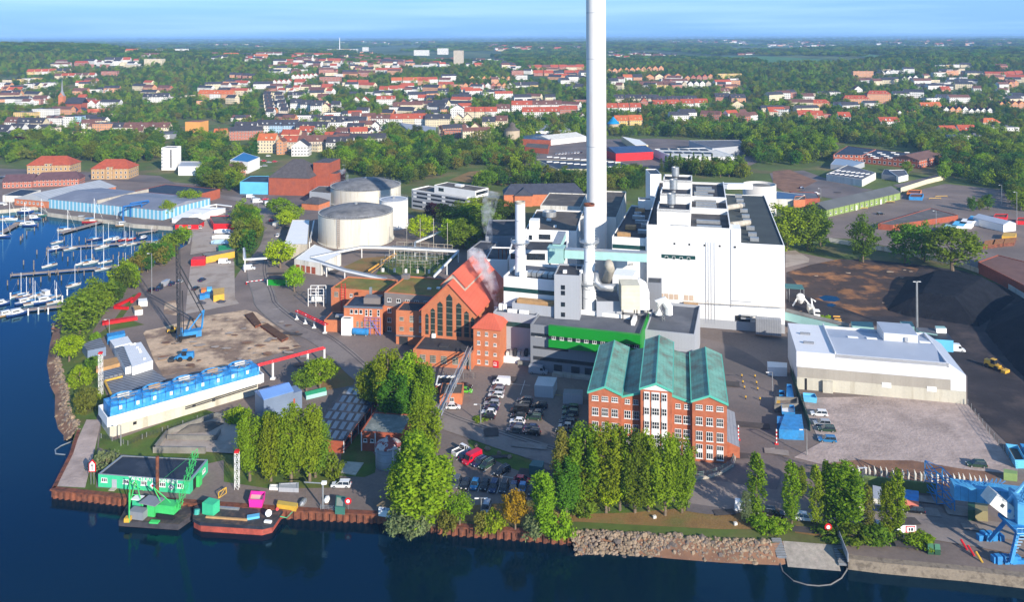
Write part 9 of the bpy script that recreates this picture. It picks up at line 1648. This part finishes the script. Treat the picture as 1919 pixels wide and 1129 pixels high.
rank_labels(BOATS,MK,lambda it,n_,m: '%s %s, %s boat from %s' % (hn(it[3]),'sailing boat' if it[2] == 'sail' else 'motor boat', n_,m));rank_labels(PILES,MK,lambda it,n_,m: '%s mooring pile, %s from %s' % (it[2],n_,m))
for i,o in enumerate([o for o in COL.objects if o.name.startswith('bollard') and o.parent is None]): pass
protos=bpy.data.collections.new('wood_sources')
def wsrc(name,n,k,ls,R_,z1,cr,seed,col):
 me=leafmesh(name,sh_round(R_,1.0,z1,cr,.5),n,k,ls,1,seed,.85);me.materials.clear();me.materials.append(LEAF[col]);o=bpy.data.objects.new(name,me);protos.objects.link(o)
def grove(name,n,spread,hgt_,seed,col,k=16,ls=1.3,cr=2.6):
 g=np.random.RandomState(seed);cs=[(g.uniform(-spread,spread),g.uniform(-spread*.6,spread*.6),g.uniform(.7,1.15)) for _ in range(n)]
 def f(q):
  c=cs[q.randint(n)];d=q.normal(size=3);d /= np.linalg.norm(d);d[2]=abs(d[2])*1.1-.25;return np.array([c[0]+d[0]*4.2*c[2],c[1]+d[1]*4.2*c[2],hgt_*.55*c[2]+d[2]*hgt_*.42*c[2]]),cr*q.uniform(.7,1.1)
 me=leafmesh(name,f,n*13,k,ls,1,seed,.8);me.materials.clear();me.materials.append(LEAF[col]);o=bpy.data.objects.new(name,me);protos.objects.link(o)
for i,c_ in enumerate(['mid green', 'dark green', 'dark green', 'olive', 'fresh green', 'mid green']): wsrc('a_tree_%d' % i,34,18,.75,4.2,11,1.7,70+i,c_)
for i,c_ in enumerate(['mid green', 'dark green', 'dark green', 'mid green']): grove('b_grove_%d' % i,12,20,11,80+i,c_)
def scatter_obj(name,lab,pts,lo,n_,jit=(.75,1.25)):
 mb=MB();mb.v=[tuple(p) for p,s_,_ in pts];me=bpy.data.meshes.new(name);me.from_pydata(mb.v,[],[]);at=me.attributes.new('sz', 'FLOAT', 'POINT');at.data.foreach_set('value', [s_ for _,s_,_ in pts])
 o=bpy.data.objects.new(name,me);COL.objects.link(o);tag(o,lab,'woods', None,'stuff')
 ng=bpy.data.node_groups.new(name+'_nodes', 'GeometryNodeTree');ng.interface.new_socket('Geometry', in_out='INPUT', socket_type='NodeSocketGeometry');ng.interface.new_socket('Geometry', in_out='OUTPUT', socket_type='NodeSocketGeometry')
 N=ng.nodes;L=ng.links;gi=N.new('NodeGroupInput');go=N.new('NodeGroupOutput');ip=N.new('GeometryNodeInstanceOnPoints');ci=N.new('GeometryNodeCollectionInfo');ci.inputs['Collection'].default_value=protos;ci.inputs['Separate Children'].default_value=True;ci.inputs['Reset Children'].default_value=True
 rv=N.new('FunctionNodeRandomValue');rv.data_type = 'INT';rv.inputs['Min'].default_value=lo;rv.inputs['Max'].default_value=lo+n_-1
 rz=N.new('FunctionNodeRandomValue');rz.data_type = 'FLOAT_VECTOR';rz.inputs['Min'].default_value=(0,0,0);rz.inputs['Max'].default_value=(0,0,6.28 if lo==0 else .8);na=N.new('GeometryNodeInputNamedAttribute');na.data_type = 'FLOAT';na.inputs['Name'].default_value = 'sz'
 mp2=N.new('GeometryNodeMeshToPoints');L.new(gi.outputs[0],mp2.inputs['Mesh']);L.new(mp2.outputs[0],ip.inputs['Points']);L.new(ci.outputs[0],ip.inputs['Instance']);ip.inputs['Pick Instance'].default_value=True
 L.new([s_ for s_ in rv.outputs if s_.enabled][0],ip.inputs['Instance Index']);L.new([s_ for s_ in rz.outputs if s_.enabled][0],ip.inputs['Rotation']);L.new([s_ for s_ in na.outputs if s_.enabled][0],ip.inputs['Scale']);L.new(ip.outputs[0],go.inputs[0])
 md=o.modifiers.new('scatter', 'NODES');md.node_group=ng;return o
def pix_of(p):
 d=p-UZ(H);k=F/d.y;sx,sz=d.x*k,d.z*k;u=sx*_Rv.x+sz*_Rv.z;v=sx*_Uv.x+sz*_Uv.z;return 960+u,YH-v
OPEN=[[(-50,320),(300,312),(440,300),(600,290),(640,345),(780,400),(870,480),(900,330),(1210,330),(1480,320),(1700,340),(1919,360),(2100,700),(1000,1100),(-100,1000)],[(520,270),(560,262),(600,300),(520,300)],[(985,264),(1080,258),(1230,256),(1395,265),(1395,316),(1240,318),(1200,330),(1000,328),(975,300)],[(1550,268),(1740,282),(1780,335),(1919,360),(1919,420),(1440,420),(1450,330)],[(330,224),(400,224),(480,262),(440,300),(300,320),(305,262),(340,262)],[(0,308),(150,298),(300,298),(300,340),(0,340)],[(745,240),(830,240),(900,262),(830,285),(760,275)],[(1440,104),(1560,112),(1560,120),(1440,122),(1360,104)],[(1615,101),(1675,106),(1670,112),(1610,106)],[(1330,155),(1400,172),(1440,190),(1395,180)]]
hgrid={};fr_=lambda y: 14+max(0,y-600)*.045
for h in HOUSES:
 for a in range(-1,2):
  for b in range(-6,2): hgrid.setdefault((int(h[1].x//14)+a,int(h[1].y//14)+b),[]).append(h)
mb=MB();gh=random.Random(9)
def tiny(p,w_,d_,h_,mi,ri,flatr=False):
 a=gh.uniform(-.5,.5);ca,sa=math.cos(a),math.sin(a);q=[(p.x+ca*i-sa*j,p.y+sa*i+ca*j) for i,j in ((-w_/2,-d_/2),(w_/2,-d_/2),(w_/2,d_/2),(-w_/2,d_/2))];mb.prism([V3((x,y,0)) for x,y in q],p.z-2,p.z+h_,mi,top=flatr,mt=ri)
 if not flatr:
  r0,r1=((q[0][0]+q[3][0])/2,(q[0][1]+q[3][1])/2,p.z+h_+d_*.4),((q[1][0]+q[2][0])/2,(q[1][1]+q[2][1])/2,p.z+h_+d_*.4);mb.quad((*q[0],p.z+h_),(*q[1],p.z+h_),r1,r0,ri);mb.quad((*q[2],p.z+h_),(*q[3],p.z+h_),r0,r1,ri);mb.poly([(*q[3],p.z+h_),(*q[0],p.z+h_),r0],mi);mb.poly([(*q[1],p.z+h_),(*q[2],p.z+h_),r1],mi)
FH=[(0,225,170,262,26),(170,235,340,262,14),(440,225,700,262,34),(0,165,110,200,30),(100,195,230,220,16),(250,180,440,200,12),(500,165,640,225,26),(540,262,760,288,16),(400,160,700,185,40),(130,160,460,180,30),(850,180,1090,205,36),(640,200,860,222,30),(840,250,940,262,8),(470,120,760,145,50),(1440,180,1640,235,34),(1160,215,1420,230,14),(400,118,700,98,60),(560,112,960,128,90),(700,150,960,185,40),(960,128,1098,160,40),(1140,112,1260,100,25),(1250,84,1400,76,50),(1440,90,1560,80,25),(1640,86,1900,76,60),(1600,130,1919,160,60),(1660,160,1919,200,45),(100,128,260,118,20),(900,96,1090,86,30),(1150,170,1420,150,30),(0,150,180,200,25),(640,84,900,80,30),(380,90,500,84,20)]
for x0,y0,x1,y1,n_ in FH:
 for _ in range(int(n_*(.55 if y1>130 else 1))):
  p=T((gh.uniform(x0,x1),gh.uniform(y0,y1)));w0=gh.uniform(10,34);[hgrid.setdefault((int(p.x//14)+a_,int(p.y//14)+b_),[]).append((None,p,0,0,0,w0)) for a_ in (-1,0,1) for b_ in range(-5,2)];s_=1+max(0,p.y-2500)/9000;tiny(p,w0*s_,gh.uniform(9,12)*s_,gh.uniform(4,9.5)*s_,gh.choice([0,0,0,0,1,1,2,3]),gh.choice([4,5,5,6,6,5]),gh.random()<.25)
solo('far_houses', 'countless small distant houses scattered over the countryside and town edge', 'houses', mb,[WALLS['white'],WALLS['cream'],WALLS['brick'],WALLS['orange'],redtile,ROOFS['dark'],ROOFS['brown']],kind='stuff')
def blocked(x,y,slack=0):
 for h in hgrid.get((int(x//14),int(y//14)),[]):
  if abs(x-h[1].x)<h[5]/2+2 and -fr_(h[1].y)<y-h[1].y<16: return True
 return False
gg=random.Random(77);farp=[];midp=list(STUFFPTS)
y=560
while y<2000:
 stp=9.5 if y<1300 else 12;lim=y*.70;x=-lim
 while x<lim:
  q=(x+gg.uniform(-.45,.45)*stp,y+gg.uniform(-.45,.45)*stp);nv=mnoise.noise(V3((q[0]*.011,q[1]*.009,5)))+.5*mnoise.noise(V3((q[0]*.04,q[1]*.04,2)))
  p=V3((q[0],q[1],ter(*q)));u,v=pix_of(p)
  if v<300 and nv>(-.55 if u<450 else -.46) and not blocked(*q) and not any(inside((u,v),o) for o in OPEN): midp.append((p,gg.uniform(.55,1.05)*(1.3 if nv>.1 else .9),0))
  x+=stp
 y+=stp
y=2000
while y<26000:
 stp=34+max(0,(y-2000))*.016;lim=y*.72;x=-lim
 while x<lim:
  q=(x+gg.uniform(-.45,.45)*stp,y+gg.uniform(-.45,.45)*stp);nv=mnoise.noise(V3((q[0]*.0022,q[1]*.0011,9)))+.6*mnoise.noise(V3((q[0]*.0007,q[1]*.0004,3)));p=V3((q[0],q[1],ter(*q)));u,v=pix_of(p)
  if nv>(-.22 if y<7000 else -.05) and not any(inside((u,v),o) for o in OPEN) and not blocked(*q): farp.append((p,gg.uniform(.8,1.25)*(1+max(0,y-2600)/14000),1))
  x+=stp
 y+=stp*.8
sheet('ground_industrial', [(985,268),(1090,262),(1230,260),(1395,268),(1430,300),(1395,316),(1240,318),(1200,331),(1000,326),(975,300)],asph3)
scatter_obj('town_woods', 'mass of green trees filling the gardens and parks between the town houses', midp,0,6);scatter_obj('far_woods', 'far woods and hedges stretching to the horizon beyond the town', farp,6,4)
print('woods', len(midp),len(farp),'houses', len(HOUSES),'trees', len(TREES))
for pix in ([(1440,106),(1560,113),(1556,121),(1440,121),(1360,106)],[(1610,101),(1672,106),(1668,112),(1608,106)]):
 pts=[T(p) for p in pix];k=MB();k.poly([p+UZ(1.2) for p in pts][::-1]);setting('field', k,mat('young_crop_field', (.07,.17,.05),.9,.15,.004))
hz=bpy.data.objects.new('haze', MB().box((0,15500,-6),(70000,31800,137)).mesh('haze', []));COL.objects.link(hz);hz['kind'] = 'stuff';hz['label'] = 'thin blue haze over the whole scene';hz['category'] = 'haze'
hm_=bpy.data.materials.new('haze');hm_.use_nodes=True;n=hm_.node_tree.nodes;n.remove(n['Principled BSDF']);v=n.new('ShaderNodeVolumePrincipled');v.inputs['Color'].default_value=(.36,.62,1.0,1);v.inputs['Density'].default_value=.000095;v.inputs['Anisotropy'].default_value=0;hm_.node_tree.links.new(v.outputs[0],n['Material Output'].inputs['Volume']);hz.data.materials.append(hm_)
dg=bpy.context.evaluated_depsgraph_get()
for o in [o for o in COL.objects if o.type == 'FONT']:
 me=bpy.data.meshes.new_from_object(o.evaluated_get(dg));n_=bpy.data.objects.new('lettering', me);COL.objects.link(n_);n_.parent=o.parent;n_.location=o.location;n_.rotation_euler=o.rotation_euler;bpy.data.objects.remove(o)
pm_=[mat('tar_patch', (.07,.06,.055),.9,.2,.5),mat('pale_patch', (.26,.22,.19),.9,.2,.5)];gp=random.Random(5)
for i in range(46):
 q=P(gp.choice([(gp.uniform(1290,1460),gp.uniform(640,900)),(gp.uniform(850,1090),gp.uniform(700,900)),(gp.uniform(1320,1900),gp.uniform(930,1040)),(gp.uniform(500,700),gp.uniform(480,700)),(gp.uniform(1480,1900),gp.uniform(360,450))]));a,b,c=gp.uniform(.8,5),gp.uniform(.5,2.4),gp.choice([-.2,-.25,.1]);u_=V3((math.cos(c),math.sin(c),0));v_=V3((-u_.y,u_.x,0));LAYER[0]+=1
 if P((0,905)).y<q.y or q.x<-40 or q.x>40: setting('ground_patch', fillpoly([q-u_*a-v_*b,q+u_*a-v_*b,q+u_*a+v_*b,q-u_*a+v_*b],.02+LAYER[0]*.004,MB()),pm_[i % 2 if i % 3 else 0])
for i in range(90):
 q=P((gp.uniform(1500,1900),gp.uniform(500,720))) if i<40 else P((gp.uniform(300,580),gp.uniform(600,690)))
 if i<40 and not inside(q,[P(p) for p in (zH(290,60),zH(1000,100),zH(780,360),zH(500,420),zH(120,380))]): continue
 LAYER[0]+=1;n_=7;r_=gp.uniform(.4,1.8);a0=gp.random()*6;setting('ground_stain', fillpoly([q+V3((math.cos(a0+j*6.283/n_)*r_*gp.uniform(.6,1.6),math.sin(a0+j*6.283/n_)*r_*gp.uniform(.4,1),0)) for j in range(n_)],.02+LAYER[0]*.004,MB()),dirt if i<40 else (sandm if i % 2 else dirtb))
p=P(zH(215,330));t=thing('coal_sampler', 'white sampling machine on legs under a dark teal canopy east of the boiler house', 'machine', p)
part('canopy', MB().box(p+V3((-.5,6,5.5)),(7,5.5,.3),-.2),MATS['dark_teal_paint'],t)
for dx,dy in ((-3,4),(2.4,3),(-2.6,8),(2.8,8)): part('leg', MB().bar(p+V3((dx,dy,0)),p+V3((dx,dy,5.5)),.25),steel,t)
part('hopper', MB().lathe(p+UZ(1),[(.6,0),(1.5,1.6),(1.5,3),(.9,3.6)],12),frame,t)
for s_ in (-1,1): part('chute', MB().bar(p+V3((s_*1.0,0,3.4)),p+V3((s_*3.4,-1,.3)),.5),frame,t)
p=P(zH(320,400));t=thing('small_truck', 'small white truck with a raised pipe beside the bright bush in the coal yard', 'truck', p)
part('cab', MB().box(p,(2.2,2.4,2.4),-.2),frame,t);part('body', MB().box(p+V3((-.6,4,.4)),(2.2,4.6,2.2),-.2),offw,t);part('window', MB().box(p+V3((0,-1.25,1.3)),(1.8,.1,.8),-.2),glass,t);part('pipe', MB().tube([p+V3((-.5,3,2.6)),p+V3((0,5,5)),p+V3((1.2,4,4.2))],.3),frame,t)
for y_ in (-.4,4.6): part('wheel', MB().tube([p+V3((1.2,y_,.5)),p+V3((-1.3,y_,.5))],.5,10),rubber,t)
for i,(a,b) in enumerate(((zH(430,400),zH(475,402)),(zH(438,418),zH(482,420)),(zH(440,432),zH(485,434)))): solo('timber_beam', 'yellow timber beam beside the bright bush, %s from the back' % nth(i+1),'beam', MB().bar(P(a,.3),P(b,.3),.5),MATS['ochre_yellow'])
p=P(q6(835,1030));t=thing('gatehouse', 'small green gatehouse with a dark flat roof at the road barrier', 'gatehouse', p);part('wall', MB().box(p,(8,3,2.8),-.05),green,t);part('roof', MB().box(p+UZ(2.8),(9,4.2,.35),-.05),blackr,t)
for x in (-4,4): part('post', MB().bar(p+V3((x,-2,0)),p+V3((x,-2,2.8)),.25),frame,t)
A,B=P(q6(610,1012),1.1),P(q6(768,992),1.1);t=thing('road_barrier', 'long red and white road barrier closing the road at the gatehouse', 'barrier', A)
for i in range(10): part('band', MB().bar(A+(B-A)*(i/10),A+(B-A)*((i+1)/10),.25),redp if i % 2 else frame,t)
part('post', MB().bar(A-UZ(1.1),A,.35),redp,t)
blk('mint_trough', 'long pale mint hull section lying beside the blue-grey shed', [zJ(545,150),zJ(680,118),zJ(672,92),zJ(535,125)],1.2,teal,mint,par=0,cat='hull section')
p=P(zF(200,800));t=thing('generator_trailer', 'white trailer heaped with machine parts before the recessed grey wing', 'trailer', p);part('tub', MB().box(p,(9,3,2.0),-.2),frame,t)
for i in range(6): part('machine_block', MB().box(p+V3((-3+i*1.2,.3+(i % 2)*.5-i*.2,2.0)),(.9,1.5,1.2+.5*(i % 3)),-.2),(offw,steel,steeld)[i % 3],t)
part('undercarriage', MB().box(p+V3((3,-2.4,0)),(5.5,1.6,1.3),-.15),darkconc,t)
